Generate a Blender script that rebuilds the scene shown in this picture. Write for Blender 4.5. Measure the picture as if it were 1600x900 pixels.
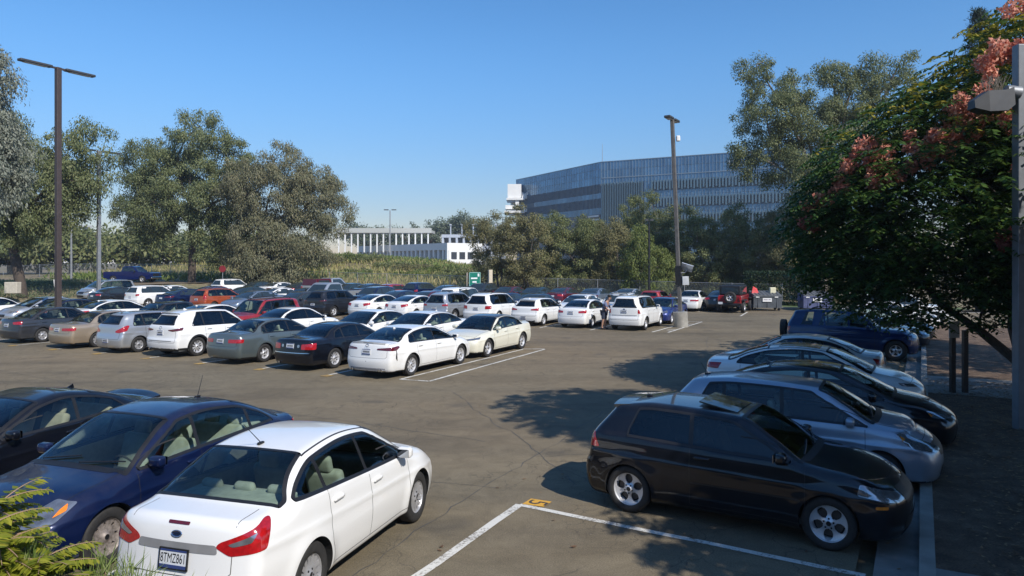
import bpy, bmesh, math, random
import numpy as np
from mathutils import Vector, Matrix
from mathutils.geometry import delaunay_2d_cdt

for _o in list(bpy.data.objects):
    bpy.data.objects.remove(_o, do_unlink=True)
scene = bpy.context.scene
COL = scene.collection
R_ = math.radians

# ------------------------------------------------------------------ camera
CAM_H = 3.5
cam_d = bpy.data.cameras.new('camera')
cam = bpy.data.objects.new('camera', cam_d)
COL.objects.link(cam)
cam.location = (0, 0, CAM_H)
cam.rotation_euler = (R_(90), 0, 0)
cam_d.sensor_width = 36
cam_d.lens = 1134 / 1600 * 36
cam_d.shift_y = -42 / 1600
cam_d.clip_start = 0.1
cam_d.clip_end = 3000
scene.camera = cam

# ------------------------------------------------------------------ light
SUN_EL = 42.0
SUN_AZ = 141.0            # degrees clockwise from +Y : behind the camera, to the right
world = bpy.data.worlds.new('World')
scene.world = world
world.use_nodes = True
wn = world.node_tree.nodes
wl = world.node_tree.links
bg = wn['Background']
sky = wn.new('ShaderNodeTexSky')
sky.sky_type = 'NISHITA'
sky.sun_disc = False
sky.sun_elevation = R_(SUN_EL)
sky.sun_rotation = R_(SUN_AZ)
sky.altitude = 50
sky.air_density = 1.0
sky.dust_density = 0.3
sky.ozone_density = 4.0
hs = wn.new('ShaderNodeHueSaturation'); hs.inputs['Saturation'].default_value = 1.22; hs.inputs['Value'].default_value = .92
wl.new(sky.outputs[0], hs.inputs['Color'])
# thicker, greyer air low over the horizon
wtc = wn.new('ShaderNodeTexCoord'); wsx = wn.new('ShaderNodeSeparateXYZ'); wl.new(wtc.outputs['Generated'], wsx.inputs[0])
wmr = wn.new('ShaderNodeMapRange'); wmr.interpolation_type = 'SMOOTHSTEP'; wmr.inputs['From Min'].default_value = -.02; wmr.inputs['From Max'].default_value = .30; wl.new(wsx.outputs[2], wmr.inputs[0])
wmx = wn.new('ShaderNodeMix'); wmx.data_type = 'RGBA'; wmx.inputs['A'].default_value = (.60, .52, .56, 1); wmx.inputs['B'].default_value = (.98, 1.0, 1.02, 1); wl.new(wmr.outputs[0], wmx.inputs['Factor'])
wmu = wn.new('ShaderNodeMix'); wmu.data_type = 'RGBA'; wmu.blend_type = 'MULTIPLY'; wmu.inputs['Factor'].default_value = 1; wl.new(hs.outputs[0], wmu.inputs['A']); wl.new(wmx.outputs['Result'], wmu.inputs['B'])
wl.new(wmu.outputs['Result'], bg.inputs[0])
bg.inputs[1].default_value = 0.15
sd = bpy.data.lights.new('sun', 'SUN')
sd.energy = 4.4
sd.angle = R_(0.5)
sd.color = (1.0, 0.94, 0.86)
sun = bpy.data.objects.new('sun', sd)
COL.objects.link(sun)
_a = R_(SUN_AZ)
_dir = Vector((math.sin(_a) * math.cos(R_(SUN_EL)), math.cos(_a) * math.cos(R_(SUN_EL)), math.sin(R_(SUN_EL))))
sun.rotation_euler = _dir.to_track_quat('Z', 'Y').to_euler()
scene.view_settings.view_transform = 'Standard'
scene.view_settings.look = 'None'
scene.view_settings.gamma = 1
scene.view_settings.exposure = 0.25
scene.render.engine = 'CYCLES'
scene.cycles.max_bounces = 8
scene.cycles.transparent_max_bounces = 24
scene.cycles.caustics_reflective = False
scene.cycles.caustics_refractive = False

# ------------------------------------------------------------------ grid of the car park
TH = R_(27.7)
E1 = np.array([math.sin(TH), math.cos(TH)])      # along the stalls, away from the camera
E2 = np.array([math.cos(TH), -math.sin(TH)])     # along the rows, to the right
def ST(s, t):
    p = s * E1 + t * E2
    return float(p[0]), float(p[1])
YAW1 = math.atan2(E1[1], E1[0])
YAW2 = math.atan2(E2[1], E2[0])

# ------------------------------------------------------------------ helpers
def mesh(name, verts, faces, mats, parent=None, idx=None, normals=None, smooth=True, loc=None, rot=None):
    me = bpy.data.meshes.new(name)
    verts = np.asarray(verts, dtype=np.float64)
    me.from_pydata(verts.tolist(), [], [tuple(int(i) for i in f) for f in faces])
    for m in (mats if isinstance(mats, (list, tuple)) else [mats]):
        me.materials.append(m)
    if idx is not None:
        me.polygons.foreach_set('material_index', np.asarray(idx, dtype=np.int32))
    if smooth:
        me.polygons.foreach_set('use_smooth', np.ones(len(me.polygons), dtype=bool))
    me.update()
    if normals is not None:
        me.normals_split_custom_set_from_vertices([tuple(n) for n in normals])
    o = bpy.data.objects.new(name, me)
    COL.objects.link(o)
    if parent is not None: o.parent = parent
    if loc is not None: o.location = loc
    if rot is not None: o.rotation_euler = rot
    return o

def empty(name, loc=(0, 0, 0), rz=0, parent=None):
    o = bpy.data.objects.new(name, None)
    o.empty_display_size = 0.3
    COL.objects.link(o)
    o.location = loc; o.rotation_euler = (0, 0, rz)
    if parent is not None: o.parent = parent
    return o

def tag(o, label=None, cat=None, group=None, kind=None):
    if label: o['label'] = label
    if cat: o['category'] = cat
    if group: o['group'] = group
    if kind: o['kind'] = kind
    return o

def copy_tree(o, parent=None):
    c = o.copy(); COL.objects.link(c)
    if parent is not None: c.parent = parent
    for ch in list(o.children): copy_tree(ch, c)
    return c

class MB:
    """collects simple solids into one mesh"""
    def __init__(s): s.v = []; s.f = []; s.i = []; s.n = 0; s.mi = 0
    def add(s, v, f):
        v = np.asarray(v, dtype=float)
        s.v.append(v); s.f += [tuple(a + s.n for a in q) for q in f]; s.i += [s.mi] * len(f); s.n += len(v)
        return s
    def box(s, c, d, rz=0, M=None, bev=0):
        c = np.array(c, float); d = np.array(d, float) / 2
        if bev > 0:
            v, f = rbox_geo(d * 2, bev)
        else:
            v = np.array([(x, y, z) for x in (-1, 1) for y in (-1, 1) for z in (-1, 1)], float) * d
            f = [(0, 1, 3, 2), (4, 6, 7, 5), (0, 4, 5, 1), (2, 3, 7, 6), (0, 2, 6, 4), (1, 5, 7, 3)]
        if M is not None: v = v @ np.array(M.to_3x3()).T
        if rz:
            cs, sn = math.cos(rz), math.sin(rz)
            v = v @ np.array([[cs, -sn, 0], [sn, cs, 0], [0, 0, 1]]).T
        return s.add(v + c, f)
    def tube(s, pts, rad, n=8, cap=True):
        pts = [np.array(p, float) for p in pts]
        if np.isscalar(rad): rad = [rad] * len(pts)
        vs = []; prev = None
        for i, p in enumerate(pts):
            d = (pts[min(i + 1, len(pts) - 1)] - pts[max(i - 1, 0)]); d = d / (np.linalg.norm(d) + 1e-9)
            if prev is None:
                a = np.array([1.0, 0, 0]) if abs(d[0]) < .9 else np.array([0, 1.0, 0])
            else: a = prev
            a = a - d * np.dot(a, d); a /= np.linalg.norm(a) + 1e-9; b = np.cross(d, a); prev = a
            for k in range(n):
                t = 2 * math.pi * k / n
                vs.append(p + rad[i] * (math.cos(t) * a + math.sin(t) * b))
        f = []
        for i in range(len(pts) - 1):
            for k in range(n):
                f.append((i * n + k, i * n + (k + 1) % n, (i + 1) * n + (k + 1) % n, (i + 1) * n + k))
        if cap:
            f.append(tuple(range(n - 1, -1, -1))); f.append(tuple((len(pts) - 1) * n + k for k in range(n)))
        return s.add(vs, f)
    def cyl(s, c, r, h, n=24, r2=None):
        r2 = r if r2 is None else r2
        return s.tube([c, (c[0], c[1], c[2] + h)], [r, r2], n)
    def prism(s, poly, z0, z1):
        n = len(poly)
        v = [(p[0], p[1], z0) for p in poly] + [(p[0], p[1], z1) for p in poly]
        f = [tuple(range(n - 1, -1, -1)), tuple(range(n, 2 * n))] + [(i, (i + 1) % n, n + (i + 1) % n, n + i) for i in range(n)]
        return s.add(v, f)
    def build(s, name, mats, parent=None, smooth=False, **k):
        v = np.concatenate(s.v) if s.v else np.zeros((0, 3))
        o = mesh(name, v, s.f, mats, parent, idx=s.i, smooth=smooth, **k)
        if smooth:
            bm = bmesh.new(); bm.from_mesh(o.data)
            for e in bm.edges:
                if len(e.link_faces) == 2 and e.calc_face_angle(0) > R_(38): e.smooth = False
            bm.to_mesh(o.data); bm.free()
        return o

def rbox_geo(d, bev, n=3):
    """box with rounded edges"""
    bm = bmesh.new(); bmesh.ops.create_cube(bm, size=1)
    for v in bm.verts: v.co = Vector((v.co.x * d[0], v.co.y * d[1], v.co.z * d[2]))
    bmesh.ops.bevel(bm, geom=list(bm.edges), offset=bev, segments=n, profile=.5, affect='EDGES')
    bm.verts.index_update()
    v = np.array([x.co[:] for x in bm.verts]); f = [tuple(q.index for q in p.verts) for p in bm.faces]
    bm.free(); return v, f

def text_geo(txt, size, depth=0.0, align='CENTER'):
    cu = bpy.data.curves.new('t', 'FONT'); cu.body = txt; cu.size = size; cu.extrude = depth
    cu.align_x = align; cu.align_y = 'CENTER'; cu.resolution_u = 3
    o = bpy.data.objects.new('t', cu); COL.objects.link(o)
    me = bpy.data.meshes.new_from_object(o.evaluated_get(bpy.context.evaluated_depsgraph_get()))
    v = np.array([x.co[:] for x in me.vertices]); f = [tuple(p.vertices) for p in me.polygons]
    bpy.data.objects.remove(o); bpy.data.curves.remove(cu); bpy.data.meshes.remove(me)
    return v, f

# ------------------------------------------------------------------ materials
MAT = {}
def nodes(name):
    m = bpy.data.materials.new(name); m.use_nodes = True
    nt = m.node_tree; b = nt.nodes['Principled BSDF']
    return m, nt, b
def N(nt, t, **k):
    n = nt.nodes.new(t)
    for a, b in k.items(): setattr(n, a, b)
    return n
def simple(name, col, rough=.5, metal=0.0, noise=.12, scale=6.0, coat=0.0, spec=.5, bump=0.0, bscale=60, emit=None):
    if name in MAT: return MAT[name]
    m, nt, b = nodes(name)
    b.inputs['Roughness'].default_value = rough; b.inputs['Metallic'].default_value = metal
    b.inputs['Specular IOR Level'].default_value = spec
    if coat:
        b.inputs['Coat Weight'].default_value = coat; b.inputs['Coat Roughness'].default_value = .03
    tc = N(nt, 'ShaderNodeTexCoord')
    if noise > 0:
        n = N(nt, 'ShaderNodeTexNoise'); n.inputs['Scale'].default_value = scale; n.inputs['Detail'].default_value = 5
        nt.links.new(tc.outputs['Object'], n.inputs['Vector'])
        cr = N(nt, 'ShaderNodeMapRange'); cr.inputs['From Min'].default_value = .3; cr.inputs['From Max'].default_value = .7
        cr.inputs['To Min'].default_value = 1 - noise; cr.inputs['To Max'].default_value = 1 + noise
        nt.links.new(n.outputs[0], cr.inputs[0])
        mx = N(nt, 'ShaderNodeVectorMath', operation='SCALE'); mx.inputs[0].default_value = col[:3]
        nt.links.new(cr.outputs[0], mx.inputs['Scale'])
        nt.links.new(mx.outputs[0], b.inputs['Base Color'])
    else:
        b.inputs['Base Color'].default_value = (*col[:3], 1)
    if bump:
        n2 = N(nt, 'ShaderNodeTexNoise'); n2.inputs['Scale'].default_value = bscale; n2.inputs['Detail'].default_value = 4
        nt.links.new(tc.outputs['Object'], n2.inputs['Vector'])
        bp = N(nt, 'ShaderNodeBump'); bp.inputs['Strength'].default_value = bump; bp.inputs['Distance'].default_value = .02
        nt.links.new(n2.outputs[0], bp.inputs['Height']); nt.links.new(bp.outputs[0], b.inputs['Normal'])
    MAT[name] = m
    return m

def paint(name, col, metal=0.0, rough=.38, dust=.25):
    """car paint: clear coat over a pigmented base, thin road dust on faces that look up"""
    if name in MAT: return MAT[name]
    m, nt, b = nodes(name)
    b.inputs['Metallic'].default_value = metal
    b.inputs['Coat Weight'].default_value = 1.0
    b.inputs['Coat Roughness'].default_value = .04
    b.inputs['Specular IOR Level'].default_value = .5 if max(col) > .1 else .12
    tc = N(nt, 'ShaderNodeTexCoord'); geo = N(nt, 'ShaderNodeNewGeometry')
    n = N(nt, 'ShaderNodeTexNoise'); n.inputs['Scale'].default_value = 3.0; n.inputs['Detail'].default_value = 8; n.inputs['Roughness'].default_value = .65
    nt.links.new(tc.outputs['Object'], n.inputs['Vector'])
    sx = N(nt, 'ShaderNodeSeparateXYZ'); nt.links.new(geo.outputs['Normal'], sx.inputs[0])
    up = N(nt, 'ShaderNodeMapRange'); up.inputs['From Min'].default_value = .2; up.inputs['From Max'].default_value = 1
    up.inputs['To Min'].default_value = .12
    nt.links.new(sx.outputs[2], up.inputs[0])
    mr = N(nt, 'ShaderNodeMapRange'); mr.inputs['From Min'].default_value = .35; mr.inputs['From Max'].default_value = .75
    mr.inputs['To Max'].default_value = dust
    nt.links.new(n.outputs[0], mr.inputs[0])
    ml = N(nt, 'ShaderNodeMath', operation='MULTIPLY'); nt.links.new(up.outputs[0], ml.inputs[0]); nt.links.new(mr.outputs[0], ml.inputs[1])
    mx = N(nt, 'ShaderNodeMix', data_type='RGBA'); mx.inputs['A'].default_value = (*col, 1); mx.inputs['B'].default_value = (.30, .27, .23, 1)
    nt.links.new(ml.outputs[0], mx.inputs['Factor']); nt.links.new(mx.outputs['Result'], b.inputs['Base Color'])
    ra = N(nt, 'ShaderNodeMath', operation='MULTIPLY_ADD'); ra.inputs[1].default_value = .5; ra.inputs[2].default_value = rough
    nt.links.new(ml.outputs[0], ra.inputs[0]); nt.links.new(ra.outputs[0], b.inputs['Roughness'])
    ca = N(nt, 'ShaderNodeMath', operation='MULTIPLY_ADD'); ca.inputs[1].default_value = .35; ca.inputs[2].default_value = .03
    nt.links.new(ml.outputs[0], ca.inputs[0]); nt.links.new(ca.outputs[0], b.inputs['Coat Roughness'])
    MAT[name] = m
    return m

def glass(name, tint, refl=1.0):
    if name in MAT: return MAT[name]
    m, nt, b = nodes(name)
    nt.nodes.remove(b)
    out = nt.nodes['Material Output']
    tr = N(nt, 'ShaderNodeBsdfTransparent'); tr.inputs[0].default_value = (*tint, 1)
    gl = N(nt, 'ShaderNodeBsdfGlossy'); gl.inputs['Roughness'].default_value = .02; gl.inputs[0].default_value = (.95, .97, 1, 1)
    fr = N(nt, 'ShaderNodeFresnel'); fr.inputs[0].default_value = 1.55
    mu = N(nt, 'ShaderNodeMath', operation='MULTIPLY'); mu.inputs[1].default_value = refl; mu.use_clamp = True
    nt.links.new(fr.outputs[0], mu.inputs[0])
    mx = N(nt, 'ShaderNodeMixShader')
    nt.links.new(mu.outputs[0], mx.inputs[0]); nt.links.new(tr.outputs[0], mx.inputs[1]); nt.links.new(gl.outputs[0], mx.inputs[2])
    nt.links.new(mx.outputs[0], out.inputs[0])
    MAT[name] = m
    return m

RUB = simple('tyre_rubber', (.022, .021, .020), .75, noise=.3, scale=20)
BLK = simple('black_trim', (.012, .012, .013), .45, noise=.2)
SEAM = simple('panel_gap', (.02, .02, .02), .8, noise=0)
LINER = simple('wheel_well', (.01, .01, .01), .9, noise=.2)
GLS = glass('window_glass', (.74, .84, .79), 1.25)
GLT = glass('tinted_glass', (.10, .12, .13), 1.3)
GFAR = simple('dark_glass', (.022, .032, .036), .05, noise=0, spec=.9)
RIMS = simple('alloy_rim', (.66, .66, .67), .35, .5, noise=.08)
RIMD = simple('dark_rim', (.06, .06, .065), .3, .7, noise=.1)
HUBC = simple('silver_hubcap', (.48, .48, .49), .38, .55, noise=.15)
CHR = simple('chrome', (.75, .75, .77), .12, 1.0, noise=0)
BRK = simple('brake_disc', (.09, .08, .075), .5, .5, noise=.3)
REDL = simple('tail_lamp_red', (.36, .008, .010), .12, coat=1, noise=.25, scale=25)
REDD = simple('tail_lamp_dark_red', (.10, .006, .010), .12, coat=1, noise=.2, scale=25)
CLR = simple('lamp_clear', (.34, .35, .37), .12, .7, coat=1, noise=.35, scale=8)
DKL = simple('lamp_smoked', (.05, .055, .06), .1, .3, coat=1, noise=.4, scale=25)
AMB = simple('amber_lens', (.80, .22, .015), .15, coat=1, noise=.15, scale=30)
PLW = simple('plate_white', (.62, .64, .66), .4, noise=.05)
PLB = simple('plate_blue', (.03, .05, .16), .4, noise=.05)
CABL = simple('cabin_grey', (.36, .38, .34), .8, noise=.15, scale=12)
CABD = simple('cabin_dark', (.035, .035, .035), .75, noise=.15, scale=12)
TANS = simple('seat_tan', (.42, .36, .28), .75, noise=.12, scale=10)
GRYS = simple('seat_grey', (.36, .37, .32), .8, noise=.12, scale=10)
# ================================================================== car builder
def pchip(px, py, x):
    px = np.asarray(px, float); py = np.asarray(py, float)
    h = np.diff(px); d = np.diff(py) / h
    m = np.zeros_like(py); m[0] = d[0]; m[-1] = d[-1]
    for i in range(1, len(px) - 1):
        if d[i - 1] * d[i] <= 0: m[i] = 0
        else:
            w1 = 2 * h[i] + h[i - 1]; w2 = h[i] + 2 * h[i - 1]
            m[i] = (w1 + w2) / (w1 / d[i - 1] + w2 / d[i])
    x = np.clip(x, px[0], px[-1]); k = np.clip(np.searchsorted(px, x) - 1, 0, len(h) - 1)
    t = (x - px[k]) / h[k]
    return ((2 * t**3 - 3 * t**2 + 1) * py[k] + (t**3 - 2 * t**2 + t) * h[k] * m[k]
            + (-2 * t**3 + 3 * t**2) * py[k + 1] + (t**3 - t**2) * h[k] * m[k + 1])
def table(pts, sig, x0=-4, x1=4, lin=False):
    xs = np.linspace(x0, x1, 1601); pts = sorted(pts)
    px, py = [p[0] for p in pts], [p[1] for p in pts]
    ys = np.interp(xs, px, py) if lin else pchip(px, py, xs)
    # straight continuation beyond the given points
    if sig > 0:
        n = max(1, int(sig * 3 / .005)); k = np.exp(-.5 * (np.arange(-n, n + 1) * .005 / sig) ** 2); k /= k.sum()
        ys = np.convolve(np.pad(ys, n, mode='edge'), k, 'valid')
    return xs, ys
def smax(a, b, k):
    h = np.clip(.5 + .5 * (a - b) / k, 0, 1)
    return b * (1 - h) + a * h + k * h * (1 - h)
def inpoly(u, v, poly):
    poly = np.asarray(poly); ins = np.zeros(len(u), bool); j = len(poly) - 1
    for i in range(len(poly)):
        xi, yi = poly[i]; xj, yj = poly[j]
        c = ((yi > v) != (yj > v)) & (u < (xj - xi) * (v - yi) / ((yj - yi) if abs(yj - yi) > 1e-12 else 1e-12) + xi)
        ins ^= c; j = i
    return ins
def nearest(u, v, poly):
    poly = np.asarray(poly); best = np.full(len(u), 1e9); bu = u.copy(); bv = v.copy()
    for i in range(len(poly)):
        a = poly[i]; b = poly[(i + 1) % len(poly)]; d = b - a; L = d @ d
        if L < 1e-12: continue
        t = np.clip(((u - a[0]) * d[0] + (v - a[1]) * d[1]) / L, 0, 1)
        cu = a[0] + t * d[0]; cv = a[1] + t * d[1]; q = (u - cu) ** 2 + (v - cv) ** 2
        m = q < best; best[m] = q[m]; bu[m] = cu[m]; bv[m] = cv[m]
    return bu, bv
def densify(poly, step, closed=True):
    poly = [np.array(p, float) for p in poly]; out = []
    n = len(poly); rng = range(n if closed else n - 1)
    for i in rng:
        a, b = poly[i], poly[(i + 1) % n]; k = max(1, int(math.ceil(np.linalg.norm(b - a) / step)))
        for j in range(k): out.append(a + (b - a) * j / k)
    if not closed: out.append(poly[-1])
    return np.array(out)
def roundpoly(poly, r=.05, n=4):
    """round the corners of a polygon"""
    poly = [np.array(p, float) for p in poly]; out = []; m = len(poly)
    for i in range(m):
        p0, p, p1 = poly[i - 1], poly[i], poly[(i + 1) % m]
        a = p0 - p; b = p1 - p; la, lb = np.linalg.norm(a), np.linalg.norm(b)
        if la < 1e-6 or lb < 1e-6: continue
        cosang = (a @ b) / la / lb
        if cosang < -.985: out.append(p); continue
        q = min(r, la * .45, lb * .45); A = p + a / la * q; B = p + b / lb * q
        for k in range(n + 1):
            t = k / n; out.append((1 - t) ** 2 * A + 2 * t * (1 - t) * p + t * t * B)
    return np.array(out)
def offset_poly(P, d):
    P = np.asarray(P); n = len(P)
    area = .5 * np.sum(P[:, 0] * np.roll(P[:, 1], -1) - np.roll(P[:, 0], -1) * P[:, 1])
    t = np.roll(P, -1, 0) - np.roll(P, 1, 0); t /= np.linalg.norm(t, axis=1)[:, None] + 1e-9
    nrm = np.stack([t[:, 1], -t[:, 0]], 1) * (1 if area > 0 else -1)
    return P + nrm * d

class Shape:
    def __init__(s, p, cell):
        s.p = p; s.cell = cell
        s.hw = p['W'] / 2; s.H = p['H']; s.wb = p['wb']; s.xf = p['wb'] / 2 + p['fo']; s.xr = s.xf - p['L']
        s.R = p.get('R', .325); s.zb = p.get('zb', .19)
        s.prof = table(p['prof'], p.get('psig', .03)); s.belt = table(p['belt'], .05)
        s.slope = np.gradient(s.prof[1], s.prof[0])
        s.fp = table(p.get('frontp', [(.15, .10), (.3, .02), (.5, 0), (.62, .02), (.75, .12), (.9, .35)]), .03, 0, 2.5)
        s.rp = table(p.get('rearp', [(.15, .12), (.3, .03), (.5, 0), (.65, .02), (.9, .06), (1.1, .12)]), .03, 0, 2.5)
        s.sec = table(p.get('sec', [(.0, .16), (.18, .10), (.26, .05), (.40, .018), (.60, .0), (.70, .004), (.755, .0), (.80, .012), (.92, .03), (1.0, .05), (1.3, .12)]), .012, 0, 2.5)
        s.tm = p.get('tm', .46); s.q = p.get('q', .10); s.crown = p.get('crown', .055)
        s.ct = p.get('ct', .05); s.ft = p.get('ft', .13); s.rt = p.get('rt', .10); s.fround = p.get('fround', .30); s.rround = p.get('rround', .16)
        s.kr = p.get('kr', .15); s.flare = p.get('flare', .022)
    def zbelt(s, x): return np.interp(x, *s.belt)
    def ztop(s, x, y): return np.interp(x * (1 + s.q * y * y), *s.prof) - s.crown * y * y
    def yside(s, x, z):
        wx = s.wb / 2 - .1; zb = s.zbelt(x)
        pl = s.hw - s.ft * np.clip((x - wx) / (s.xf - wx), 0, 1.3) ** 2 - s.rt * np.clip((-x - wx) / (-s.xr - wx), 0, 1.3) ** 2
        tz = z / zb
        y = pl - np.interp(np.minimum(tz, 1.0), *s.sec)
        ab = np.clip(z - zb, 0, None)
        y = y - s.tm * ab - np.minimum(ab * .5, .025) - s.ct * np.clip(ab / .25, 0, 1) * (np.clip(-x - .5, 0, 2)) ** 2
        for cx in (s.wb / 2, -s.wb / 2):
            d = np.hypot(x - cx, z - s.R) - (s.R + .055)
            y = y + s.flare * np.exp(-np.clip(d, 0, None) ** 2 / .010) * (z < zb)
        return y
    def F(s, P):
        x, y, z = P[..., 0], np.abs(P[..., 1]), P[..., 2]
        side = (y - s.yside(x, z)) / 1.08
        sl = np.interp(x * (1 + s.q * y * y), s.prof[0], s.slope)
        top = (z - s.ztop(x, y)) / np.sqrt(1 + sl * sl)
        yn = y / s.hw
        fr = x - (s.xf - np.interp(z, *s.fp) - s.fround * yn ** 3 * .8 - .05 * yn ** 2)
        re = (s.xr + np.interp(z, *s.rp) + s.rround * yn ** 3 * .8 + .04 * yn ** 2) - x
        g = smax(side, top, s.kr)
        g = smax(g, fr, .10); g = smax(g, re, .09)
        return smax(g, s.zb - z, .05)
    def cast(s, A, B, it=26):
        """A inside, B outside"""
        A = np.array(A, float); B = np.array(B, float)
        lo = np.zeros(A.shape[:-1]); hi = np.ones(A.shape[:-1])
        for _ in range(it):
            m = (lo + hi) / 2; o = s.F(A + (B - A) * m[..., None]) > 0
            hi = np.where(o, m, hi); lo = np.where(o, lo, m)
        return A + (B - A) * ((lo + hi) / 2)[..., None]
    def normal(s, P):
        e = .004; g = []
        for k in range(3):
            d = np.zeros(3); d[k] = e; g.append(s.F(P + d) - s.F(P - d))
        g = np.stack(g, -1); return g / (np.linalg.norm(g, axis=-1)[..., None] + 1e-12)
    # ---- views : 2-D coordinates <-> surface (left side of the car is +y)
    def side(s, uv):
        uv = np.asarray(uv); A = np.stack([uv[:, 0], np.zeros(len(uv)), uv[:, 1]], 1); B = A.copy(); B[:, 1] = 1.6
        return s.cast(A, B)
    def top(s, uv):
        uv = np.asarray(uv); A = np.stack([uv[:, 0], uv[:, 1], np.full(len(uv), .5)], 1); B = A.copy(); B[:, 2] = 2.6
        return s.cast(A, B)
    def rear(s, uv):
        uv = np.asarray(uv); A = np.stack([np.full(len(uv), s.xr + .75), uv[:, 0], uv[:, 1]], 1); B = A.copy(); B[:, 0] = s.xr - .6
        return s.cast(A, B)
    def front(s, uv):
        uv = np.asarray(uv); A = np.stack([np.full(len(uv), s.xf - .55), uv[:, 0], uv[:, 1]], 1); B = A.copy(); B[:, 0] = s.xf + .6
        return s.cast(A, B)
    def corner(s, al, verts):
        """angled view through a corner; verts as ('s',x,z) / ('r',y,z) / ('f',y,z)"""
        a = R_(al); dr = np.array([math.cos(a), math.sin(a)]); pe = np.array([-math.sin(a), math.cos(a)])
        P = []
        for k, a1, a2 in verts:
            P.append({'s': s.side, 'r': s.rear, 'f': s.front}[k](np.array([[a1, a2]]))[0])
        P = np.array(P); t = P[:, :2] @ dr; tin = t.min() - .22; tout = t.max() + .45
        poly = np.stack([P[:, :2] @ pe, P[:, 2]], 1)
        def f(uv):
            uv = np.asarray(uv); A = np.zeros((len(uv), 3)); A[:, :2] = uv[:, :1] * pe + tin * dr; A[:, 2] = uv[:, 1]
            B = A.copy(); B[:, :2] = uv[:, :1] * pe + tout * dr
            return s.cast(A, B)
        return f, poly
    # ---- surface pieces
    def patch(s, view, poly, off=.003, step=None):
        step = step or s.cell * 1.6
        P = densify(poly, step); n = len(P)
        mn, mx = P.min(0), P.max(0)
        gu, gv = np.meshgrid(np.arange(mn[0] + step / 2, mx[0], step), np.arange(mn[1] + step / 2, mx[1], step))
        gu, gv = gu.ravel(), gv.ravel(); m = inpoly(gu, gv, P)
        if m.any():
            bu, bv = nearest(gu, gv, P); m &= np.hypot(bu - gu, bv - gv) > step * .45
        Q = np.vstack([P, np.stack([gu[m], gv[m]], 1)])
        vs, ed, fs, *_ = delaunay_2d_cdt([Vector(q) for q in Q.tolist()], [(i, (i + 1) % n) for i in range(n)], [], 1, 1e-6)
        uv = np.array([v[:] for v in vs]); V = view(uv); nn = s.normal(V); V = V + nn * off
        F = []
        for f in fs:
            a, b, c = V[f[0]], V[f[1]], V[f[2]]
            F.append(tuple(f) if np.dot(np.cross(b - a, c - a), nn[f[0]]) > 0 else tuple(f)[::-1])
        return V, F, nn
    def strip(s, view, line, w, off=.0015, closed=False, w2=None, step=None):
        L = densify(line, step or s.cell * 1.6, closed); n = len(L)
        if closed: t = np.roll(L, -1, 0) - np.roll(L, 1, 0)
        else: t = np.gradient(L, axis=0)
        t /= np.linalg.norm(t, axis=1)[:, None] + 1e-9; nr = np.stack([-t[:, 1], t[:, 0]], 1)
        w2 = w / 2 if w2 is None else w2; w1 = w - w2
        A = view(L + nr * w1); B = view(L - nr * w2); V = np.vstack([A, B]); nn = s.normal(V); V = V + nn * off
        F = []
        for i in range(n if closed else n - 1):
            j = (i + 1) % n; q = (i, j, n + j, n + i)
            F.append(q if np.dot(np.cross(V[q[1]] - V[q[0]], V[q[3]] - V[q[0]]), nn[i]) > 0 else q[::-1])
        return V, F, nn
    def ztside(s, x):
        """height at which the side surface meets the roof / pillar surface"""
        x = np.asarray(x, float); y = np.full_like(x, s.hw * .7)
        for _ in range(30):
            z = s.ztop(x, y); y = .6 * y + .4 * s.yside(x, z)
        return z, y
    def body(s):
        c = s.cell; nt = max(12, int(math.pi * .85 / c))
        a = s.xr + s.p.get('sp', .62); b = s.xf - .58; zs = .52
        xs = np.linspace(a, b, int((b - a) / c) + 1); ne = max(7, int(1.25 / c))
        st = [(a, -ph) for ph in np.linspace(89.0, 0, ne, endpoint=False)] + [(x, 0.0) for x in xs] + [(b, ph) for ph in np.linspace(89.0, 0, ne, endpoint=False)[::-1]]
        th = np.radians(np.linspace(-90, 90, nt + 1))
        O = []; D = []
        for x, ph in st:
            p = R_(ph); O.append(np.tile([x, 0, zs], (nt + 1, 1)))
            D.append(np.stack([np.full(nt + 1, math.sin(p)), math.cos(p) * np.cos(th), math.cos(p) * np.sin(th)], 1))
        O = np.array(O); D = np.array(D); G = s.cast(O, O + D * 1.9)
        G[:, 0, 1] = 0; G[:, -1, 1] = 0
        M = G[:, 1:-1][:, ::-1].copy(); M[..., 1] *= -1
        ring = np.concatenate([G, M], 1); m = ring.shape[1]; n = len(st)
        V = ring.reshape(-1, 3)
        i, k = np.meshgrid(np.arange(n - 1), np.arange(m), indexing='ij'); i = i.ravel(); k = k.ravel(); k2 = (k + 1) % m
        Fq = np.stack([i * m + k, i * m + k2, (i + 1) * m + k2, (i + 1) * m + k], 1)
        s.caps = [tuple(range(m))[::1], tuple((n - 1) * m + q for q in range(m))[::-1]]
        return V, Fq
    def carve(s, V, F, test, poly, uvf, recast, keep=None):
        """remove faces inside poly and pull the rim vertices onto its outline"""
        u, v = uvf(V); ins = inpoly(u, v, poly) & test(V)
        fin = ins[F].all(1); rem = F[~fin]
        used = np.zeros(len(V), bool); used[rem.ravel()] = True
        mv = ins & used; ids = np.where(mv)[0]
        if len(ids):
            bu, bv = nearest(u[ids], v[ids], poly); V[ids] = recast(V[ids], bu, bv)
        return V, rem

def mirror(V, F, nn=None):
    V = V.copy(); V[:, 1] *= -1; F = [tuple(f)[::-1] for f in F]
    if nn is not None:
        nn = nn.copy(); nn[:, 1] *= -1; return V, F, nn
    return V, F
def compact(V, F, nn):
    F = np.asarray(F); u, inv = np.unique(F.ravel(), return_inverse=True)
    return V[u], inv.reshape(F.shape), nn[u]

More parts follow.
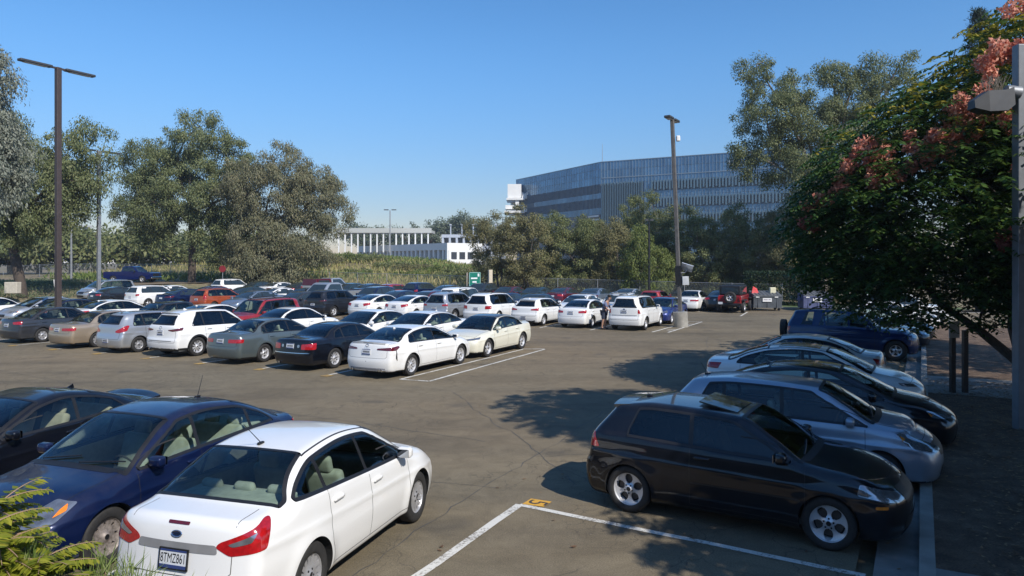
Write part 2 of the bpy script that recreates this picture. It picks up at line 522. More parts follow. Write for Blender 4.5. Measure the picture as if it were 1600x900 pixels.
# ---- wheels -------------------------------------------------------
def lathe(prof, n, closed=False):
    V = []; F = []
    for r, y in prof:
        for k in range(n):
            t = 2 * math.pi * k / n; V.append((r * math.cos(t), y, r * math.sin(t)))
    m = len(prof)
    for i in range(m if closed else m - 1):
        for k in range(n):
            a, b = i * n + k, i * n + (k + 1) % n; c, d = ((i + 1) % m) * n + (k + 1) % n, ((i + 1) % m) * n + k
            F.append((a, b, c, d))
    return np.array(V), F
WCACHE = {}
def wheel_meshes(R, rr, w, style, n):
    key = (round(R, 3), round(rr, 3), style, n)
    if key in WCACHE: return WCACHE[key]
    h = w / 2
    V, F = lathe([(rr - .012, -h * .85), (rr + .01, -h * .98), (R - .035, -h), (R - .008, -h * .86), (R, -h * .6), (R, h * .6), (R - .008, h * .86), (R - .035, h), (rr + .01, h * .98), (rr - .012, h * .85)], n, True)
    ty = mesh('wheel', V, F, RUB)
    mb = MB()
    # barrel, outer flange, brake
    v, f = lathe([(rr - .014, -h * .8), (rr - .04, -h * .5), (rr - .045, h * .2), (rr - .016, h * .80), (rr + .012, h * .98), (rr + .014, h * .94), (rr - .016, h * .72)], n); mb.mi = 0; mb.add(v, f)
    v, f = lathe([(0.001, h * .05), (rr * .72, h * .05), (rr * .72, -.02), (.001, -.02)], max(12, n // 2)); mb.mi = 1; mb.add(v, f)
    v, f = lathe([(.001, -h * .1), (rr - .02, -h * .1)], max(12, n // 2)); mb.mi = 2; mb.add(v, f)
    # face, cut by a mask in polar coordinates
    nr, na = (16, 180) if n >= 40 else ((8, 60) if n >= 24 else (4, 40))
    r = np.linspace(.03, rr - .006, nr + 1); an = np.linspace(0, 2 * math.pi, na, endpoint=False)
    rg, ag = np.meshgrid(r, an, indexing='ij')
    dish = {'cap': .012, 'cap7': .012}.get(style, .03)
    yf = h * .72 - dish * np.sin(np.clip(rg / rr, 0, 1) * math.pi) + .012 * np.exp(-(rg / .06) ** 2) * 2
    rc = (r[:-1] + r[1:])[:, None] / 2; ac = (an + math.pi / na)[None, :]
    def sp(nsp, w0, w1, ph=0):
        d = np.abs(((ac - ph) * nsp / (2 * math.pi) + .5) % 1 - .5) * 2 * math.pi / nsp * rc
        return d < (w0 + (w1 - w0) * (rc / rr)) / 2
    hub = rc < rr * .28; rimm = rc > rr * .93
    if style == 'five': mk = sp(5, .085, .055) | hub | rimm
    elif style == 'fivehole':
        hc = rr * .60; ha = (np.arange(5) + .5) * 2 * math.pi / 5; mk = np.ones((nr, na), bool)
        for q in ha:
            dx = rc * np.cos(ac - q) - hc; dy = rc * np.sin(ac - q); mk &= ~((dx / (rr * .30)) ** 2 + (dy / (rr * .235)) ** 2 < 1)
    elif style == 'ten': mk = sp(5, .028, .032, .12) | sp(5, .028, .032, -.12) | sp(5, .02, .03, math.pi / 5) | hub | rimm
    elif style == 'multi': mk = sp(10, .028, .026) | hub | rimm
    elif style == 'turbine': mk = sp(7, .05, .035) | hub | rimm
    elif style == 'cap':
        mk = sp(5, .06, .035, .20) | sp(5, .06, .035, -.20) | (rc < rr * .45) | (rc > rr * .90) | sp(5, .01, .06, math.pi / 5)
    elif style == 'cap7': mk = ~((sp(7, .015, .042)) & (rc > rr * .55) & (rc < rr * .86))
    elif style == 'steel': mk = ~((sp(8, .03, .03)) & (rc > rr * .6) & (rc < rr * .78))
    else: mk = np.ones((nr, na), bool)
    mk[0] = True
    P = np.stack([rg * np.cos(ag), yf, rg * np.sin(ag)], -1).reshape(-1, 3); Pb = P.copy(); Pb[:, 1] -= .018
    nv = len(P); f = []
    for i in range(nr):
        for k in range(na):
            if not mk[i, k]: continue
            k2 = (k + 1) % na; q = (i * na + k, i * na + k2, (i + 1) * na + k2, (i + 1) * na + k)
            f.append(q)
            if n >= 24:
                for (di, dk, e) in ((0, -1, (q[0], q[3])), (0, 1, (q[2], q[1])), (-1, 0, (q[1], q[0])), (1, 0, (q[3], q[2]))):
                    ii, kk = i + di, (k + dk) % na
                    if ii < 0 or ii >= nr or not mk[ii, kk]:
                        f.append((e[0], e[1], e[1] + nv, e[0] + nv))
    mb.mi = 0; mb.add(np.vstack([P, Pb]), f)
    v, f = lathe([(.001, h * .80), (.028, h * .80), (.032, h * .70)], 16); mb.mi = 3; mb.add(v, f)
    if n >= 40 and style in ('fivehole', 'five', 'cap'):
        for q in range(5):
            t = q * 2 * math.pi / 5 + (0 if style != 'fivehole' else 0); c = (.058 * math.cos(t), h * .70, .058 * math.sin(t)); mb.tube([c, (c[0], h * .74 + .004, c[2])], .011, 8)
    rm = {'cap': HUBC, 'cap7': HUBC, 'steel': simple('rusty_steel_rim', (.30, .26, .23), .5, .4, noise=.4, scale=30), 'ten': RIMD if False else RIMS}.get(style, RIMS)
    if style == 'multi': rm = simple('machined_rim', (.28, .28, .30), .3, .8, noise=.2)
    ri = mb.build('rim', [rm, BRK, LINER, BLK], None)
    ri.data.polygons.foreach_set('use_smooth', np.zeros(len(ri.data.polygons), bool))
    WCACHE[key] = (ty.data, ri.data)
    bpy.data.objects.remove(ty); bpy.data.objects.remove(ri)
    return WCACHE[key]

def seat_geo(mb, x, y, rear=False, w=.50, hr=True):
    mb.box((x, y, .42), (.50, w, .20), bev=.06)
    M = Matrix.Rotation(R_(-18), 4, 'Y')
    mb.box((x - .30, y, .74), (.14, w * .98, .62), M=M, bev=.055)
    if hr: mb.box((x - .43, y, 1.10 if not rear else 1.05), (.10, w * .52 if not rear else .24, .20 if not rear else .13), M=M, bev=.045)

def build_car(p, lod, kind, mats, detail=None):
    """one car standing at the origin, nose along +x.  lod 0 near / 1 middle / 2 far"""
    cell = (.024, .040, .075)[lod]
    s = Shape(p, cell); xr, xf, hw = s.xr, s.xf, s.hw; PT = mats['paint']
    if p.get('fordoor'): pass
    root = empty(kind)
    V, F = s.body()
    # --- wheel arches
    Ra = s.R + p.get('gap', .045)
    for sx in (1, -1):
        cx = sx * s.wb / 2; an = np.linspace(0, 2 * math.pi, 48, endpoint=False)
        circ = np.stack([cx + Ra * np.cos(an), s.R + Ra * np.sin(an)], 1)
        for sg in (1, -1):
            def rec(P, bu, bv, sg=sg):
                Q = s.side(np.stack([bu, np.clip(bv, s.zb + .004, None)], 1)); Q[:, 1] *= sg
                low = P[:, 2] < s.zb + .02
                Q[low, 1] = P[low, 1]; Q[low, 2] = P[low, 2]; Q[low, 0] = cx + np.sign(P[low, 0] - cx) * math.sqrt(max(1e-4, Ra ** 2 - (s.R - s.zb) ** 2))
                return Q
            V, F = s.carve(V, F, lambda P: P[:, 1] * sg > hw - .42, circ, lambda P: (P[:, 0], P[:, 2]), rec)
    # --- daylight openings
    db = p.get('db', .018); dt = p.get('dt', .055)
    dlos = []
    for (xb0, xt0, xb1, xt1) in p['dlo']:
        xs = np.linspace(min(xb0, xt0), max(xb1, xt1), 60); zt, _ = s.ztside(xs)
        slp = np.gradient(zt, xs); zt = zt - dt * np.sqrt(1 + np.clip(slp, -2, 2) ** 2); zl = s.zbelt(xs) + db
        # slanted limits
        z0, z1 = 0.9, s.H
        lo0 = lambda z, x: x - (xb0 + (xt0 - xb0) * np.clip((z - s.zbelt(xb0)) / (s.H - .1 - s.zbelt(xb0)), 0, 1))
        lo1 = lambda z, x: (xb1 + (xt1 - xb1) * np.clip((z - s.zbelt(xb1)) / (s.H - .1 - s.zbelt(xb1)), 0, 1)) - x
        def clipz(x, top):
            zz = np.linspace(np.interp(x, xs, zl), np.interp(x, xs, zt), 30)
            ok = (lo0(zz, x) >= -1e-6) & (lo1(zz, x) >= -1e-6)
            return (zz[ok].max() if top else zz[ok].min()) if ok.any() and zz[-1] > zz[0] + .008 else None
        up = []; dn = []
        for x in xs:
            a = clipz(x, True); b = clipz(x, False)
            if a is not None: up.append((x, a)); dn.append((x, b))
        poly = np.array(dn + up[::-1]); poly = roundpoly(poly, p.get('wr', .035), 3); dlos.append((poly, xs, s))
    def wsp(x0, x1, mg, n=14):
        """glass between two heights of the roof profile (plan outline follows the curvature)"""
        xa = np.linspace(x0, x1, n); _, ye = s.ztside(xa); ye = ye - mg
        pts = []
        yb = np.linspace(-ye[0], ye[0], 13); pts += [(x0 / (1 + s.q * y * y * .9), y) for y in yb]
        pts += [(xa[i] / (1 + s.q * ye[i] ** 2 * .9), ye[i]) for i in range(1, n - 1)]
        yb = np.linspace(ye[-1], -ye[-1], 13); pts += [(x1 / (1 + s.q * y * y * .9), y) for y in yb]
        pts += [(xa[i] / (1 + s.q * ye[i] ** 2 * .9), -ye[i]) for i in range(n - 2, 0, -1)]
        return roundpoly(np.array(pts), .05, 3)
    ws = wsp(p['ws'][0], p['ws'][1], p.get('apw', .045))
    if p.get('rgview', 'top') == 'top':
        rg = wsp(p['rg'][1], p['rg'][0], p.get('rpw', .08)); rview = s.top
    else:
        z0, z1 = p['rg']; zz = np.linspace(z0, z1, 8); mg = p.get('rpw', .13)
        yy = np.array([float(s.yside(s.xr + np.interp(z, *s.rp) + .12, z)) for z in zz]) - mg
        rg = roundpoly(np.array([(-y, z) for y, z in zip(yy, zz)][::-1] + [(y, z) for y, z in zip(yy, zz)]), .07, 4); rview = s.rear
    if lod < 2:
        nrm = s.normal(V)
        for poly, _, _ in dlos:
            for sg in (1, -1):
                def rec(P, bu, bv, sg=sg):
                    Q = s.side(np.stack([bu, bv], 1)); Q[:, 1] *= sg; return Q
                V, F = s.carve(V, F, lambda P: P[:, 1] * sg > .3, poly, lambda P: (P[:, 0], P[:, 2]), rec)
        V, F = s.carve(V, F, lambda P: P[:, 2] > .8, ws, lambda P: (P[:, 0], P[:, 1]), lambda P, a, b: s.top(np.stack([a, b], 1)))
        if rview == s.top:
            V, F = s.carve(V, F, lambda P: P[:, 2] > .8, rg, lambda P: (P[:, 0], P[:, 1]), lambda P, a, b: s.top(np.stack([a, b], 1)))
        else:
            V, F = s.carve(V, F, lambda P: P[:, 0] < xr + .7, rg, lambda P: (P[:, 1], P[:, 2]), lambda P, a, b: s.rear(np.stack([a, b], 1)))
    nn = s.normal(V)
    C = V[F].mean(1); cn = nn[F].mean(1)
    # --- materials: cladding low down, underside
    idx = np.zeros(len(F), int)
    clad = p.get('clad', 0)
    if clad:
        da = np.minimum(np.hypot(C[:, 0] - s.wb / 2, C[:, 2] - s.R), np.hypot(C[:, 0] + s.wb / 2, C[:, 2] - s.R))
        idx[(C[:, 2] < clad)] = 1
    idx[C[:, 2] < s.zb + .045] = 1
    def part(name, mask, matidx=None):
        if not mask.any(): return None
        v, f, n_ = compact(V, F[mask], nn); return mesh(name, v, f, [PT, BLK], root, idx=idx[mask], normals=n_)
    left = np.ones(len(F), bool)
    bx = p['pillars']           # x of the pillars that split the doors, rear to front
    df = p['doorf']             # front edge of the front door
    if lod < 2:
        zlow = s.zb + .10
        edges = bx[p.get('door0', 0):] + [df]
        for di in range(len(edges) - 1):
            x0, x1 = edges[di], edges[di + 1]
            for sg in (1, -1):
                m = left & (C[:, 0] > x0) & (C[:, 0] < x1) & (C[:, 2] > zlow) & (C[:, 1] * sg > .25) & (np.abs(cn[:, 1]) > .45) & (C[:, 2] < s.ztside(C[:, 0])[0] - dt * .4)
                m &= np.hypot(C[:, 0] + s.wb / 2, C[:, 2] - s.R) > Ra + .05
                left &= ~m; d = part('door', m)
                # handle
                if d is not None:
                    hx = x0 + .17; hz = float(s.zbelt(hx)) - p.get('hz', .10)
                    hp = roundpoly([(hx - .10, hz - .018), (hx + .10, hz - .016), (hx + .10, hz + .014), (hx - .10, hz + .018)], .016)
                    v, f, n_ = s.patch(s.side, hp, .028, .03)
                    vb, fb, nb = s.patch(s.side, hp, .001, .03)
                    ring = len(densify(hp, .03)); fr_ = list(f)
                    fr_ += [(i, (i + 1) % ring, (i + 1) % ring + len(v), i + len(v)) for i in range(ring)]
                    vv = np.vstack([v, vb])
                    if sg < 0: vv, fr_ = mirror(vv, fr_)
                    mesh('handle', vv, fr_, [mats.get('handle', PT)], d)
        hood = left & (C[:, 0] > p['ws'][0] + .02) & (C[:, 0] < xf - .30) & (cn[:, 2] > .6) & (np.abs(C[:, 1]) < hw - p.get('hoodm', .17) - .06 * np.clip((C[:, 0] - 1.0), 0, 2)) & (C[:, 2] > .5)
        left &= ~hood; part('hood', hood)
        if p.get('rgview', 'top') == 'top':
            tr = left & (C[:, 0] < p['rg'][0] + .02) & (C[:, 2] > p.get('trz', .62)) & (np.abs(C[:, 1]) < p.get('trw', hw - .22)); tn = 'trunk_lid'
        else:
            tr = left & (C[:, 0] < xr + .62) & (C[:, 2] > p.get('trz', .55)) & (np.abs(C[:, 1]) < np.minimum(hw - .17, s.yside(C[:, 0] * 0 + xr + .5, C[:, 2]) - .06)) & (np.abs(cn[:, 0]) > .35); tn = 'tailgate'
        left &= ~tr; part(tn, tr)
        ring_ = MB()
    v, f, n_ = compact(V, F[left], nn)
    cap_v = None
    fl = [tuple(q) for q in f]
    body_geo = (v, fl, idx[left], n_)
    # --- arch liners
    for sx in (1, -1):
        for sg in (1, -1):
            mb = MB()
            cx = sx * s.wb / 2; a0 = math.asin((s.R - s.zb) / Ra)
            an = np.linspace(-a0, math.pi + a0, 22 if lod < 2 else 12)
            e = s.side(np.stack([cx + Ra * np.cos(an), np.clip(s.R + Ra * np.sin(an), s.zb + .004, None)], 1)); e[:, 1] *= sg
            i2 = e.copy(); i2[:, 1] = sg * (hw - .36); n = len(an)
            mb.add(np.vstack([e, i2, [[cx, sg * (hw - .36), s.R]]]), [(i, i + 1, n + i + 1, n + i) for i in range(n - 1)] + [(n + i, n + i + 1, 2 * n) for i in range(n - 1)])
            mb.build('wheel_arch_liner', LINER, root)
    # --- lower front and rear openings closed with caps are hidden by grille and plate
    # --- glass
    gm = mats.get('glass', GLS) if lod < 2 else GFAR; gr = mats.get('rglass', gm) if lod < 2 else GFAR
    offg = .0 if lod < 2 else .004
    v, f, n_ = s.patch(s.top, ws, offg); W = mesh('windshield', v, f, gm, root, normals=n_)
    v, f, n_ = s.patch(rview, rg, offg); RG = mesh('rear_window', v, f, gr, root, normals=n_)
    if lod < 2:
        for (po, vw, own) in ((ws, s.top, W), (rg, rview, RG)):
            v, f, n_ = s.strip(vw, po, p.get('seal', .05), .0025, True, w2=p.get('seal', .05) * (.78 if True else .5))
            area = .5 * np.sum(po[:, 0] * np.roll(po[:, 1], -1) - np.roll(po[:, 0], -1) * po[:, 1])
            if area > 0: v, f, n_ = s.strip(vw, po, p.get('seal', .05), .0025, True, w2=p.get('seal', .05) * .22)
            mesh('seal', v, f, BLK, own, normals=n_)
    trim = MB()
    for poly, xs, _ in dlos:
        x0, x1 = poly[:, 0].min(), poly[:, 0].max()
        cuts = [x0 - .01] + [b for b in bx if x0 + .08 < b < x1 - .08] + [x1 + .01]
        dens = densify(poly, .02)
        for i in range(len(cuts) - 1):
            a = cuts[i] + (.028 if i > 0 else 0); b = cuts[i + 1] - (.028 if i < len(cuts) - 2 else 0)
            sl = p.get('pslant', -.06)     # pillar leans back towards the roof
            def cutx(z, xb, k): return xb + sl * (z - float(s.zbelt(xb))) if 0 < k < len(cuts) - 1 else xb
            m = []
            # clip polygon against the two pillar lines (Sutherland-Hodgman)
            pl = [tuple(q) for q in dens]
            for (xb, sgn, k) in ((a, 1, i), (b, -1, i + 1)):
                out = []; g = lambda q: sgn * (q[0] - cutx(q[1], xb, k))
                for j in range(len(pl)):
                    A, B = pl[j - 1], pl[j]; ga, gb = g(A), g(B)
                    if (ga >= 0) != (gb >= 0):
                        t = ga / (ga - gb); out.append((A[0] + t * (B[0] - A[0]), A[1] + t * (B[1] - A[1])))
                    if gb >= 0: out.append(B)
                pl = out
            if len(pl) < 3: continue
            cl = [pl[0]]
            for q in pl[1:]:
                if math.hypot(q[0] - cl[-1][0], q[1] - cl[-1][1]) > .004: cl.append(q)
            if math.hypot(cl[0][0] - cl[-1][0], cl[0][1] - cl[-1][1]) < .004: cl.pop()
            v, f, n_ = s.patch(s.side, cl, offg)
            sm = mats.get('sglass', gm) if (lod < 2) else GFAR
            if lod < 2 and i < len(cuts) - 2 and 'rsglass' in mats: sm = mats['rsglass']
            mesh('side_window', v, f, sm, root, normals=n_); vm, fm, nm = mirror(v, f, n_); mesh('side_window', vm, fm, sm, root, normals=nm)
            if i > 0:
                zt = max(q[1] for q in cl); zc = float(s.zbelt(cuts[i])) + db
                ztm = min(np.interp(cuts[i], xs, s.ztside(xs)[0] - dt), 9)
                pil = [(cuts[i] - .03, zc), (cuts[i] + .03, zc), (cuts[i] + .03 + sl * (ztm - zc), ztm), (cuts[i] - .03 + sl * (ztm - zc), ztm)]
                v, f, n_ = s.patch(s.side, pil, .001 + offg * 1.4); trim.add(v, f); vm, fm = mirror(v, f); trim.add(vm, fm)
        if lod < 2:
            area = .5 * np.sum(poly[:, 0] * np.roll(poly[:, 1], -1) - np.roll(poly[:, 0], -1) * poly[:, 1])
            v, f, n_ = s.strip(s.side, poly, .03, .0028, True, w2=.008 if area > 0 else .022)
            trim.add(v, f); vm, fm = mirror(v, f); trim.add(vm, fm)
    if p.get('blackroof'):
        pass
    # --- seams
    if lod < 2:
        sm = MB(); w = .007 if lod == 0 else .009
        def seam(view, pts, both=True, w=w):
            v, f, n_ = s.strip(view, pts, w, .0016); sm.add(v, f)
            if both: vm, fm = mirror(v, f); sm.add(vm, fm)
        zl = s.zb + .10; edges = bx[p.get('door0', 0):] + [df]
        for e_i, x in enumerate(edges):
            zt = float(s.zbelt(x)) + .01
            pts = [(x, zl), (x + .01, .5), (x, zt)]
            if e_i == 0 and x - .1 < -s.wb / 2 + Ra + .05:   # rear edge follows the arch
                aa = np.linspace(R_(-5), R_(75), 10); pts = [(-s.wb / 2 + (Ra + .05) * math.cos(t), s.R + (Ra + .05) * math.sin(t)) for t in aa]
                pts = [q for q in pts if q[0] > x - .02] or [(x, zl), (x + .01, .5)]; x0 = pts[0][0]; pts = pts + [(x, min(pts[-1][1] + .12, zt)), (x, zt)]
                seam(s.side, [(x0, zl), (edges[1], zl)])
            elif e_i == 0: seam(s.side, [(x, zl), (edges[1], zl)])
            seam(s.side, pts)
            if 0 < e_i < len(edges) - 1: seam(s.side, [(x, zl), (edges[e_i + 1], zl)])
        # hood edges
        hx = np.linspace(p['ws'][0] + .02, xf - .28, 10); seam(s.top, [(x, hw - p.get('hoodm', .17) - .06 * max(0, x - 1.0)) for x in hx])
        yb = np.linspace(-1, 1, 12) * (hw - p.get('hoodm', .17) - .06 * max(0, xf - 1.3)); seam(s.top, [((xf - .26) - .12 * (y / hw) ** 2, y) for y in yb], False)
        if p.get('rgview', 'top') == 'top':
            ty = p.get('trw', hw - .22); hx = np.linspace(p['rg'][0] - .02, xr + .16, 6); seam(s.top, [(x, ty) for x in hx])
            tz = p.get('trz', .62); seam(s.rear, [(-ty, .92), (-ty, tz + .05), (-ty + .06, tz), (ty - .06, tz), (ty, tz + .05), (ty, .92)], False)
        else:
            tz = p.get('trz', .55); ty = hw - .18; seam(s.rear, [(-ty, .95), (-ty, tz + .03), (-ty + .04, tz), (ty - .04, tz), (ty, tz + .03), (ty, .95)], False)
    # --- the body takes its seams and window trim as surface detail
    VV = [body_geo[0]]; FF = list(body_geo[1]); II = list(body_geo[2]); NN = [body_geo[3]]; cnt = len(body_geo[0])
    arch = MB()
    if clad:
        an_ = np.linspace(R_(-8), R_(188), 26)
        for sx in (1, -1):
            v, f, n_ = s.strip(s.side, [(sx * s.wb / 2 + (Ra + .022) * math.cos(t), max(s.zb + .01, s.R + (Ra + .022) * math.sin(t))) for t in an_], .065, .010)
            arch.add(v, f); vm, fm = mirror(v, f); arch.add(vm, fm)
    for q, slot in ((trim, 2), (sm if lod < 2 else MB(), 3), (arch, 1)):
        if not q.v: continue
        v = np.concatenate(q.v); VV.append(v); NN.append(s.normal(v)); FF += [tuple(a + cnt for a in f) for f in q.f]; II += [slot] * len(q.f); cnt += len(v)
    mesh('body', np.concatenate(VV), FF, [PT, BLK, mats.get('trim', BLK), SEAM], root, idx=II, normals=np.concatenate(NN))
    # --- lamps
    def lamp(name, al, verts, mat, off=.006, inner=None, rr=.03):
        fn, poly = s.corner(al, verts); poly = roundpoly(poly, rr, 3)
        v, f, n_ = s.patch(fn, poly, off)
        vm, fm, nm = mirror(v, f, n_)
        A = mesh(name, v, f, mat, root, normals=n_); B = mesh(name, vm, fm, mat, root, normals=nm)
        for q in (inner or []):
            nm_, vs_, m_ = q
            if lod == 2: continue
            fn2, po2 = s.corner(al, vs_); po2 = roundpoly(po2, .015, 2)
            v, f, n_ = s.patch(fn2, po2, off + .004, .03); vm, fm, nm2 = mirror(v, f, n_)
            mesh(nm_, v, f, m_, A, normals=n_); mesh(nm_, vm, fm, m_, B, normals=nm2)
    lamp('headlight', p.get('hla', 45), p['hl'], mats.get('hl', CLR), inner=p.get('hli'))
    lamp('taillight', 180 - p.get('tla', 42), p['tl'], mats.get('tl', REDL), inner=p.get('tli'))
    for (nm, vw, poly, mat, both) in p.get('extra', []):
        if lod == 2 and nm in ('reflector', 'side_marker', 'fog_lamp'): continue
        v, f, n_ = s.patch(getattr(s, vw), roundpoly(poly, .03, 3), .005); mesh(nm, v, f, mat, root, normals=n_)
        if both: vm, fm, n2 = mirror(v, f, n_); mesh(nm, vm, fm, mat, root, normals=n2)
    # --- plate
    pz = p.get('plz', .80); c = s.rear(np.array([[0, pz]]))[0]; nr_ = s.normal(c[None])[0]
    tilt = math.asin(max(-1, min(1, nr_[2])))
    pm = MB(); pm.mi = 0; M = Matrix.Rotation(-tilt, 4, 'Y')
    pm.box((0, 0, 0), (.012, .31, .16), bev=0); pm.mi = 1; pm.box((-.0075, 0, -.065), (.004, .30, .028)); pm.mi = 1; pm.box((-.0075, 0, .069), (.004, .30, .016))
    ptxt = (detail or {}).get('plate')
    if ptxt:
        v, f = text_geo(ptxt, .098); v = np.stack([np.full(len(v), -.009), -v[:, 0] * .74, v[:, 1] * 1.15 + .002], 1); pm.mi = 2; pm.add(v, f)
        pm.mi = 2; fr = [((0, 0, .083), (.018, .33, .012)), ((0, 0, -.083), (.018, .33, .018)), ((0, .159, 0), (.018, .012, .17)), ((0, -.159, 0), (.018, .012, .17))]
        for cc, dd in fr: pm.box(cc, dd)
    else:
        pm.mi = 1
        if lod < 2:
            pm.mi = 2; [pm.box((-.0085, -.105 + .035 * q, 0), (.003, .020, .055)) for q in range(7)]
    pm.build('license_plate', [PLW, PLB, BLK], root, loc=tuple(c + nr_ * .012), rot=(0, tilt, 0))
    # --- mirrors
    mx = p.get('mirx', df - .22); mz = float(s.zbelt(mx)) + .07; q = s.side(np.array([[mx, mz]]))[0]
    mb = MB()
    v, f = rbox_geo((.13, .20, .13), .045); v = v * np.array([1, 1, 1]); v[:, 0] *= np.where(v[:, 0] > 0, 1.25, .7)
    mb.mi = 0; mb.add(v + np.array([mx, q[1] + .145, mz + .01]), f)
    mb.mi = 1; mb.box((mx + .01, q[1] + .03, mz - .045), (.08, .10, .03), bev=.01)
    mb.mi = 2; mb.box((mx - .062, q[1] + .15, mz + .01), (.006, .16, .095), bev=0)
    mm = [mats.get('mirror', PT), BLK, simple('mirror_glass', (.4, .42, .45), .03, 1, noise=0)]
    mb.build('mirror', mm, root, smooth=True)
    vv = np.concatenate(mb.v).copy(); vv[:, 1] *= -1; mesh('mirror', vv, [tuple(q)[::-1] for q in mb.f], mm, root, idx=mb.i, smooth=False)
    # --- wheels
    nseg = (56, 32, 20)[lod]; ty, ri = wheel_meshes(s.R, p.get('rr', s.R * .66), p.get('tw', .205), p.get('wheel', 'five'), nseg)
    for sx in (1, -1):
        for sg in (1, -1):
            w = bpy.data.objects.new('wheel', ty); COL.objects.link(w); w.parent = root
            w.location = (sx * s.wb / 2, sg * (hw - p.get('tw', .205) / 2 - .025), s.R)
            w.rotation_euler = (0, random.uniform(0, 6.28) if lod else .3 + sx * .5, 0) if sg > 0 else (0, random.uniform(0, 6.28) if lod else .9 * sx, math.pi)
            r = bpy.data.objects.new('rim', ri); COL.objects.link(r); r.parent = w
    # --- cabin
    if lod < 2:
        cabin = MB()
        zf, _ = s.ztside(C[:, 0])
        m = (C[:, 0] > p['cab'][0]) & (C[:, 0] < p['cab'][1]) & (C[:, 2] > .42) & (cn[:, 2] > -.5)
        v, f, n_ = compact(V, F[m], nn); cabin.mi = 0; cabin.add(v - n_ * .035, [tuple(q)[::-1] for q in f])
        fl_w = hw - .10; x0, x1 = p['cab']
        cabin.mi = 1; cabin.box(((x0 + x1) / 2, 0, .27), (x1 - x0, fl_w * 2, .06))
        cabin.box((x1 - .10, 0, float(s.zbelt(x1 - .1)) - .20), (.42, fl_w * 2 - .04, .26), bev=.06)
        if p.get('rgview', 'top') == 'top':
            xs_ = p['rg'][0]; cabin.mi = 0; cabin.box((xs_ + .34, 0, float(s.zbelt(xs_)) - .05), (.60, fl_w * 1.5, .05), bev=.015)
        cabin.build('cabin_shell', [mats.get('cab', CABL), simple('cabin_floor', (.11, .11, .10), .85, noise=.2)], root, smooth=True)
        seatm = mats.get('seat', GRYS); fx = p.get('fseat', .12)
        for sg in (1, -1):
            sb = MB(); seat_geo(sb, fx, sg * .37); sb.build('front_seat', seatm, root, smooth=True)
        sb = MB(); rx = p.get('rseat', -.78); sb.box((rx, 0, .42), (.5, 1.22, .2), bev=.06)
        M = Matrix.Rotation(R_(-22), 4, 'Y'); sb.box((rx - .33, 0, .74), (.14, 1.24, .6), M=M, bev=.055)
        for y in (.42, 0, -.42): sb.box((rx - .47, y, 1.06), (.10, .25, .14), M=M, bev=.045)
        sb.build('rear_seat', seatm, root, smooth=True)
        st = MB(); a = np.linspace(0, 2 * math.pi, 19); cx, cy, cz = fx + .52, .37, .86
        st.tube([(cx + .08 * math.sin(t), cy + .18 * math.cos(t), cz + .16 * math.sin(t)) for t in a], .014, 6, False); st.box((cx + .05, cy, cz - .01), (.05, .30, .05), bev=.01)
        st.build('steering_wheel', CABD, root)
    for ex in p.get('post', []): ex(s, root, mats, lod)
    return root
# ================================================================== car shapes
def sedan(L, W, H, wb, fo, R=.32, deck=1.06, tail=1.02, rg=None, rt=None, wt=None, cw=None, cz=.98, hz=.72, belt=None, bz=.93, **k):
    xf = wb / 2 + fo; xr = xf - L
    rgx = xr + .42 if rg is None else rg          # base of the rear glass
    rtx = rgx + .78 if rt is None else rt         # top of the rear glass
    wtx = .30 if wt is None else wt               # top of the windshield
    cwx = wb / 2 - .10 if cw is None else cw      # base of the windshield
    prof = [(xr - .5, tail - .06), (xr + .02, tail), (xr + .12, tail + .005), (rgx - .03, deck), (rgx + (rtx - rgx) * .5, deck + (H - .045 - deck) * .60), (rtx, H - .045), (rtx * .5 + wtx * .5, H),
            (wtx, H - .05), (wtx * .45 + cwx * .55, cz + (H - .05 - cz) * .50), (cwx, cz), (cwx + (xf - cwx) * .5, cz - (cz - hz) * .36), (xf - .22, hz + .045), (xf - .05, hz - .04), (xf + .5, hz - .2)]
    p = dict(L=L, W=W, H=H, wb=wb, fo=fo, R=R, prof=prof, belt=belt or [(xr, bz + .05), (-.5, bz + .02), (cwx, bz - .05), (xf, bz - .12)],
             ws=(wtx + .02, cwx - .03), rg=(rgx + .03, rtx - .03), cab=(rgx - .05, cwx - .02), pillars=[rgx + .42, -.16], doorf=cwx - .22,
             dlo=[(rgx + .18, rtx - .15, cwx - .16, wtx - .1)], rgview='top', plz=.82,
             tl=[('r', .42, tail - .20), ('r', .40, tail - .07), ('s', xr + .30, tail - .09), ('s', xr + .24, tail - .22)],
             hl=[('f', .45, hz - .09), ('f', .48, hz + .0), ('s', xf - .45, hz + .07), ('s', xf - .32, hz - .04)])
    p.update(k)
    p['extra'] = p.get('extra', []) + [('grille', 'front', [(-.38, .46), (.38, .46), (.42, .60), (-.42, .60)], BLK, False),
                                       ('lower_intake', 'front', [(-.45, .24), (.45, .24), (.40, .36), (-.40, .36)], BLK, False)]
    return p

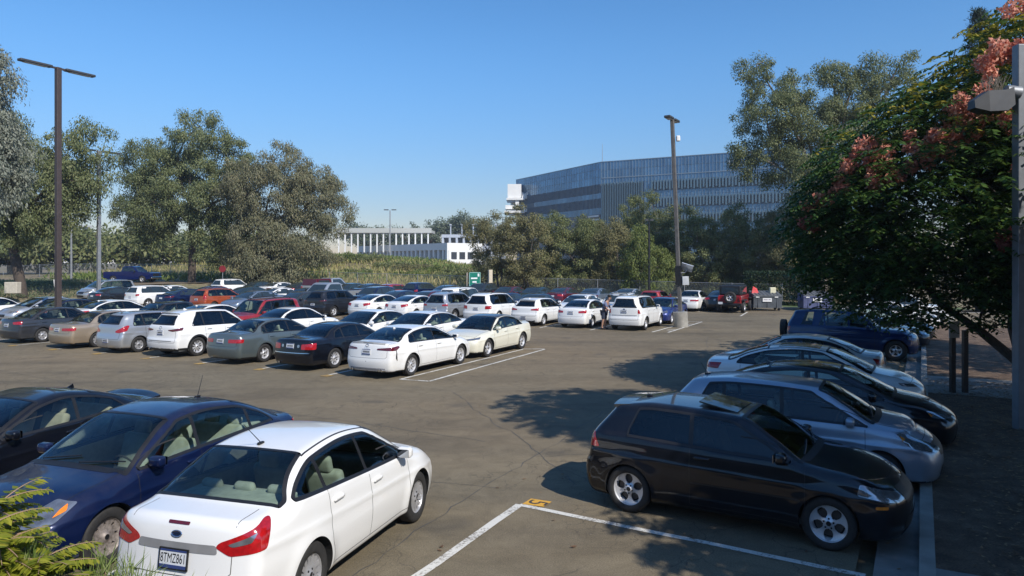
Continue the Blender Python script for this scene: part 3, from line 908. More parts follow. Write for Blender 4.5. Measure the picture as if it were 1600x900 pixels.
def suv(L, W, H, wb, fo, R=.35, cz=1.08, hz=.90, bz=1.05, rz=(1.12, None), wt=.35, cw=None, roofr=None, rslope=.34, **k):
    xf = wb / 2 + fo; xr = xf - L; cwx = wb / 2 - .12 if cw is None else cw
    rr_ = xr + rslope if roofr is None else roofr
    prof = [(xr - .6, bz + .02), (xr - .02, bz + .10), (xr + rslope * .35, bz + .25 * (H - bz) + .08), (rr_ - .04, H - .075), (rr_ + .12, H - .045), (rr_ * .4 + wt * .6 - .5, H), (wt, H - .055),
            (wt * .45 + cwx * .55, cz + (H - .055 - cz) * .50), (cwx, cz), (cwx + (xf - cwx) * .5, cz - (cz - hz) * .33), (xf - .20, hz + .05), (xf - .04, hz - .05), (xf + .5, hz - .25)]
    rearp = [(.15, .12), (.32, .03), (.5, 0), (.62, .0), (.72, .035), (bz, .07), (H - .1, rslope * .85), (H + .2, rslope)]
    p = dict(L=L, W=W, H=H, wb=wb, fo=fo, R=R, prof=prof, rearp=rearp, belt=[(xr, bz + .03), (-.5, bz), (cwx, bz - .05), (xf, bz - .12)],
             frontp=[(.15, .12), (.3, .03), (.5, 0), (.7, .015), (.85, .06), (1.0, .3)],
             ws=(wt + .02, cwx - .03), rg=(bz + .06, H - .15), cab=(xr + .20, cwx - .02), pillars=[-wb / 2 + .34, -.12], doorf=cwx - .20,
             dlo=[(xr + .42, xr + .62, cwx - .16, wt - .1)], rgview='rear', plz=.80, rpw=.14, zb=.24, rround=.10, rt=.06, crown=.05, tm=.40,
             tl=[('r', hw_(W) - .33, bz - .20), ('r', hw_(W) - .31, bz - .05), ('s', xr + .25, bz - .02), ('s', xr + .20, bz - .18)],
             hl=[('f', .50, hz - .13), ('f', .52, hz - .02), ('s', xf - .42, hz + .04), ('s', xf - .34, hz - .09)], rseat=-.80, tla=45)
    p.update(k)
    p['extra'] = p.get('extra', []) + [('grille', 'front', [(-.42, .58), (.42, .58), (.45, .76), (-.45, .76)], BLK, False),
                                       ('lower_intake', 'front', [(-.50, .30), (.50, .30), (.45, .44), (-.45, .44)], BLK, False)]
    return p
def hw_(W): return W / 2

def antenna(x, h, rake=-.6, base=True):
    def f(s, root, mats, lod):
        z = float(s.ztop(np.array(x), np.array(0.0))); mb = MB()
        mb.box((x, 0, z + .008), (.10, .04, .03), bev=.012); mb.tube([(x, 0, z + .015), (x + h * rake, 0, z + h)], [.006, .003], 6)
        mb.build('antenna', BLK, root)
    return f
def fin(x):
    def f(s, root, mats, lod):
        z = float(s.ztop(np.array(x), np.array(0.0))); mb = MB()
        v = [(x - .07, -.018, z - .01), (x + .09, -.018, z - .01), (x - .07, .018, z - .01), (x + .09, .018, z - .01), (x - .06, 0, z + .06)]
        mb.add(v, [(0, 1, 4), (1, 3, 4), (3, 2, 4), (2, 0, 4)]); mb.build('antenna', mats['paint'], root)
    return f
def rails(x0, x1, mat='chrome'):
    def f(s, root, mats, lod):
        for sg in (1, -1):
            pts = []
            for x in np.linspace(x0, x1, 8):
                zt, y = s.ztside(np.array([x])); pts.append((x, sg * (float(y[0]) - .10), float(s.ztop(np.array(x), y - .1)[0]) + (.055 if x0 < x < x1 else .0)))
            MB().tube(pts, .017, 6).build('roof_rail', BLK if mat != 'chrome' else CHR, root, smooth=True)
    return f
def exhaust(y, z=.27, n=1):
    def f(s, root, mats, lod):
        mb = MB()
        for i in range(n):
            for sg in ((1, -1) if y > 0 and n > 1 else (1,)):
                yy = sg * (y + i * .09); mb.tube([(s.xr - .005, yy, z), (s.xr + .25, yy, z)], .035, 12)
        mb.build('exhaust_pipe', CHR, root)
    return f
def roof_lines(w=.62):
    """black drip channels along the roof"""
    def f(s, root, mats, lod):
        if lod > 1: return
        mb = MB(); a, b = s.p['ws'][0] + .02, (s.p['rg'][1] if s.p['rgview'] == 'top' else s.xr + .55)
        xs = np.linspace(b, a, 16); _, y = s.ztside(xs); v, fc, n_ = s.strip(s.top, [(x, yy - .065) for x, yy in zip(xs, y)], .018, .002)
        mb.add(v, fc); vm, fm = mirror(v, fc); mb.add(vm, fm); mb.build('roof_channel', BLK, root, smooth=True)
    return f
def emblem(where, z, a=.09, b=.05, fill=None, txt=None, ring=CHR):
    def f(s, root, mats, lod):
        if lod > 1: return
        vw = getattr(s, where); c = vw(np.array([[0, z]]))[0]; nr = s.normal(c[None])[0]; mb = MB()
        t = np.linspace(0, 2 * math.pi, 25); pts = [(0.008, a * math.cos(q), b * math.sin(q)) for q in t]; mb.tube(pts, .006, 6, False)
        if fill is not None:
            mb.mi = 1; V = [(0.006, 0, 0)] + [(0.006, a * math.cos(q), b * math.sin(q)) for q in t[:-1]]; mb.add(V, [(0, 1 + i, 1 + (i + 1) % 24) for i in range(24)])
        if txt:
            mb.mi = 2; v, fc = text_geo(txt, b * 1.35); mb.add(np.stack([np.full(len(v), .010), v[:, 0] * (1 if where == 'front' else 1), v[:, 1]], 1), fc)
        o = mb.build('badge', [ring, fill or BLK, CHR], root)
        ang = math.asin(max(-1, min(1, nr[2]))); o.location = tuple(c)
        o.rotation_euler = (0, -ang, 0) if where == 'front' else (0, -ang, math.pi)
    return f
def lettering(x_or_y, z, txt, size, mat=BLK, bold=1.0):
    def f(s, root, mats, lod):
        if lod > 1: return
        c = s.rear(np.array([[x_or_y, z]]))[0]; nr = s.normal(c[None])[0]; v, fc = text_geo(txt, size, .001)
        o = mesh('badge', np.stack([v[:, 2] + .004, v[:, 0], v[:, 1]], 1), fc, mat, root, smooth=False)
        o.location = tuple(c); o.rotation_euler = (0, -math.asin(nr[2]), math.atan2(nr[1], nr[0]))
    return f
def nameplate(y, z):
    def f(s, root, mats, lod):
        c = s.rear(np.array([[y, z]]))[0]; nr = s.normal(c[None])[0]; MB().box((.004, 0, 0), (.006, .13, .012)).build('nameplate', BLK, root, loc=tuple(c), rot=(0, -math.asin(nr[2]), math.atan2(nr[1], nr[0])))
    return f
def roof_panel(x0=None, x1=None, m=.10):
    def f(s, root, mats, lod):
        a = x0 if x0 is not None else s.p['rg'][1] + .04; b = x1 if x1 is not None else s.p['ws'][0] - .03
        xs = np.linspace(a, b, 14); _, ye = s.ztside(xs); ye = ye - m
        poly = roundpoly([(x, y) for x, y in zip(xs, ye)] + [(x, -y) for x, y in zip(xs[::-1], ye[::-1])], .06, 3)
        v, fc, n_ = s.patch(s.top, poly, .004); mesh('roof_panel', v, fc, paint('black_roof', (.012, .012, .014), 0, .3, .3), root, normals=n_)
    return f
def tilted_sunroof(x0, x1, w):
    def f(s, root, mats, lod):
        z1 = float(s.ztop(np.array(x1), np.array(0.))); z0 = float(s.ztop(np.array(x0), np.array(0.))) + .075; mb = MB(); n = 7; V = []
        for y in np.linspace(-w, w, n):
            c = -.05 * y * y; V += [(x1, y, z1 + .012 + c), (x0, y, z0 + c), (x0, y, z0 - .02 + c), (x1, y, z1 - .006 + c)]
        F = [(i * 4 + k, (i + 1) * 4 + k, (i + 1) * 4 + (k + 1) % 4, i * 4 + (k + 1) % 4) for i in range(n - 1) for k in range(4)] + [(0, 1, 2, 3), (n * 4 - 1, n * 4 - 2, n * 4 - 3, n * 4 - 4)]
        mb.add(V, F); mb.build('sunroof_panel', GFAR, root)
        v, fc, n_ = s.patch(s.top, [(x0, -w), (x1, -w), (x1, w), (x0, w)], .003); mesh('sunroof_opening', v, fc, BLK, root, normals=n_)
    return f
def spoiler(ext=.20, th=.03, w=.52, mat=None, z=None, x=None):
    """roof-edge spoiler"""
    def f(s, root, mats, lod):
        x0 = x if x is not None else s.xr + s.p.get('spx', .36); mb = MB(); n = 9; V = []
        for y in np.linspace(-w, w, n):
            zz = float(s.ztop(np.array(x0 + .14), np.array(y)))
            sh = .06 * (y / w) ** 2
            V += [(x0 + .16 + sh, y, zz + .006), (x0 - ext + sh, y, zz - .025), (x0 - ext + .01 + sh, y, zz - .025 - th), (x0 + .10 + sh, y, zz - .05)]
        F = [];
        for i in range(n - 1):
            for k in range(4): F.append((i * 4 + k, i * 4 + (k + 1) % 4, (i + 1) * 4 + (k + 1) % 4, (i + 1) * 4 + k))
        F += [(3, 2, 1, 0), tuple((n - 1) * 4 + k for k in range(4))]
        mb.add(V, F); mb.build('rear_spoiler', mat or mats['paint'], root, smooth=True)
    return f
def deck_spoiler(h=.05, w=.62, x=None):
    def f(s, root, mats, lod):
        mb = MB(); V = []; n = 11; ys = np.linspace(-w, w, n)
        for y in ys:
            c = s.rear(np.array([[y, .95]]))[0]; x0 = c[0] + .05
            z = float(s.top(np.array([[x0 + .10, y]]))[0][2]); k = h * (1 - .7 * abs(y / w) ** 3)
            V += [(x0 + .16, y, z + .002), (x0 + .03, y, z + k), (x0 - .035, y, z + k + .003), (x0 - .03, y, z + k - .03), (x0 + .01, y, z - .06)]
        F = []
        for i in range(n - 1):
            for k in range(5): F.append((i * 5 + k, i * 5 + (k + 1) % 5, (i + 1) * 5 + (k + 1) % 5, (i + 1) * 5 + k))
        F += [(4, 3, 2, 1, 0), tuple((n - 1) * 5 + k for k in range(5))]
        mb.add(V, F); mb.build('trunk_spoiler', mats['paint'], root, smooth=True)
    return f
def spare_wheel(z=.95, off=.10):
    def f(s, root, mats, lod):
        ty, ri = wheel_meshes(s.R * .98, s.R * .62, .22, s.p.get('wheel', 'five'), 32 if lod < 2 else 20)
        w = bpy.data.objects.new('spare_wheel', ty); COL.objects.link(w); w.parent = root; w.location = (s.xr - off, 0, z); w.rotation_euler = (0, 0, math.pi / 2)
        r = bpy.data.objects.new('rim', ri); COL.objects.link(r); r.parent = w
    return f
def wipers():
    def f(s, root, mats, lod):
        if lod > 0: return
        x1 = s.p['ws'][1]
        for y0, y1 in ((.10, .68), (-.55, .02)):
            pts = []
            for k in range(7):
                t = k / 6; y = y0 + (y1 - y0) * t; x = x1 / (1 + s.q * y * y) - .03 - .10 * t; P = s.top(np.array([[x, y]]))[0]; pts.append((P[0], P[1], P[2] + .022))
            MB().tube(pts, .009, 6).build('wiper', BLK, root)
        # black cowl panel
        v, fc, n_ = s.patch(s.top, [(x1 / (1 + s.q * y * y) + .01, y) for y in np.linspace(-.68, .68, 15)] + [(x1 / (1 + s.q * y * y) + .055, y) for y in np.linspace(.62, -.62, 15)], .003)
        mesh('cowl_panel', v, fc, BLK, root, normals=n_)
    return f

def SPEC():
    S = {}
    # compact sedan, foreground white
    S['focus'] = sedan(4.53, 1.82, 1.48, 2.648, .875, .318, deck=1.10, tail=1.075, rg=-1.84, rt=-1.06, wt=.28, cw=1.20, cz=1.0, hz=.74, bz=.99,
        belt=[(-2.4, 1.10), (-1.6, 1.07), (-.8, 1.02), (.2, .965), (1.1, .925), (2.2, .85)], plz=.735, wheel='cap', rr=.212, pillars=[-.98, -.06], dlo=[(-1.63, -1.30, 1.08, .2)],
        tl=[('r', .43, .86), ('r', .47, .90), ('s', -1.94, 1.05), ('s', -1.86, 1.05), ('s', -2.05, .83), ('r', .58, .79)],
        tli=[('reverse_lamp', [('r', .55, .885), ('s', -2.10, .975), ('s', -2.16, .90), ('r', .60, .865)], CLR)],
        hl=[('f', .52, .70), ('f', .58, .76), ('s', 1.62, .90), ('s', 1.72, .80), ('f', .70, .66)], apw=.05, rpw=.085, seal=.045, tla=48,
        extra=[('light_recess', 'rear', [(-.46, .80), (.46, .80), (.44, .875), (-.44, .875)], simple('recess_grey', (.22, .22, .22), .5), False),
               ('brake_light', 'rear', [(-.12, 1.015), (.12, 1.015), (.125, 1.04), (-.125, 1.04)], REDD, False),
               ('fuel_door', 'side', [(-1.78 + .085 * math.cos(t), .93 + .085 * math.sin(t)) for t in np.linspace(0, 6.28, 17)[:-1]], None, False)],
        post=[antenna(-.98, .26, -1.15), roof_lines(), emblem('rear', .94, .058, .026, simple('badge_navy', (.01, .015, .05), .3), 'Ford'), lettering(.50, .62, 'SE', .03), nameplate(.50, .592)], trw=.60, trz=.60, hoodm=.16)
    S['dart'] = sedan(4.67, 1.83, 1.465, 2.70, .94, .325, deck=1.08, tail=1.04, rg=-1.95, rt=-1.0, wt=.18, cw=1.14, cz=.97, hz=.70, bz=.96,
        belt=[(-2.4, 1.05), (-1.2, 1.0), (0, .955), (1.2, .90), (2.3, .80)], wheel='steel', rr=.215, pillars=[-1.12, -.10], dlo=[(-1.66, -1.32, 1.02, .1)],
        hl=[('f', .42, .62), ('f', .46, .70), ('s', 1.74, .83), ('s', 1.66, .80), ('s', 1.95, .66), ('f', .66, .60)], hli=[('turn_signal', [('s', 1.84, .76), ('s', 1.74, .80), ('s', 1.80, .745), ('s', 1.95, .70)], AMB)],
        post=[antenna(-.95, .30, -.35), wipers()])
    S['coupe'] = sedan(4.63, 1.865, 1.385, 2.82, .85, .34, deck=1.03, tail=1.01, rg=-1.82, rt=-.75, wt=.12, cw=1.18, cz=.93, hz=.68, bz=.92,
        belt=[(-2.4, 1.02), (-1.2, .98), (-.2, .925), (1.2, .88), (2.3, .80)], pillars=[-.38], dlo=[(-1.32, -.95, 1.02, .1)], ft=.12, post=[fin(-.9), wipers(), deck_spoiler(.05)], door0=0, fseat=.0)
    S['coupe']['pillars'] = [-.38]
    S['malibu'] = sedan(4.92, 1.855, 1.465, 2.83, .96, .345, deck=1.09, tail=1.06, rg=-2.0, rt=-.95, wt=.32, cw=1.38, cz=1.0, hz=.76, bz=.96, dlo=[(-1.72, -1.35, 1.24, .2)], wheel='ten', rr=.235,
        hl=[('f', .55, .70), ('f', .55, .75), ('s', 1.80, .80), ('s', 1.88, .73)], tl=[('r', .50, .86), ('r', .50, .98), ('s', -2.02, 1.0), ('s', -2.10, .86)], post=[fin(-1.0), roof_lines()])
    S['malibu_roof'] = dict(S['malibu']); S['malibu_roof']['post'] = [fin(-1.0), roof_lines(), roof_panel(-.75, .18, .16)]
    S['altima'] = sedan(4.83, 1.83, 1.45, 2.775, .95, .33, deck=1.08, tail=1.03, rg=-1.95, rt=-.90, wt=.34, cw=1.36, cz=.99, hz=.72, bz=.95, dlo=[(-1.66, -1.30, 1.22, .2)], wheel='multi',
        hl=[('f', .50, .66), ('f', .52, .74), ('s', 1.78, .80), ('s', 1.9, .68)], hli=[('turn_signal', [('s', 1.90, .73), ('s', 1.82, .77), ('s', 1.88, .70)], AMB)], post=[fin(-1.0)])
    S['camry'] = sedan(4.895, 1.84, 1.445, 2.825, .96, .335, deck=1.09, tail=1.07, rg=-1.98, rt=-.98, wt=.26, cw=1.30, cz=.99, hz=.74, bz=.96, dlo=[(-1.52, -1.25, 1.14, .15)], wheel='ten', rr=.235, pillars=[-1.14, -.10],
        tl=[('r', .36, .86), ('r', .38, .91), ('s', -2.02, .97), ('s', -1.98, .93), ('s', -2.16, .84)], tla=45, plz=.80, mirx=1.02,
        extra=[('lower_bumper_insert', 'rear', [(-.62, .27), (.62, .27), (.66, .33), (-.66, .33)], simple('bumper_grey', (.30, .30, .31), .4), False), ('bumper_vent', 'side', [(-2.20, .62), (-2.16, .86), (-2.14, .86), (-2.13, .52)], BLK, True)],
        post=[exhaust(.50, .27, 2), emblem('rear', .985, .055, .038), deck_spoiler(.008), fin(-1.1), lettering(0, .905, 'C A M R Y', .045, CHR)], mats2=dict(tl=REDD))
    S['tl'] = sedan(4.73, 1.835, 1.44, 2.74, .95, .335, deck=1.10, tail=1.08, rg=-1.80, rt=-.92, wt=.20, cw=1.16, cz=.97, hz=.74, bz=.95, dlo=[(-1.48, -1.18, 1.02, .1)], wheel='five', rr=.228, pillars=[-1.06, -.12],
        hl=[('f', .40, .64), ('f', .40, .69), ('s', 1.80, .77), ('s', 1.92, .69)], post=[fin(-1.0), wipers(), roof_panel(m=.03)])
    S['lexus'] = sedan(4.80, 1.80, 1.42, 2.80, .84, .335, deck=1.04, tail=1.01, rg=-1.80, rt=-.90, wt=.14, cw=1.14, cz=.97, hz=.72, bz=.92, dlo=[(-1.42, -1.12, .98, .1)], wheel='ten', rr=.225, pillars=[-.92, -.10], plz=.80, wr=.12, sec=[(.0, .16), (.18, .10), (.26, .06), (.40, .02), (.60, .0), (.8, .01), (.92, .03), (1.0, .06), (1.3, .14)],
        tl=[('r', .44, .70), ('r', .44, .86), ('s', -2.20, .90), ('s', -2.26, .70)],
        extra=[('reverse_lamp', 'rear', [(.33 + .05 * math.cos(t), .80 + .05 * math.sin(t)) for t in np.linspace(0, 6.28, 13)[:-1]], CLR, True), ('bumper_strip', 'rear', [(-.74, .575), (.74, .575), (.74, .595), (-.74, .595)], CHR, False)], post=[exhaust(.45, .27, 1)])
    S['avalon'] = sedan(4.87, 1.82, 1.455, 2.72, .98, .32, deck=1.08, tail=1.05, rg=-1.82, rt=-1.06, wt=.12, cw=1.08, cz=.99, hz=.74, bz=.95, dlo=[(-1.46, -1.26, .94, .1)], wheel='five', rr=.205, pillars=[-1.20, -.16], kr=.17,
        sec=[(.0, .16), (.18, .10), (.26, .06), (.40, .018), (.56, .0), (.8, .01), (.92, .03), (1.0, .055), (1.3, .13)], tl=[('r', .36, .74), ('r', .36, .86), ('s', -2.22, .87), ('s', -2.26, .75)], plz=.80)
    S['accord'] = sedan(4.80, 1.785, 1.43, 2.715, .94, .31, deck=1.02, tail=.99, rg=-1.72, rt=-.96, wt=.12, cw=1.12, cz=.94, hz=.68, bz=.91, dlo=[(-1.34, -1.12, .98, .1)], wheel='cap7', rr=.20, pillars=[-1.10, -.16],
        sec=[(.0, .16), (.18, .10), (.26, .06), (.40, .018), (.56, .0), (.8, .01), (.92, .03), (1.0, .055), (1.3, .13)], tl=[('r', .30, .72), ('r', .30, .83), ('s', -2.18, .85), ('s', -2.24, .73)], plz=.77)
    S['corolla'] = sedan(4.60, 1.76, 1.46, 2.60, .95, .31, deck=1.07, tail=1.04, rg=-1.82, rt=-.98, wt=.22, cw=1.14, cz=.97, hz=.72, bz=.94, tl=[('r', .44, .82), ('r', .40, .92), ('s', -2.06, .95), ('s', -2.12, .82)], wheel='cap7', rr=.20, plz=.78)
    S['civic'] = sedan(4.63, 1.80, 1.416, 2.70, .90, .32, deck=1.10, tail=1.04, rg=-1.98, rt=-.85, wt=.26, cw=1.22, cz=.94, hz=.70, bz=.93, tl=[('r', .50, .76), ('r', .44, .92), ('r', .58, .95), ('s', -2.02, .97), ('s', -2.08, .86), ('r', .64, .80)], wheel='five')
    S['sentra'] = sedan(4.62, 1.76, 1.45, 2.70, .92, .315, deck=1.08, tail=1.05, rg=-1.84, rt=-.90, wt=.26, cw=1.18, cz=.97, hz=.72, bz=.94, tl=[('r', .44, .80), ('r', .42, .90), ('s', -2.0, .96), ('s', -2.12, .80)])
    S['prius'] = sedan(4.45, 1.725, 1.49, 2.70, .90, .305, deck=1.22, tail=1.18, rg=-2.02, rt=-.95, wt=.42, cw=1.36, cz=1.02, hz=.72, bz=.95, tl=[('r', .52, .84), ('r', .50, 1.02), ('s', -2.05, 1.05), ('s', -2.12, .88)], dlo=[(-1.55, -1.2, 1.2, .3)])
    # hatchbacks
    S['gti'] = suv(4.21, 1.76, 1.47, 2.578, .87, .317, cz=.99, hz=.76, bz=.95, wt=.18, cw=1.06, rslope=.50, zb=.17, tm=.42, kr=.105, crown=.04, wheel='fivehole', rr=.228, pillars=[-.42], doorf=1.02, door0=0,
        dlo=[(-1.36, -1.22, .92, .1)], belt=[(-2.05, 1.03), (-1.0, 1.0), (0, .965), (.9, .94), (2.1, .82)], rg=(1.08, 1.34), plz=.62, rpw=.12, apw=.05, mirx=.74,
        frontp=[(.15, .10), (.3, .02), (.45, 0), (.62, .02), (.75, .10), (.9, .30)], gap=.03, fround=.34,
        rearp=[(.15, .10), (.32, .02), (.5, 0), (.62, .01), (.70, .05), (.95, .09), (1.40, .40), (1.7, .55)],
        tl=[('r', .58, .84), ('r', .56, .94), ('r', .66, 1.02), ('s', -1.80, 1.03), ('s', -1.72, .84)], tli=[],
        hl=[('f', .44, .64), ('f', .50, .72), ('s', 1.62, .82), ('s', 1.60, .70), ('f', .62, .62)], hla=50, fseat=.0, rseat=-.85,
        extra=[('side_marker', 'side', [(1.80, .565), (1.93, .565), (1.93, .60), (1.80, .60)], AMB, True), ('door_moulding', 'side', [(-.40, .545), (.98, .545), (.98, .565), (-.40, .565)], BLK, True)],
        post=[spoiler(.14, .035, .54), antenna(-1.28, .05, -.9), wipers(), tilted_sunroof(-.42, .10, .40)], tw=.225, spx=.50)
    S['versa'] = suv(4.30, 1.695, 1.53, 2.60, .88, .305, cz=1.05, hz=.80, bz=.99, wt=.42, cw=1.30, rslope=.55, zb=.18, tm=.42, wheel='cap7', rr=.19, dlo=[(-1.52, -1.30, 1.18, .3)], rg=(1.10, 1.40), plz=.48, pillars=[-1.02, -.10], rpw=.14,
        frontp=[(.15, .10), (.3, .02), (.45, 0), (.62, .03), (.75, .13), (.9, .36)], rearp=[(.15, .10), (.32, .02), (.5, 0), (.62, .02), (.75, .06), (1.0, .10), (1.44, .42), (1.7, .55)],
        tl=[('r', .46, .80), ('r', .46, .86), ('s', -1.72, 1.06), ('s', -1.64, 1.04), ('s', -1.78, .86), ('r', .62, .78)],
        hl=[('f', .36, .66), ('f', .40, .72), ('s', 1.56, .92), ('s', 1.50, .88), ('s', 1.72, .72), ('f', .58, .64)], hli=[('turn_signal', [('s', 1.64, .84), ('s', 1.56, .88), ('s', 1.60, .80)], AMB)], hla=45, post=[antenna(-1.45, .20, -.6), wipers()], spx=.55)
    S['hatch'] = suv(4.33, 1.76, 1.48, 2.60, .92, .315, cz=1.0, hz=.74, bz=.96, wt=.26, cw=1.14, rslope=.60, zb=.18, tm=.44, wheel='five', dlo=[(-1.46, -1.25, 1.0, .15)], rg=(1.06, 1.33), plz=.46, tl=[('r', .40, .86), ('r', .42, .92), ('s', -1.82, 1.0), ('s', -1.92, .84)], post=[fin(-1.3), spoiler(.10, .03, .5)], spx=.58,
        extra=[('rear_diffuser', 'rear', [(-.60, .19), (.60, .19), (.66, .34), (.50, .30), (-.50, .30), (-.66, .34)], BLK, False)])
    # sport utility
    S['cx5'] = suv(4.55, 1.84, 1.68, 2.70, .90, .355, cz=1.12, hz=.92, bz=1.08, wt=.22, cw=1.06, rslope=.52, clad=.34, wheel='ten', rr=.24, dlo=[(-1.58, -1.22, .92, .1)], rg=(1.18, 1.50), plz=.90,
        tl=[('r', .40, .985), ('r', .40, 1.01), ('s', -1.92, 1.10), ('s', -1.98, 1.0), ('r', .60, .95)], mats2=dict(tl=REDD), spx=.50,
        post=[fin(-1.2), spoiler(.10), emblem('rear', 1.08, .06, .05), exhaust(.55, .30, 1)], extra=[('bumper_strip', 'rear', [(-.60, .60), (.60, .60), (.60, .615), (-.60, .615)], BLK, False)])
    S['compass'] = suv(4.45, 1.80, 1.66, 2.63, .90, .34, cz=1.12, hz=.95, bz=1.08, wt=.20, cw=1.02, rslope=.42)
    S['tiguan'] = suv(4.43, 1.81, 1.67, 2.60, .92, .34, cz=1.08, hz=.88, bz=1.04, wt=.25, cw=1.04, rslope=.42, clad=.30, tl=[('r', .52, .92), ('r', .52, 1.02), ('s', -1.98, 1.05), ('s', -2.0, .93)], post=[rails(-1.3, .1)])
    S['sorento'] = suv(4.67, 1.885, 1.70, 2.70, .93, .35, cz=1.10, hz=.92, bz=1.06, wt=.25, cw=1.06, rslope=.40, tl=[('r', .56, .84), ('r', .58, 1.02), ('s', -2.12, 1.04), ('s', -2.16, .86)], post=[rails(-1.5, .1, 'b')], plz=.86)
    S['cherokee'] = suv(4.62, 1.86, 1.68, 2.70, .95, .35, cz=1.10, hz=.92, bz=1.10, wt=.22, cw=1.04, rslope=.44, clad=.42, tl=[('r', .52, 1.0), ('r', .52, 1.06), ('s', -1.98, 1.10), ('s', -2.0, 1.03)], mats2=dict(tl=REDD))
    S['escape'] = suv(4.44, 1.81, 1.74, 2.62, .88, .345, cz=1.14, hz=1.0, bz=1.10, wt=.22, cw=.92, rslope=.22, tm=.30, kr=.13, wheel='five', rr=.21, clad=0, dlo=[(-1.78, -1.66, .78, .1)], pillars=[-1.0, -.12], rg=(1.17, 1.60), rpw=.11, cab=(-2.0, .9),
        tl=[('r', .70, .88), ('r', .70, 1.08), ('s', -2.10, 1.08), ('s', -2.08, .88)], post=[rails(-1.6, .1, 'b'), emblem('rear', 1.09, .05, .022, simple('badge_navy', (.01, .015, .05), .3))], plz=.98,
        extra=[('bumper_strip', 'rear', [(-.66, .76), (.66, .76), (.66, .80), (-.66, .80)], simple('bumper_grey', (.30, .30, .31), .4), False)])
    S['rodeo'] = suv(4.45, 1.79, 1.72, 2.70, .74, .36, cz=1.13, hz=1.0, bz=1.10, wt=.12, cw=.88, rslope=.36, tm=.32, kr=.14, wheel='five', rr=.21, dlo=[(-1.80, -1.62, -1.36, -1.30), (-1.20, -1.02, .74, .1)], pillars=[-.95, -.14], post=[spare_wheel(.92, .10), rails(-1.5, 0, 'b')], cab=(-1.95, .85), hl=[('f', .50, .80), ('f', .52, .92), ('s', 1.80, .96), ('s', 1.85, .84)])
    S['suvbox'] = suv(4.75, 1.88, 1.78, 2.75, .90, .37, cz=1.15, hz=1.02, bz=1.12, wt=.15, cw=.95, rslope=.24, tm=.30, kr=.13, dlo=[(-1.95, -1.82, .8, .1)], post=[rails(-1.6, 0, 'b')])
    S['wagon'] = suv(4.36, 1.77, 1.55, 2.60, .90, .32, cz=1.06, hz=.86, bz=1.0, wt=.30, cw=1.12, rslope=.50, tl=[('r', .62, .84), ('r', .62, 1.12), ('s', -1.82, 1.14), ('s', -1.90, .86)], post=[rails(-1.2, .2)])
    S['minivan'] = suv(5.08, 1.97, 1.75, 3.03, .98, .335, cz=1.12, hz=.82, bz=1.02, wt=.62, cw=1.66, rslope=.30, tm=.34, zb=.18, frontp=[(.15, .10), (.3, .02), (.45, 0), (.62, .03), (.8, .2), (.9, .4)], post=[rails(-1.8, .3)], pillars=[-1.0, .10], hl=[('f', .48, .66), ('f', .52, .74), ('s', 2.05, .90), ('s', 2.15, .76)], cab=(-2.4, 1.6))
    S['minicar'] = suv(3.72, 1.68, 1.41, 2.47, .65, .305, cz=1.0, hz=.84, bz=.96, wt=.12, cw=.80, rslope=.26, zb=.17, tm=.30, dlo=[(-1.35, -1.22, .62, .1)], pillars=[-.45], rg=(1.02, 1.27), plz=.68, door0=0, fseat=-.1, rseat=-.85)
    return S
# ================================================================== ground
def sstep(a, b, x): t = np.clip((x - a) / (b - a), 0, 1); return t * t * (3 - 2 * t)
def vnoise(x, y, sc, seed=0):
    rs = np.random.RandomState(seed); r = np.zeros_like(x, dtype=float)
    for k in range(6):
        a = rs.uniform(0, 2 * math.pi); f = sc * (1.6 ** k) * rs.uniform(.8, 1.2); r += np.sin((x * math.cos(a) + y * math.sin(a)) * f + rs.uniform(0, 6.28)) * .6 ** k
    return r / 2.4
def terr(x, y):
    x = np.asarray(x, float); y = np.asarray(y, float)
    s = x * E1[0] + y * E1[1]; t = x * E2[0] + y * E2[1]
    z = np.full_like(x, -.10)
    z += sstep(60.5, 63.5, s) * (.08 + np.clip((-t - 11) * .0185, 0, 1.35))
    left = sstep(-66.5, -70, t) * sstep(30, 34, s)
    z = np.maximum(z, left * 1.0 + (-.1) * (1 - left))
    z += 2.6 * np.exp(-((x + 33) / 24) ** 2 - ((y - 128) / 22) ** 2) * sstep(62, 75, s)
    z += .5 * np.exp(-((x + 8) / 16) ** 2 - ((y - 125) / 24) ** 2) * sstep(62, 75, s)
    z += vnoise(x, y, .25, 3) * .18 * sstep(66, 80, s)
    z += sstep(.35, .65, t - .031 * s) * .20
    # the planted bank the photographer stands above
    z = np.maximum(z, -.1 + 2.05 * sstep(4.6, 2.6, y) * (t < .6) * sstep(-14, -10, x) * (x < 6))
    return z
def rgb_noise(nt, vec, cols, scale, detail=6, rough=.6, distort=0.0):
    n = N(nt, 'ShaderNodeTexNoise'); n.inputs['Scale'].default_value = scale; n.inputs['Detail'].default_value = detail
    n.inputs['Roughness'].default_value = rough; n.inputs['Distortion'].default_value = distort
    nt.links.new(vec, n.inputs['Vector'])
    r = N(nt, 'ShaderNodeValToRGB'); e = r.color_ramp.elements
    pos = np.linspace(.32, .68, len(cols))
    for i, c in enumerate(cols):
        el = e[i] if i < 2 else e.new(.5)
        el.position = pos[i]; el.color = (*c, 1)
    nt.links.new(n.outputs[0], r.inputs[0]); return r.outputs[0], n.outputs[0]
def mixc(nt, a, b, f, typ='MIX'):
    m = N(nt, 'ShaderNodeMix', data_type='RGBA', blend_type=typ)
    for s_, v in (('A', a), ('B', b)):
        if isinstance(v, tuple): m.inputs[s_].default_value = (*v, 1)
        else: nt.links.new(v, m.inputs[s_])
    if isinstance(f, (int, float)): m.inputs['Factor'].default_value = f
    else: nt.links.new(f, m.inputs['Factor'])
    return m.outputs['Result']
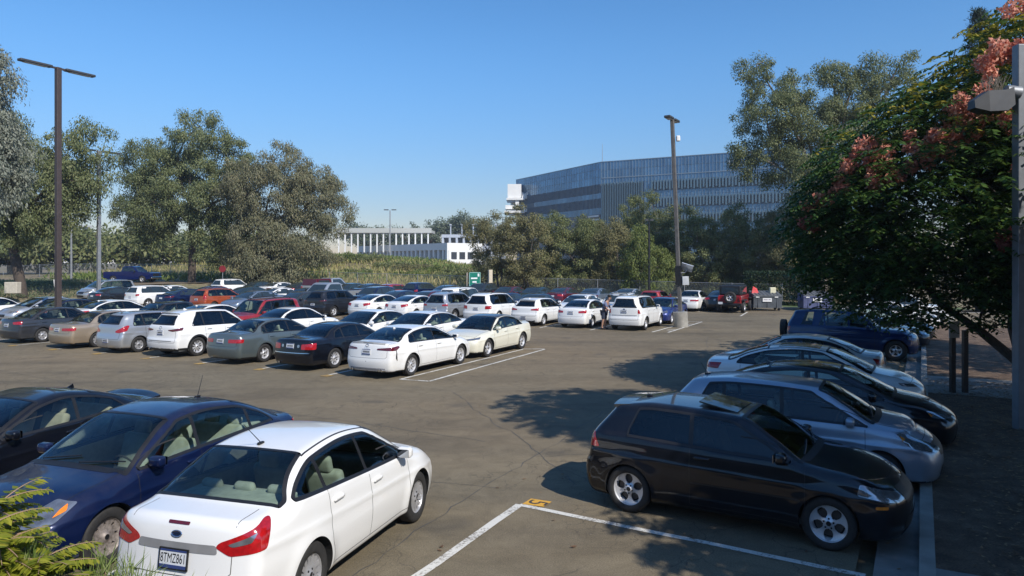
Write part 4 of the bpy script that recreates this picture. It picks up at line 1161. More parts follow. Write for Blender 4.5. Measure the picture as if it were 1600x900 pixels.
def ground_mat(name, cols, scale=.6, fine=30, bump=.4):
    m, nt, b = nodes(name); b.inputs['Roughness'].default_value = .95
    tc = N(nt, 'ShaderNodeTexCoord'); v = tc.outputs['Object']
    c1, _ = rgb_noise(nt, v, cols, scale); c2, n2 = rgb_noise(nt, v, [(.55, .55, .55), (1.35, 1.3, 1.25)], fine)
    nt.links.new(mixc(nt, c1, c2, 1.0, 'MULTIPLY'), b.inputs['Base Color'])
    bp = N(nt, 'ShaderNodeBump'); bp.inputs['Strength'].default_value = bump; bp.inputs['Distance'].default_value = .05
    nt.links.new(n2, bp.inputs['Height']); nt.links.new(bp.outputs[0], b.inputs['Normal']); return m
def asphalt_mat():
    m, nt, b = nodes('asphalt'); tc = N(nt, 'ShaderNodeTexCoord'); v = tc.outputs['Object']
    base, _ = rgb_noise(nt, v, [(.126, .102, .068), (.170, .138, .093), (.196, .162, .110)], .11, 7, .62, .6)
    agg, an = rgb_noise(nt, v, [(.62, .62, .63), (1.0, 1.0, 1.0), (1.42, 1.40, 1.36)], 55, 3, .7)
    med, _ = rgb_noise(nt, v, [(.80, .79, .78), (1.12, 1.12, 1.12)], 1.7, 8, .7, 1.2)
    hue, _ = rgb_noise(nt, v, [(.84, .92, .96), (1.06, 1.0, .93)], .045, 3, .5, .4); base = mixc(nt, base, hue, 1.0, 'MULTIPLY')
    c = mixc(nt, base, agg, .85, 'MULTIPLY'); c = mixc(nt, c, med, 1.0, 'MULTIPLY')
    # old repairs / seal-coat streaks
    mp = N(nt, 'ShaderNodeMapping'); mp.inputs['Rotation'].default_value = (0, 0, YAW2); mp.inputs['Scale'].default_value = (.05, .42, 1); nt.links.new(v, mp.inputs[0])
    st, sn = rgb_noise(nt, mp.outputs[0], [(.74, .74, .76), (1.05, 1.04, 1.02), (1.18, 1.15, 1.10)], 1.6, 6, .6, .5)
    c = mixc(nt, c, st, .85, 'MULTIPLY')
    # cracks
    ds = N(nt, 'ShaderNodeTexNoise'); ds.inputs['Scale'].default_value = 1.2; ds.inputs['Detail'].default_value = 5; nt.links.new(v, ds.inputs['Vector'])
    vm = N(nt, 'ShaderNodeVectorMath', operation='MULTIPLY_ADD'); vm.inputs[1].default_value = (.9, .9, .9); nt.links.new(ds.outputs['Color'], vm.inputs[0]); nt.links.new(v, vm.inputs[2])
    for sc, wd, amt, seed in ((.38, .008, .6, 0), (1.15, .014, .6, 5.0), (2.4, .02, .5, 9.0)):
        vo = N(nt, 'ShaderNodeTexVoronoi', feature='DISTANCE_TO_EDGE'); vo.inputs['Scale'].default_value = sc; nt.links.new(vm.outputs[0], vo.inputs['Vector'])
        lt = N(nt, 'ShaderNodeMapRange'); lt.inputs['From Min'].default_value = 0; lt.inputs['From Max'].default_value = wd; lt.inputs['To Min'].default_value = 1; lt.inputs['To Max'].default_value = 0
        nt.links.new(vo.outputs[0], lt.inputs[0])
        mk = N(nt, 'ShaderNodeTexNoise'); mk.inputs['Scale'].default_value = .22; mk.inputs['Detail'].default_value = 3
        ad = N(nt, 'ShaderNodeVectorMath', operation='ADD'); ad.inputs[1].default_value = (seed * 7, seed, 0); nt.links.new(v, ad.inputs[0]); nt.links.new(ad.outputs[0], mk.inputs['Vector'])
        mr = N(nt, 'ShaderNodeMapRange'); mr.inputs['From Min'].default_value = .47; mr.inputs['From Max'].default_value = .56; mr.inputs['To Max'].default_value = amt; nt.links.new(mk.outputs[0], mr.inputs[0])
        mu = N(nt, 'ShaderNodeMath', operation='MULTIPLY'); nt.links.new(lt.outputs[0], mu.inputs[0]); nt.links.new(mr.outputs[0], mu.inputs[1])
        c = mixc(nt, c, (.035, .033, .030), mu.outputs[0])
    # oil stains and dropped gum
    vo = N(nt, 'ShaderNodeTexVoronoi'); vo.inputs['Scale'].default_value = .55; nt.links.new(vm.outputs[0], vo.inputs['Vector'])
    lt = N(nt, 'ShaderNodeMapRange'); lt.inputs['From Min'].default_value = .08; lt.inputs['From Max'].default_value = .22; lt.inputs['To Min'].default_value = .40; lt.inputs['To Max'].default_value = 0; nt.links.new(vo.outputs['Distance'], lt.inputs[0])
    c = mixc(nt, c, (.05, .047, .043), lt.outputs[0])
    v2 = N(nt, 'ShaderNodeTexVoronoi'); v2.inputs['Scale'].default_value = 2.1; nt.links.new(v, v2.inputs['Vector'])
    l2 = N(nt, 'ShaderNodeMapRange'); l2.inputs['From Min'].default_value = .03; l2.inputs['From Max'].default_value = .045; l2.inputs['To Min'].default_value = .5; l2.inputs['To Max'].default_value = 0; nt.links.new(v2.outputs['Distance'], l2.inputs[0])
    c = mixc(nt, c, (.22, .20, .17), l2.outputs[0])
    nt.links.new(c, b.inputs['Base Color']); b.inputs['Roughness'].default_value = .88; b.inputs['Specular IOR Level'].default_value = .3
    bp = N(nt, 'ShaderNodeBump'); bp.inputs['Strength'].default_value = .55; bp.inputs['Distance'].default_value = .008
    nt.links.new(an, bp.inputs['Height']); nt.links.new(bp.outputs[0], b.inputs['Normal'])
    return m
def worn_paint(name, col, wear=.5):
    m, nt, b = nodes(name); tc = N(nt, 'ShaderNodeTexCoord'); v = tc.outputs['Object']
    _, n1 = rgb_noise(nt, v, [(0, 0, 0), (1, 1, 1)], 26, 6, .75); _, n2 = rgb_noise(nt, v, [(0, 0, 0), (1, 1, 1)], 2.0, 4, .6)
    ad = N(nt, 'ShaderNodeMath', operation='MULTIPLY_ADD'); ad.inputs[1].default_value = .6; nt.links.new(n2, ad.inputs[0]); nt.links.new(n1, ad.inputs[2])
    mr = N(nt, 'ShaderNodeMapRange'); mr.inputs['From Min'].default_value = .80; mr.inputs['From Max'].default_value = .95; mr.inputs['To Max'].default_value = wear; nt.links.new(ad.outputs[0], mr.inputs[0])
    nt.links.new(mixc(nt, col, (.14, .12, .095), mr.outputs[0]), b.inputs['Base Color']); b.inputs['Roughness'].default_value = .8
    return m
ASPH = asphalt_mat()
LINEW = worn_paint('worn_white_line_paint', (.60, .585, .53), .95)
LINEY2 = worn_paint('faded_yellow_paint', (.40, .25, .06), .8)
LINEY = worn_paint('yellow_stencil_paint', (.62, .33, .035), .3)
CONC = simple('concrete', (.29, .275, .24), .85, noise=.22, scale=2.5, bump=.3, bscale=50)
CONCD = simple('gutter_concrete', (.22, .21, .19), .9, noise=.25, scale=3, bump=.3, bscale=50)
MULCH = ground_mat('mulch', [(.070, .044, .028), (.125, .082, .052), (.19, .135, .09)], 3.0, 38, .9)
DIRT = ground_mat('dry_ground', [(.16, .13, .085), (.22, .18, .11), (.12, .13, .06)], .08, 3.0, .6)
LAWN = ground_mat('lawn_green', [(.05, .09, .03), (.09, .13, .04), (.14, .15, .06)], .5, 20, .6)

# one terrain sheet to the horizon
def axis(a, b, c0, n, p=2.6):
    u = np.linspace(-1, 1, n); return c0 + np.sign(u) * np.abs(u) ** p * np.where(u < 0, c0 - a, b - c0)
gx = axis(-1500, 1500, -15, 230); gy = np.concatenate([np.linspace(-60, -4, 8), np.linspace(-3, 6, 24), np.linspace(6.5, 55, 40), np.linspace(57, 160, 80), 160 + np.linspace(.05, 1, 30) ** 2.2 * 1800])
GX, GY = np.meshgrid(gx, gy, indexing='ij'); GZ = terr(GX, GY); n0, n1 = GX.shape
i, j = np.meshgrid(np.arange(n0 - 1), np.arange(n1 - 1), indexing='ij'); i = i.ravel(); j = j.ravel()
o = mesh('ground', np.stack([GX.ravel(), GY.ravel(), GZ.ravel()], 1), np.stack([i * n1 + j, (i + 1) * n1 + j, (i + 1) * n1 + j + 1, i * n1 + j + 1], 1), DIRT); tag(o, kind='structure')

def flat(name, poly_st, z, mat, sub=0):
    P = [(*ST(s_, t_), z) for s_, t_ in poly_st]
    o = mesh(name, P, [tuple(range(len(P)))], mat, smooth=False)
    if o.data.polygons[0].normal.z < 0: o.data.flip_normals()
    return tag(o, kind='structure')
flat('car_park_asphalt', [(-8, -.9), (44, .69), (62.5, 1.2), (62.5, -68), (31, -68), (31, -90), (-8, -90)], 0.0, ASPH)
flat('car_park_asphalt', [(44, .69), (44, 16), (62.5, 16), (62.5, 1.2)], 0.0, ASPH)
K2 = lambda a, b: (a, b - .53 + .031 * a)
flat('gutter', [K2(-2, .05), K2(-2, .50), K2(44, .50), K2(44, .05)], 0.004, CONCD)
MB().prism([ST(*K2(a, b)) for a, b in [(-2, .50), (44, .50), (44, .66), (-2, .66)]][::-1], -.1, .14).build('kerb', CONC); tag(bpy.data.objects['kerb'], kind='structure')
flat('mulch_bed', [K2(-2, .66), K2(44, .66), (44, 14), (-2, 14)], .125, MULCH)
flat('footpath', [K2(21.4, .66), (21.4, 14), (24.6, 14), K2(24.6, .66)], .135, CONCD)
flat('footpath', [K2(5.0, .66), (5.0, 12), (9.2, 12), K2(9.2, .66)], .135, CONCD)

def line(p, q, w=.10, z=.006, mat=None, name='parking_line'):
    p = np.array(p, float); q = np.array(q, float); d = (q - p) / np.linalg.norm(q - p); nrm = np.array([-d[1], d[0]]) * w / 2
    k = max(2, int(np.linalg.norm(q - p) / .35)); V = []; rs = np.random.RandomState(int(abs(p[0] * 97 + q[1] * 31)) % 9999)
    wob = np.convolve(rs.normal(0, .014, k + 7), np.ones(4) / 4, 'same')[:k + 1]
    for i_ in range(k + 1):
        c = p + (q - p) * i_ / k + nrm / w * 2 * wob[i_]; V += [(*(c + nrm), z), (*(c - nrm), z)]
    o = mesh(name, V, [(2 * i_, 2 * i_ + 1, 2 * i_ + 3, 2 * i_ + 2) for i_ in range(k)], mat or LINEW, smooth=False)
    if o.data.polygons[0].normal.z < 0: o.data.flip_normals()
    return tag(o, kind='structure')
def G(px, py):                       # ground point seen at a photo pixel (used only to lay out the painted lines)
    d = 1134 * CAM_H / (py - 408); return np.array([(px - 800) / 1134 * d, d])
line(G(812, 789), G(1352, 900), .105)
_p = G(812, 789); _q = G(652, 900); line(_p, _p + (_q - _p) * 1.6, .12, .0085)
# stalls of the right-hand row
for s_ in (11.75, 14.45, 17.3, 20.55, 23.3, 26.0, 28.0, 31.6, 35, 37.8, 40.6):
    line(ST(s_, .1), ST(s_ + .0, -4.6), .10)
# stalls of the left foreground row, rows 1-2, 3-4 and 5
for t_ in (-7.75, -10.75, -13.6, -16.4):
    line(ST(2.5, t_), ST(9.4, t_), .10)
for k in range(17):
    t_ = -15.35 - 2.82 * k; line(ST(17.1, t_), ST(26.7, t_), .10); 
    q = mesh('stall_number_square', [(*ST(16.8, t_ + .22), .011), (*ST(16.8, t_ - .08), .011), (*ST(17.12, t_ - .08), .011), (*ST(17.12, t_ + .22), .011)], [(0, 1, 2, 3)], LINEY2, smooth=False); tag(q, kind='structure')
line(ST(21.9, -15.3), ST(21.9, -63), .10, .0085)
# painted islands at the row ends
for a, b in (((625, 593), (817, 546)), ((670, 596), (851, 546))): line(G(*a), G(*b), .10)
line(G(625, 593), G(670, 596), .10, .0085); line(G(815, 545.4), G(851, 545.4), .10, .0085)
for a, b in (((1019, 519), (1049, 511)), ((1044, 519.5), (1097, 503))): line(G(*a), G(*b), .10)
line(G(1049, 511), G(1076, 503), .10); line(G(1076, 503), G(1097, 503), .1, .0085)
for k in range(3): line(G(1042 + 16 * k, 516 - 4.6 * k), G(1056 + 14 * k, 515.5 - 4.4 * k), .16, .0095)
for k in range(16):
    t_ = -13.6 - 2.82 * k; line(ST(34.4, t_), ST(44.2, t_), .10)
for k in range(18):
    t_ = -9.2 - 2.72 * k; line(ST(50.3, t_), ST(55.4, t_), .10)
line(G(1157, 494), G(1168, 487.5), .10)
# yellow square with its number
c = ST(10.42, -4.36); S_ = []
sq = [G(830, 780), G(862, 785), G(849, 793), G(816, 788.5)]
o = mesh('stall_number_square', [(*p, .011) for p in sq], [(0, 1, 2, 3)], LINEY, smooth=False); tag(o, kind='structure')
if o.data.polygons[0].normal.z < 0: o.data.flip_normals()
v, f = text_geo('5', .42); cc = sum(sq) / 4; a = YAW1 + math.pi
v = np.stack([cc[0] + v[:, 0] * math.cos(a) - v[:, 1] * math.sin(a), cc[1] + v[:, 0] * math.sin(a) + v[:, 1] * math.cos(a), np.full(len(v), .014)], 1)
o = mesh('stall_number', v, f, simple('stencil_black', (.05, .045, .04), .9), smooth=False); tag(o, kind='structure')

# tar-sealed joints wandering over the aisle
TAR = worn_paint('old_tar_seal', (.065, .062, .057), .6)
rs_ = np.random.RandomState(77)
def tar(a, b, w=.022, amp=.25):
    a = np.array(a, float); b = np.array(b, float); L = np.linalg.norm(b - a); k = int(L / .25); d = (b - a) / L; nr = np.array([-d[1], d[0]]); off = np.cumsum(rs_.normal(0, .035, k + 1)); off -= np.linspace(0, off[-1], k + 1); V = []
    for i_ in range(k + 1):
        p = a + (b - a) * i_ / k + nr * off[i_] * amp * 4; ww = w * rs_.uniform(.3, 1.1); V += [(*(p + nr * ww / 2), .003), (*(p - nr * ww / 2), .003)]
    o = mesh('tar_seam', V, [(2 * i_, 2 * i_ + 1, 2 * i_ + 3, 2 * i_ + 2) for i_ in range(k)], TAR, smooth=False)
    if o.data.polygons[0].normal.z < 0: o.data.flip_normals()
    tag(o, kind='structure')
for a, b in ((ST(5, -5.2), ST(16, -6.0)), (ST(12, -3.8), ST(34, -7.6)), (ST(8.5, -16), ST(9.8, -5.4)), (ST(13.2, -30), ST(12.2, -7)), (ST(27.5, -12), ST(30.5, -5.6)), (ST(10.5, -4.4), ST(16.5, -10.5))): tar(a, b)

# fallen leaves in the mulch and on the tarmac
rs = np.random.RandomState(5)
def litter(name, n, fn, size, mat):
    P = fn(n); V = []; F = []
    a = rs.uniform(0, 6.28, n); L = rs.uniform(.5, 1.3, n) * size; ti = rs.uniform(-.4, .4, (n, 2))
    for i_ in range(n):
        ca, sa = math.cos(a[i_]), math.sin(a[i_]); x, y, z = P[i_]; l = L[i_]
        for u, w_ in ((-1, 0), (0, -.45), (1, 0), (0, .45)):
            V.append((x + (u * ca - w_ * sa) * l, y + (u * sa + w_ * ca) * l, z + .012 + abs(u * ti[i_, 0] + w_ * ti[i_, 1]) * l))
        F.append((4 * i_, 4 * i_ + 1, 4 * i_ + 2, 4 * i_ + 3))
    o = mesh(name, V, F, mat, smooth=False); return o
def leafmat(name, c0, c1, c2=None, trans=.35, rough=.55):
    if name in MAT: return MAT[name]
    m, nt, b = nodes(name); out = nt.nodes['Material Output']
    g = N(nt, 'ShaderNodeNewGeometry'); r = N(nt, 'ShaderNodeValToRGB'); e = r.color_ramp.elements
    e[0].color = (*c0, 1); e[1].color = (*c1, 1)
    if c2: q = e.new(.5); q.color = (*c1, 1); e[-1].color = (*c2, 1)
    nt.links.new(g.outputs['Random Per Island'], r.inputs[0])
    nt.links.new(r.outputs[0], b.inputs['Base Color']); b.inputs['Roughness'].default_value = rough; b.inputs['Specular IOR Level'].default_value = .25
    t = N(nt, 'ShaderNodeBsdfTranslucent'); nt.links.new(r.outputs[0], t.inputs[0])
    mx = N(nt, 'ShaderNodeMixShader'); mx.inputs[0].default_value = trans
    nt.links.new(b.outputs[0], mx.inputs[1]); nt.links.new(t.outputs[0], mx.inputs[2]); nt.links.new(mx.outputs[0], out.inputs[0])
    MAT[name] = m; return m
LIT = leafmat('fallen_leaf', (.10, .055, .030), (.20, .12, .07), (.32, .22, .12), .1, .8)
def fm(n):
    s_ = rs.uniform(0, 24, n); t_ = .7 + rs.gamma(2.0, 1.6, n); P = s_[:, None] * E1 + t_[:, None] * E2; return np.column_stack([P, np.full(n, .13)])
def fa(n):
    s_ = rs.uniform(3, 24, n); t_ = .1 - rs.gamma(1.3, 2.0, n); P = s_[:, None] * E1 + t_[:, None] * E2; return np.column_stack([P, np.full(n, .0)])
tag(litter('leaf_litter', 16000, fm, .040, LIT), kind='stuff'); tag(litter('scattered_leaves', 260, fa, .035, LIT), kind='stuff')
# ================================================================== trees
def leaf_geo(C, D, W, L, w):
    """rhombic leaves: centres C, long axis D, side axis W"""
    n = len(C); V = np.empty((n, 4, 3)); V[:, 0] = C; V[:, 1] = C + D * (L * .45)[:, None] + W * (w * .5)[:, None]
    V[:, 2] = C + D * L[:, None]; V[:, 3] = C + D * (L * .45)[:, None] - W * (w * .5)[:, None]
    return V.reshape(-1, 3)
def fastmesh(name, V, mat, parent=None, k=4):
    n = len(V) // k; me = bpy.data.meshes.new(name); me.vertices.add(len(V)); me.vertices.foreach_set('co', V.ravel().astype(np.float32))
    me.loops.add(len(V)); me.loops.foreach_set('vertex_index', np.arange(len(V), dtype=np.int32)); me.polygons.add(n)
    me.polygons.foreach_set('loop_start', np.arange(0, len(V), k, dtype=np.int32)); me.polygons.foreach_set('loop_total', np.full(n, k, dtype=np.int32))
    me.materials.append(mat); me.update(calc_edges=True); o = bpy.data.objects.new(name, me); COL.objects.link(o)
    if parent is not None: o.parent = parent
    return o
def unit(a): return a / (np.linalg.norm(a, axis=-1)[..., None] + 1e-9)
def crown(rng, lobes, nclump, per, rc, L, w, droop, shell=.55):
    vol = np.array([l[3] * l[4] * l[5] for l in lobes]) ** .75; pr = vol / vol.sum()
    idx = rng.choice(len(lobes), nclump, p=pr); lb = np.array([l[:6] for l in lobes])[idx]
    d = unit(rng.normal(size=(nclump, 3))); r = (shell + (1 - shell) * rng.uniform(0, 1, nclump) ** .6)
    cc = lb[:, :3] + d * lb[:, 3:6] * r[:, None]
    cr = rc * rng.uniform(.55, 1.35, nclump)
    L = L * 1.0; w = w * 1.35; per = per * 1.95
    k = rng.poisson(per * (cr / rc) ** 1.6); ci = np.repeat(np.arange(nclump), k); n = len(ci)
    q = unit(rng.normal(size=(n, 3))) * (rng.uniform(0, 1, n) ** .45)[:, None]
    P = cc[ci] + q * cr[ci][:, None] * np.array([1, 1, .80])
    if droop > .6: P[:, 2] -= rng.exponential(.25, n) * cr[ci] * droop
    D = unit(q * .8 + rng.normal(size=(n, 3)) * .6 + np.array([0, 0, -droop * 1.6])); nr = unit(q * .9 + unit(P - np.array([0, 0, P[:, 2].mean()])) * .5 + np.array([0, 0, .45]) + rng.normal(size=(n, 3)) * .45); W = unit(np.cross(D, nr))
    return leaf_geo(P, D, W, L * rng.uniform(.5, 1.4, n), w * rng.uniform(.6, 1.3, n)), cc
def limb(rng, mb, a, b, r0, r1, wig=.06, n=7, seg=7):
    a = np.array(a, float); b = np.array(b, float); L = np.linalg.norm(b - a); pts = []
    off = rng.normal(size=3) * L * wig; off2 = rng.normal(size=3) * L * wig * .5
    for i in range(n):
        t = i / (n - 1); pts.append(a + (b - a) * t + off * math.sin(math.pi * t) + off2 * math.sin(2 * math.pi * t))
    mb.tube(pts, list(np.linspace(r0, r1, n)), seg); return pts
def tree(kind, x, y, h, lobes, mat, bark, label, cat='tree', group=None, seed=0, z0=None, nclump=160, per=60, rc=.9, L=.28, w=.09, droop=.5, tr=.3, fork=.35, forks=3, lean=(0, 0), twigs=24, shell=.55, multi=1):
    rng = np.random.RandomState(seed); z0 = float(terr(np.array([x]), np.array([y]))[0]) - .05 if z0 is None else z0
    root = empty(kind, (x, y, z0)); tag(root, label, cat, group)
    V, cc = crown(rng, lobes, nclump, per, rc, L, w, droop, shell); fastmesh('crown', V, mat, root)
    mb = MB()
    order = np.argsort(-np.array([l[5] * l[3] for l in lobes]))
    for m_ in range(multi):
        bx = rng.normal(size=2) * .25 * (multi > 1); fk = np.array([lean[0] * fork + bx[0] * 2, lean[1] * fork + bx[1] * 2, h * fork])
        base = (bx[0], bx[1], -.1); limb(rng, mb, base, fk, tr / math.sqrt(multi) * 1.1, tr / math.sqrt(multi) * .78, .02, 7, 10)
        ends = []
        for k in order[m_::multi][:max(forks, 1) + 3]:
            l = lobes[k]; e = np.array(l[:3]) + np.array([0, 0, l[5] * .25]); st = fk * rng.uniform(.85, 1.0)
            pts = limb(rng, mb, st, e, tr * .55 / math.sqrt(multi), tr * .12, .07, 8, 7); ends += pts[3:]
        for q in range(twigs // multi):
            c_ = cc[rng.randint(len(cc))]; e = ends[np.argmin([np.linalg.norm(np.array(u) - c_) + .5 * max(0, u[2] - c_[2]) for u in ends])]
            limb(rng, mb, e, c_, tr * .10, tr * .03, .06, 5, 5)
    mb.build('trunk', bark, root, smooth=True)
    return root

BARK = simple('grey_bark', (.17, .145, .12), .9, noise=.35, scale=5, bump=.6, bscale=14)
BARKD = simple('dark_bark', (.075, .058, .045), .9, noise=.35, scale=5, bump=.6, bscale=14)
EUC = leafmat('eucalyptus_leaf', (0.095, 0.124, 0.049), (0.175, 0.205, 0.087), (0.237, 0.247, 0.118))
EUCB = leafmat('browning_eucalyptus_leaf', (0.120, 0.132, 0.073), (0.200, 0.200, 0.112), (0.270, 0.243, 0.146))
EUCP = leafmat('pale_eucalyptus_leaf', (.15, .175, .13), (.25, .27, .21), (.33, .34, .27))
MIDG = leafmat('willow_leaf', (0.095, 0.121, 0.045), (0.180, 0.205, 0.078), (0.256, 0.258, 0.113))
MIDB = leafmat('brown_willow_leaf', (0.120, 0.124, 0.053), (0.215, 0.205, 0.092), (0.280, 0.247, 0.122))
BRG = leafmat('bright_pepper_leaf', (.085, .12, .032), (.15, .19, .05), (.22, .24, .07))
FARG = leafmat('far_leaf', (0.104, 0.131, 0.086), (0.174, 0.209, 0.131))
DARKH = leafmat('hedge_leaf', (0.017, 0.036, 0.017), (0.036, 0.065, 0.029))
FLAME = leafmat('flame_tree_leaf', (0.030, 0.072, 0.018), (0.064, 0.128, 0.030), (0.111, 0.170, 0.036), .35, .35)
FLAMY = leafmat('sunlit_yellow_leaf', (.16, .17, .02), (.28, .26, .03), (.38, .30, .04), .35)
POD = leafmat('pink_pod', (.52, .17, .12), (.72, .32, .23), (.82, .48, .34), .3, .7)
PODD = leafmat('dark_pink_pod', (.24, .06, .05), (.36, .12, .10), (.46, .18, .14), .3, .7)
PINE = leafmat('pine_needle', (0.036, 0.058, 0.041), (0.065, 0.094, 0.065))

# --- left: three big eucalyptus, one pale one at the frame edge
def lob(*a): return list(a)
tree('eucalyptus_tree', -37.3, 84.5, 20.5, [lob(0, 0, 11.5, 6.3, 5.5, 4.6), lob(-5, 1, 13.5, 3.8, 4, 3.6), lob(4.2, 0, 13.5, 4.0, 4, 3.8), lob(.5, 0, 17.3, 3.6, 3.6, 3.0), lob(-3.5, -1, 8.5, 3.6, 3.5, 3.0), lob(3.5, -1, 8.8, 4.0, 3.5, 3.3), lob(-6.5, 0, 10.5, 2.6, 2.6, 2.6), lob(2.8, -1, 5.0, 2.2, 2.2, 2.6), lob(-4.6, -1, 6.2, 2.2, 2.2, 2.2), lob(4.8, -1, 6.6, 2.4, 2.2, 2.6), lob(-7.6, 0, 8.6, 1.8, 1.8, 1.8), lob(3.4, -1.5, 3.4, 1.6, 1.6, 1.8)], EUC, BARKD,
     'tall broad eucalyptus with dark forked trunk and olive drooping crown, behind the dark blue pickup', group='big eucalyptus trees left of the car park', seed=11, nclump=470, per=135, rc=.9, L=.25, w=.085, droop=.9, tr=.42, fork=.38, twigs=40)
tree('eucalyptus_tree', -26.8, 81.5, 17.5, [lob(0, 0, 11.5, 4.6, 4.5, 4.4), lob(-3.4, 0, 12.5, 2.8, 3, 3.2), lob(4.6, 0, 11.2, 3.4, 3.4, 3.6), lob(1.0, 0, 14.8, 3.2, 3, 2.2), lob(-2.6, -1, 6.2, 2.8, 2.8, 4.2), lob(.8, -1, 5.0, 2.7, 2.7, 4.0), lob(6.8, 0, 9.5, 2.2, 2.4, 3.0), lob(-.8, -1.4, 3.8, 2.4, 2.2, 3.4), lob(3.2, -1, 6.6, 2.4, 2.4, 3.2), lob(-2.2, -1.6, 3.4, 1.8, 1.8, 2.8), lob(1.8, -1.6, 3.0, 1.8, 1.8, 2.6), lob(5.6, -.5, 5.6, 1.8, 1.8, 2.6)], EUCB, BARKD,
     'weeping eucalyptus with brownish grey leaves hanging to the ground in curtains', group='big eucalyptus trees left of the car park', seed=12, nclump=470, per=135, rc=.85, L=.25, w=.075, droop=1.3, tr=.4, fork=.4, twigs=40)
tree('eucalyptus_tree', -43.2, 64.0, 16.5, [lob(0, 0, 10.5, 5.2, 4.5, 3.8), lob(4.0, 0, 12.0, 3.2, 3.2, 2.9), lob(-3.4, 0, 12.2, 3.2, 3, 3), lob(6.2, 0, 14.4, 1.9, 1.9, 1.6), lob(3.0, -1, 8.0, 2.6, 2.6, 2.3), lob(-2, -.5, 14.5, 2.6, 2.4, 2.0), lob(-1.5, -1, 8.0, 3, 2.8, 2), lob(4.6, -.6, 9.6, 2.4, 2.2, 2.2), lob(1, -1, 6.4, 2.2, 2, 1.8), lob(6.4, 0, 11.4, 1.8, 1.8, 2.0)], EUC, BARKD,
     'leaning eucalyptus with rough dark trunk and dark crown, standing behind the tall brown lamp post', group='big eucalyptus trees left of the car park', seed=13, nclump=380, per=125, rc=.85, L=.24, w=.08, droop=.9, tr=.42, fork=.40, lean=(-2, 0), twigs=36)
tree('eucalyptus_tree', -36.5, 46.0, 20, [lob(0, 0, 13.5, 4.0, 4.5, 6.0), lob(2.8, 0, 10.4, 2.9, 3, 3.4), lob(2.0, 0, 15.6, 2.6, 3, 3.2), lob(0, 0, 19, 2.8, 3, 2.6), lob(3.0, -1, 12.8, 2.0, 2, 2.0)], EUCP, BARK,
     'pale grey-leaved eucalyptus cut by the left edge of the photo', group='big eucalyptus trees left of the car park', seed=14, nclump=400, per=120, rc=.8, L=.22, w=.075, droop=1.0, tr=.4, fork=.35, twigs=30)
# --- right: tall eucalyptus over the dumpsters
tree('eucalyptus_tree', 27.0, 63.0, 21.5, [lob(-4.8, 0, 16.5, 3.0, 3, 2.9), lob(-1.2, 0, 15.2, 3.8, 3.4, 3.0), lob(2.4, 0, 17.6, 2.5, 2.6, 2.4), lob(5.8, 0, 18.4, 2.5, 2.4, 2.4), lob(-5.8, 0, 20.2, 1.5, 1.7, 1.5), lob(-2.6, 0, 19.0, 1.9, 2, 1.6), lob(.4, 0, 20.2, 1.6, 1.7, 1.4), lob(3.4, 0, 20.4, 1.4, 1.4, 1.3), lob(6.8, 0, 20.8, 1.5, 1.5, 1.2), lob(-6.8, 0, 12.8, 1.9, 2, 1.9), lob(-3.2, -.5, 11.4, 2.4, 2.4, 2.0), lob(1.4, 0, 12.6, 2.5, 2.5, 2.2), lob(5.0, 0, 14.6, 2.3, 2.3, 1.9), lob(-1.5, -.5, 8.6, 1.8, 1.8, 1.6)], EUC, BARK,
     'tall open-crowned eucalyptus with bare limbs showing, rising behind the dumpsters', group=None, seed=15, nclump=430, per=130, rc=.74, L=.19, w=.068, droop=.7, tr=.40, fork=.42, forks=12, twigs=60, shell=.35)
# --- tree belt in front of the glass building
belt = [(782, 72, 8.2, 3.6, 'B'), (822, 70, 8.9, 3.4, 'B'), (862, 73, 8.6, 3.3, 'M'), (905, 71, 7.6, 3.2, 'M'), (935, 76, 8.6, 3.0, 'M'), (966, 70, 7.6, 2.8, 'B'), (1002, 80, 10.8, 3.2, 'M'), (1028, 76, 11.2, 3.4, 'M'), (1008, 66, 6.8, 2.4, 'G'), (1062, 74, 9.4, 3.2, 'M'), (1100, 70, 8.2, 3.2, 'M'), (1135, 73, 8.6, 3.2, 'M'), (1168, 70, 9.4, 3.4, 'M'), (1206, 68, 8.4, 3.2, 'M'), (1243, 66, 8.6, 3.2, 'B'), (1282, 66, 9.0, 3.4, 'M'), (1330, 68, 8.6, 3.6, 'M'), (1385, 66, 8.4, 3.6, 'M')]
BL = ['brownish willow at the left end of the belt before the glass building', 'broad brownish willow just right of the beige post', 'olive tree under the white stair tower side of the glass building', 'low olive tree in front of the dark window bands', 'olive tree before the corner of the glass building', 'small brown tree left of the bright green one', 'tallest tree of the belt, peaking before the glass fins',
      'tall olive tree just left of the concrete-based lamp post', 'bright green weeping pepper tree by the black lamp post', 'olive tree directly behind the concrete-based lamp post', 'rounded olive tree right of the concrete-based lamp post', 'olive tree above the white sedan by the fence', 'grey-green tree with a pale stem behind the red off-roader', 'olive tree left of the dark hedge behind the dumpsters', 'brownish tree above the grey dumpster', 'olive tree above the blue dumpster, half hidden by the flame tree', 'olive tree behind the blue off-road wagon with spare wheel', 'rightmost olive tree of the belt, hidden behind the flame tree']
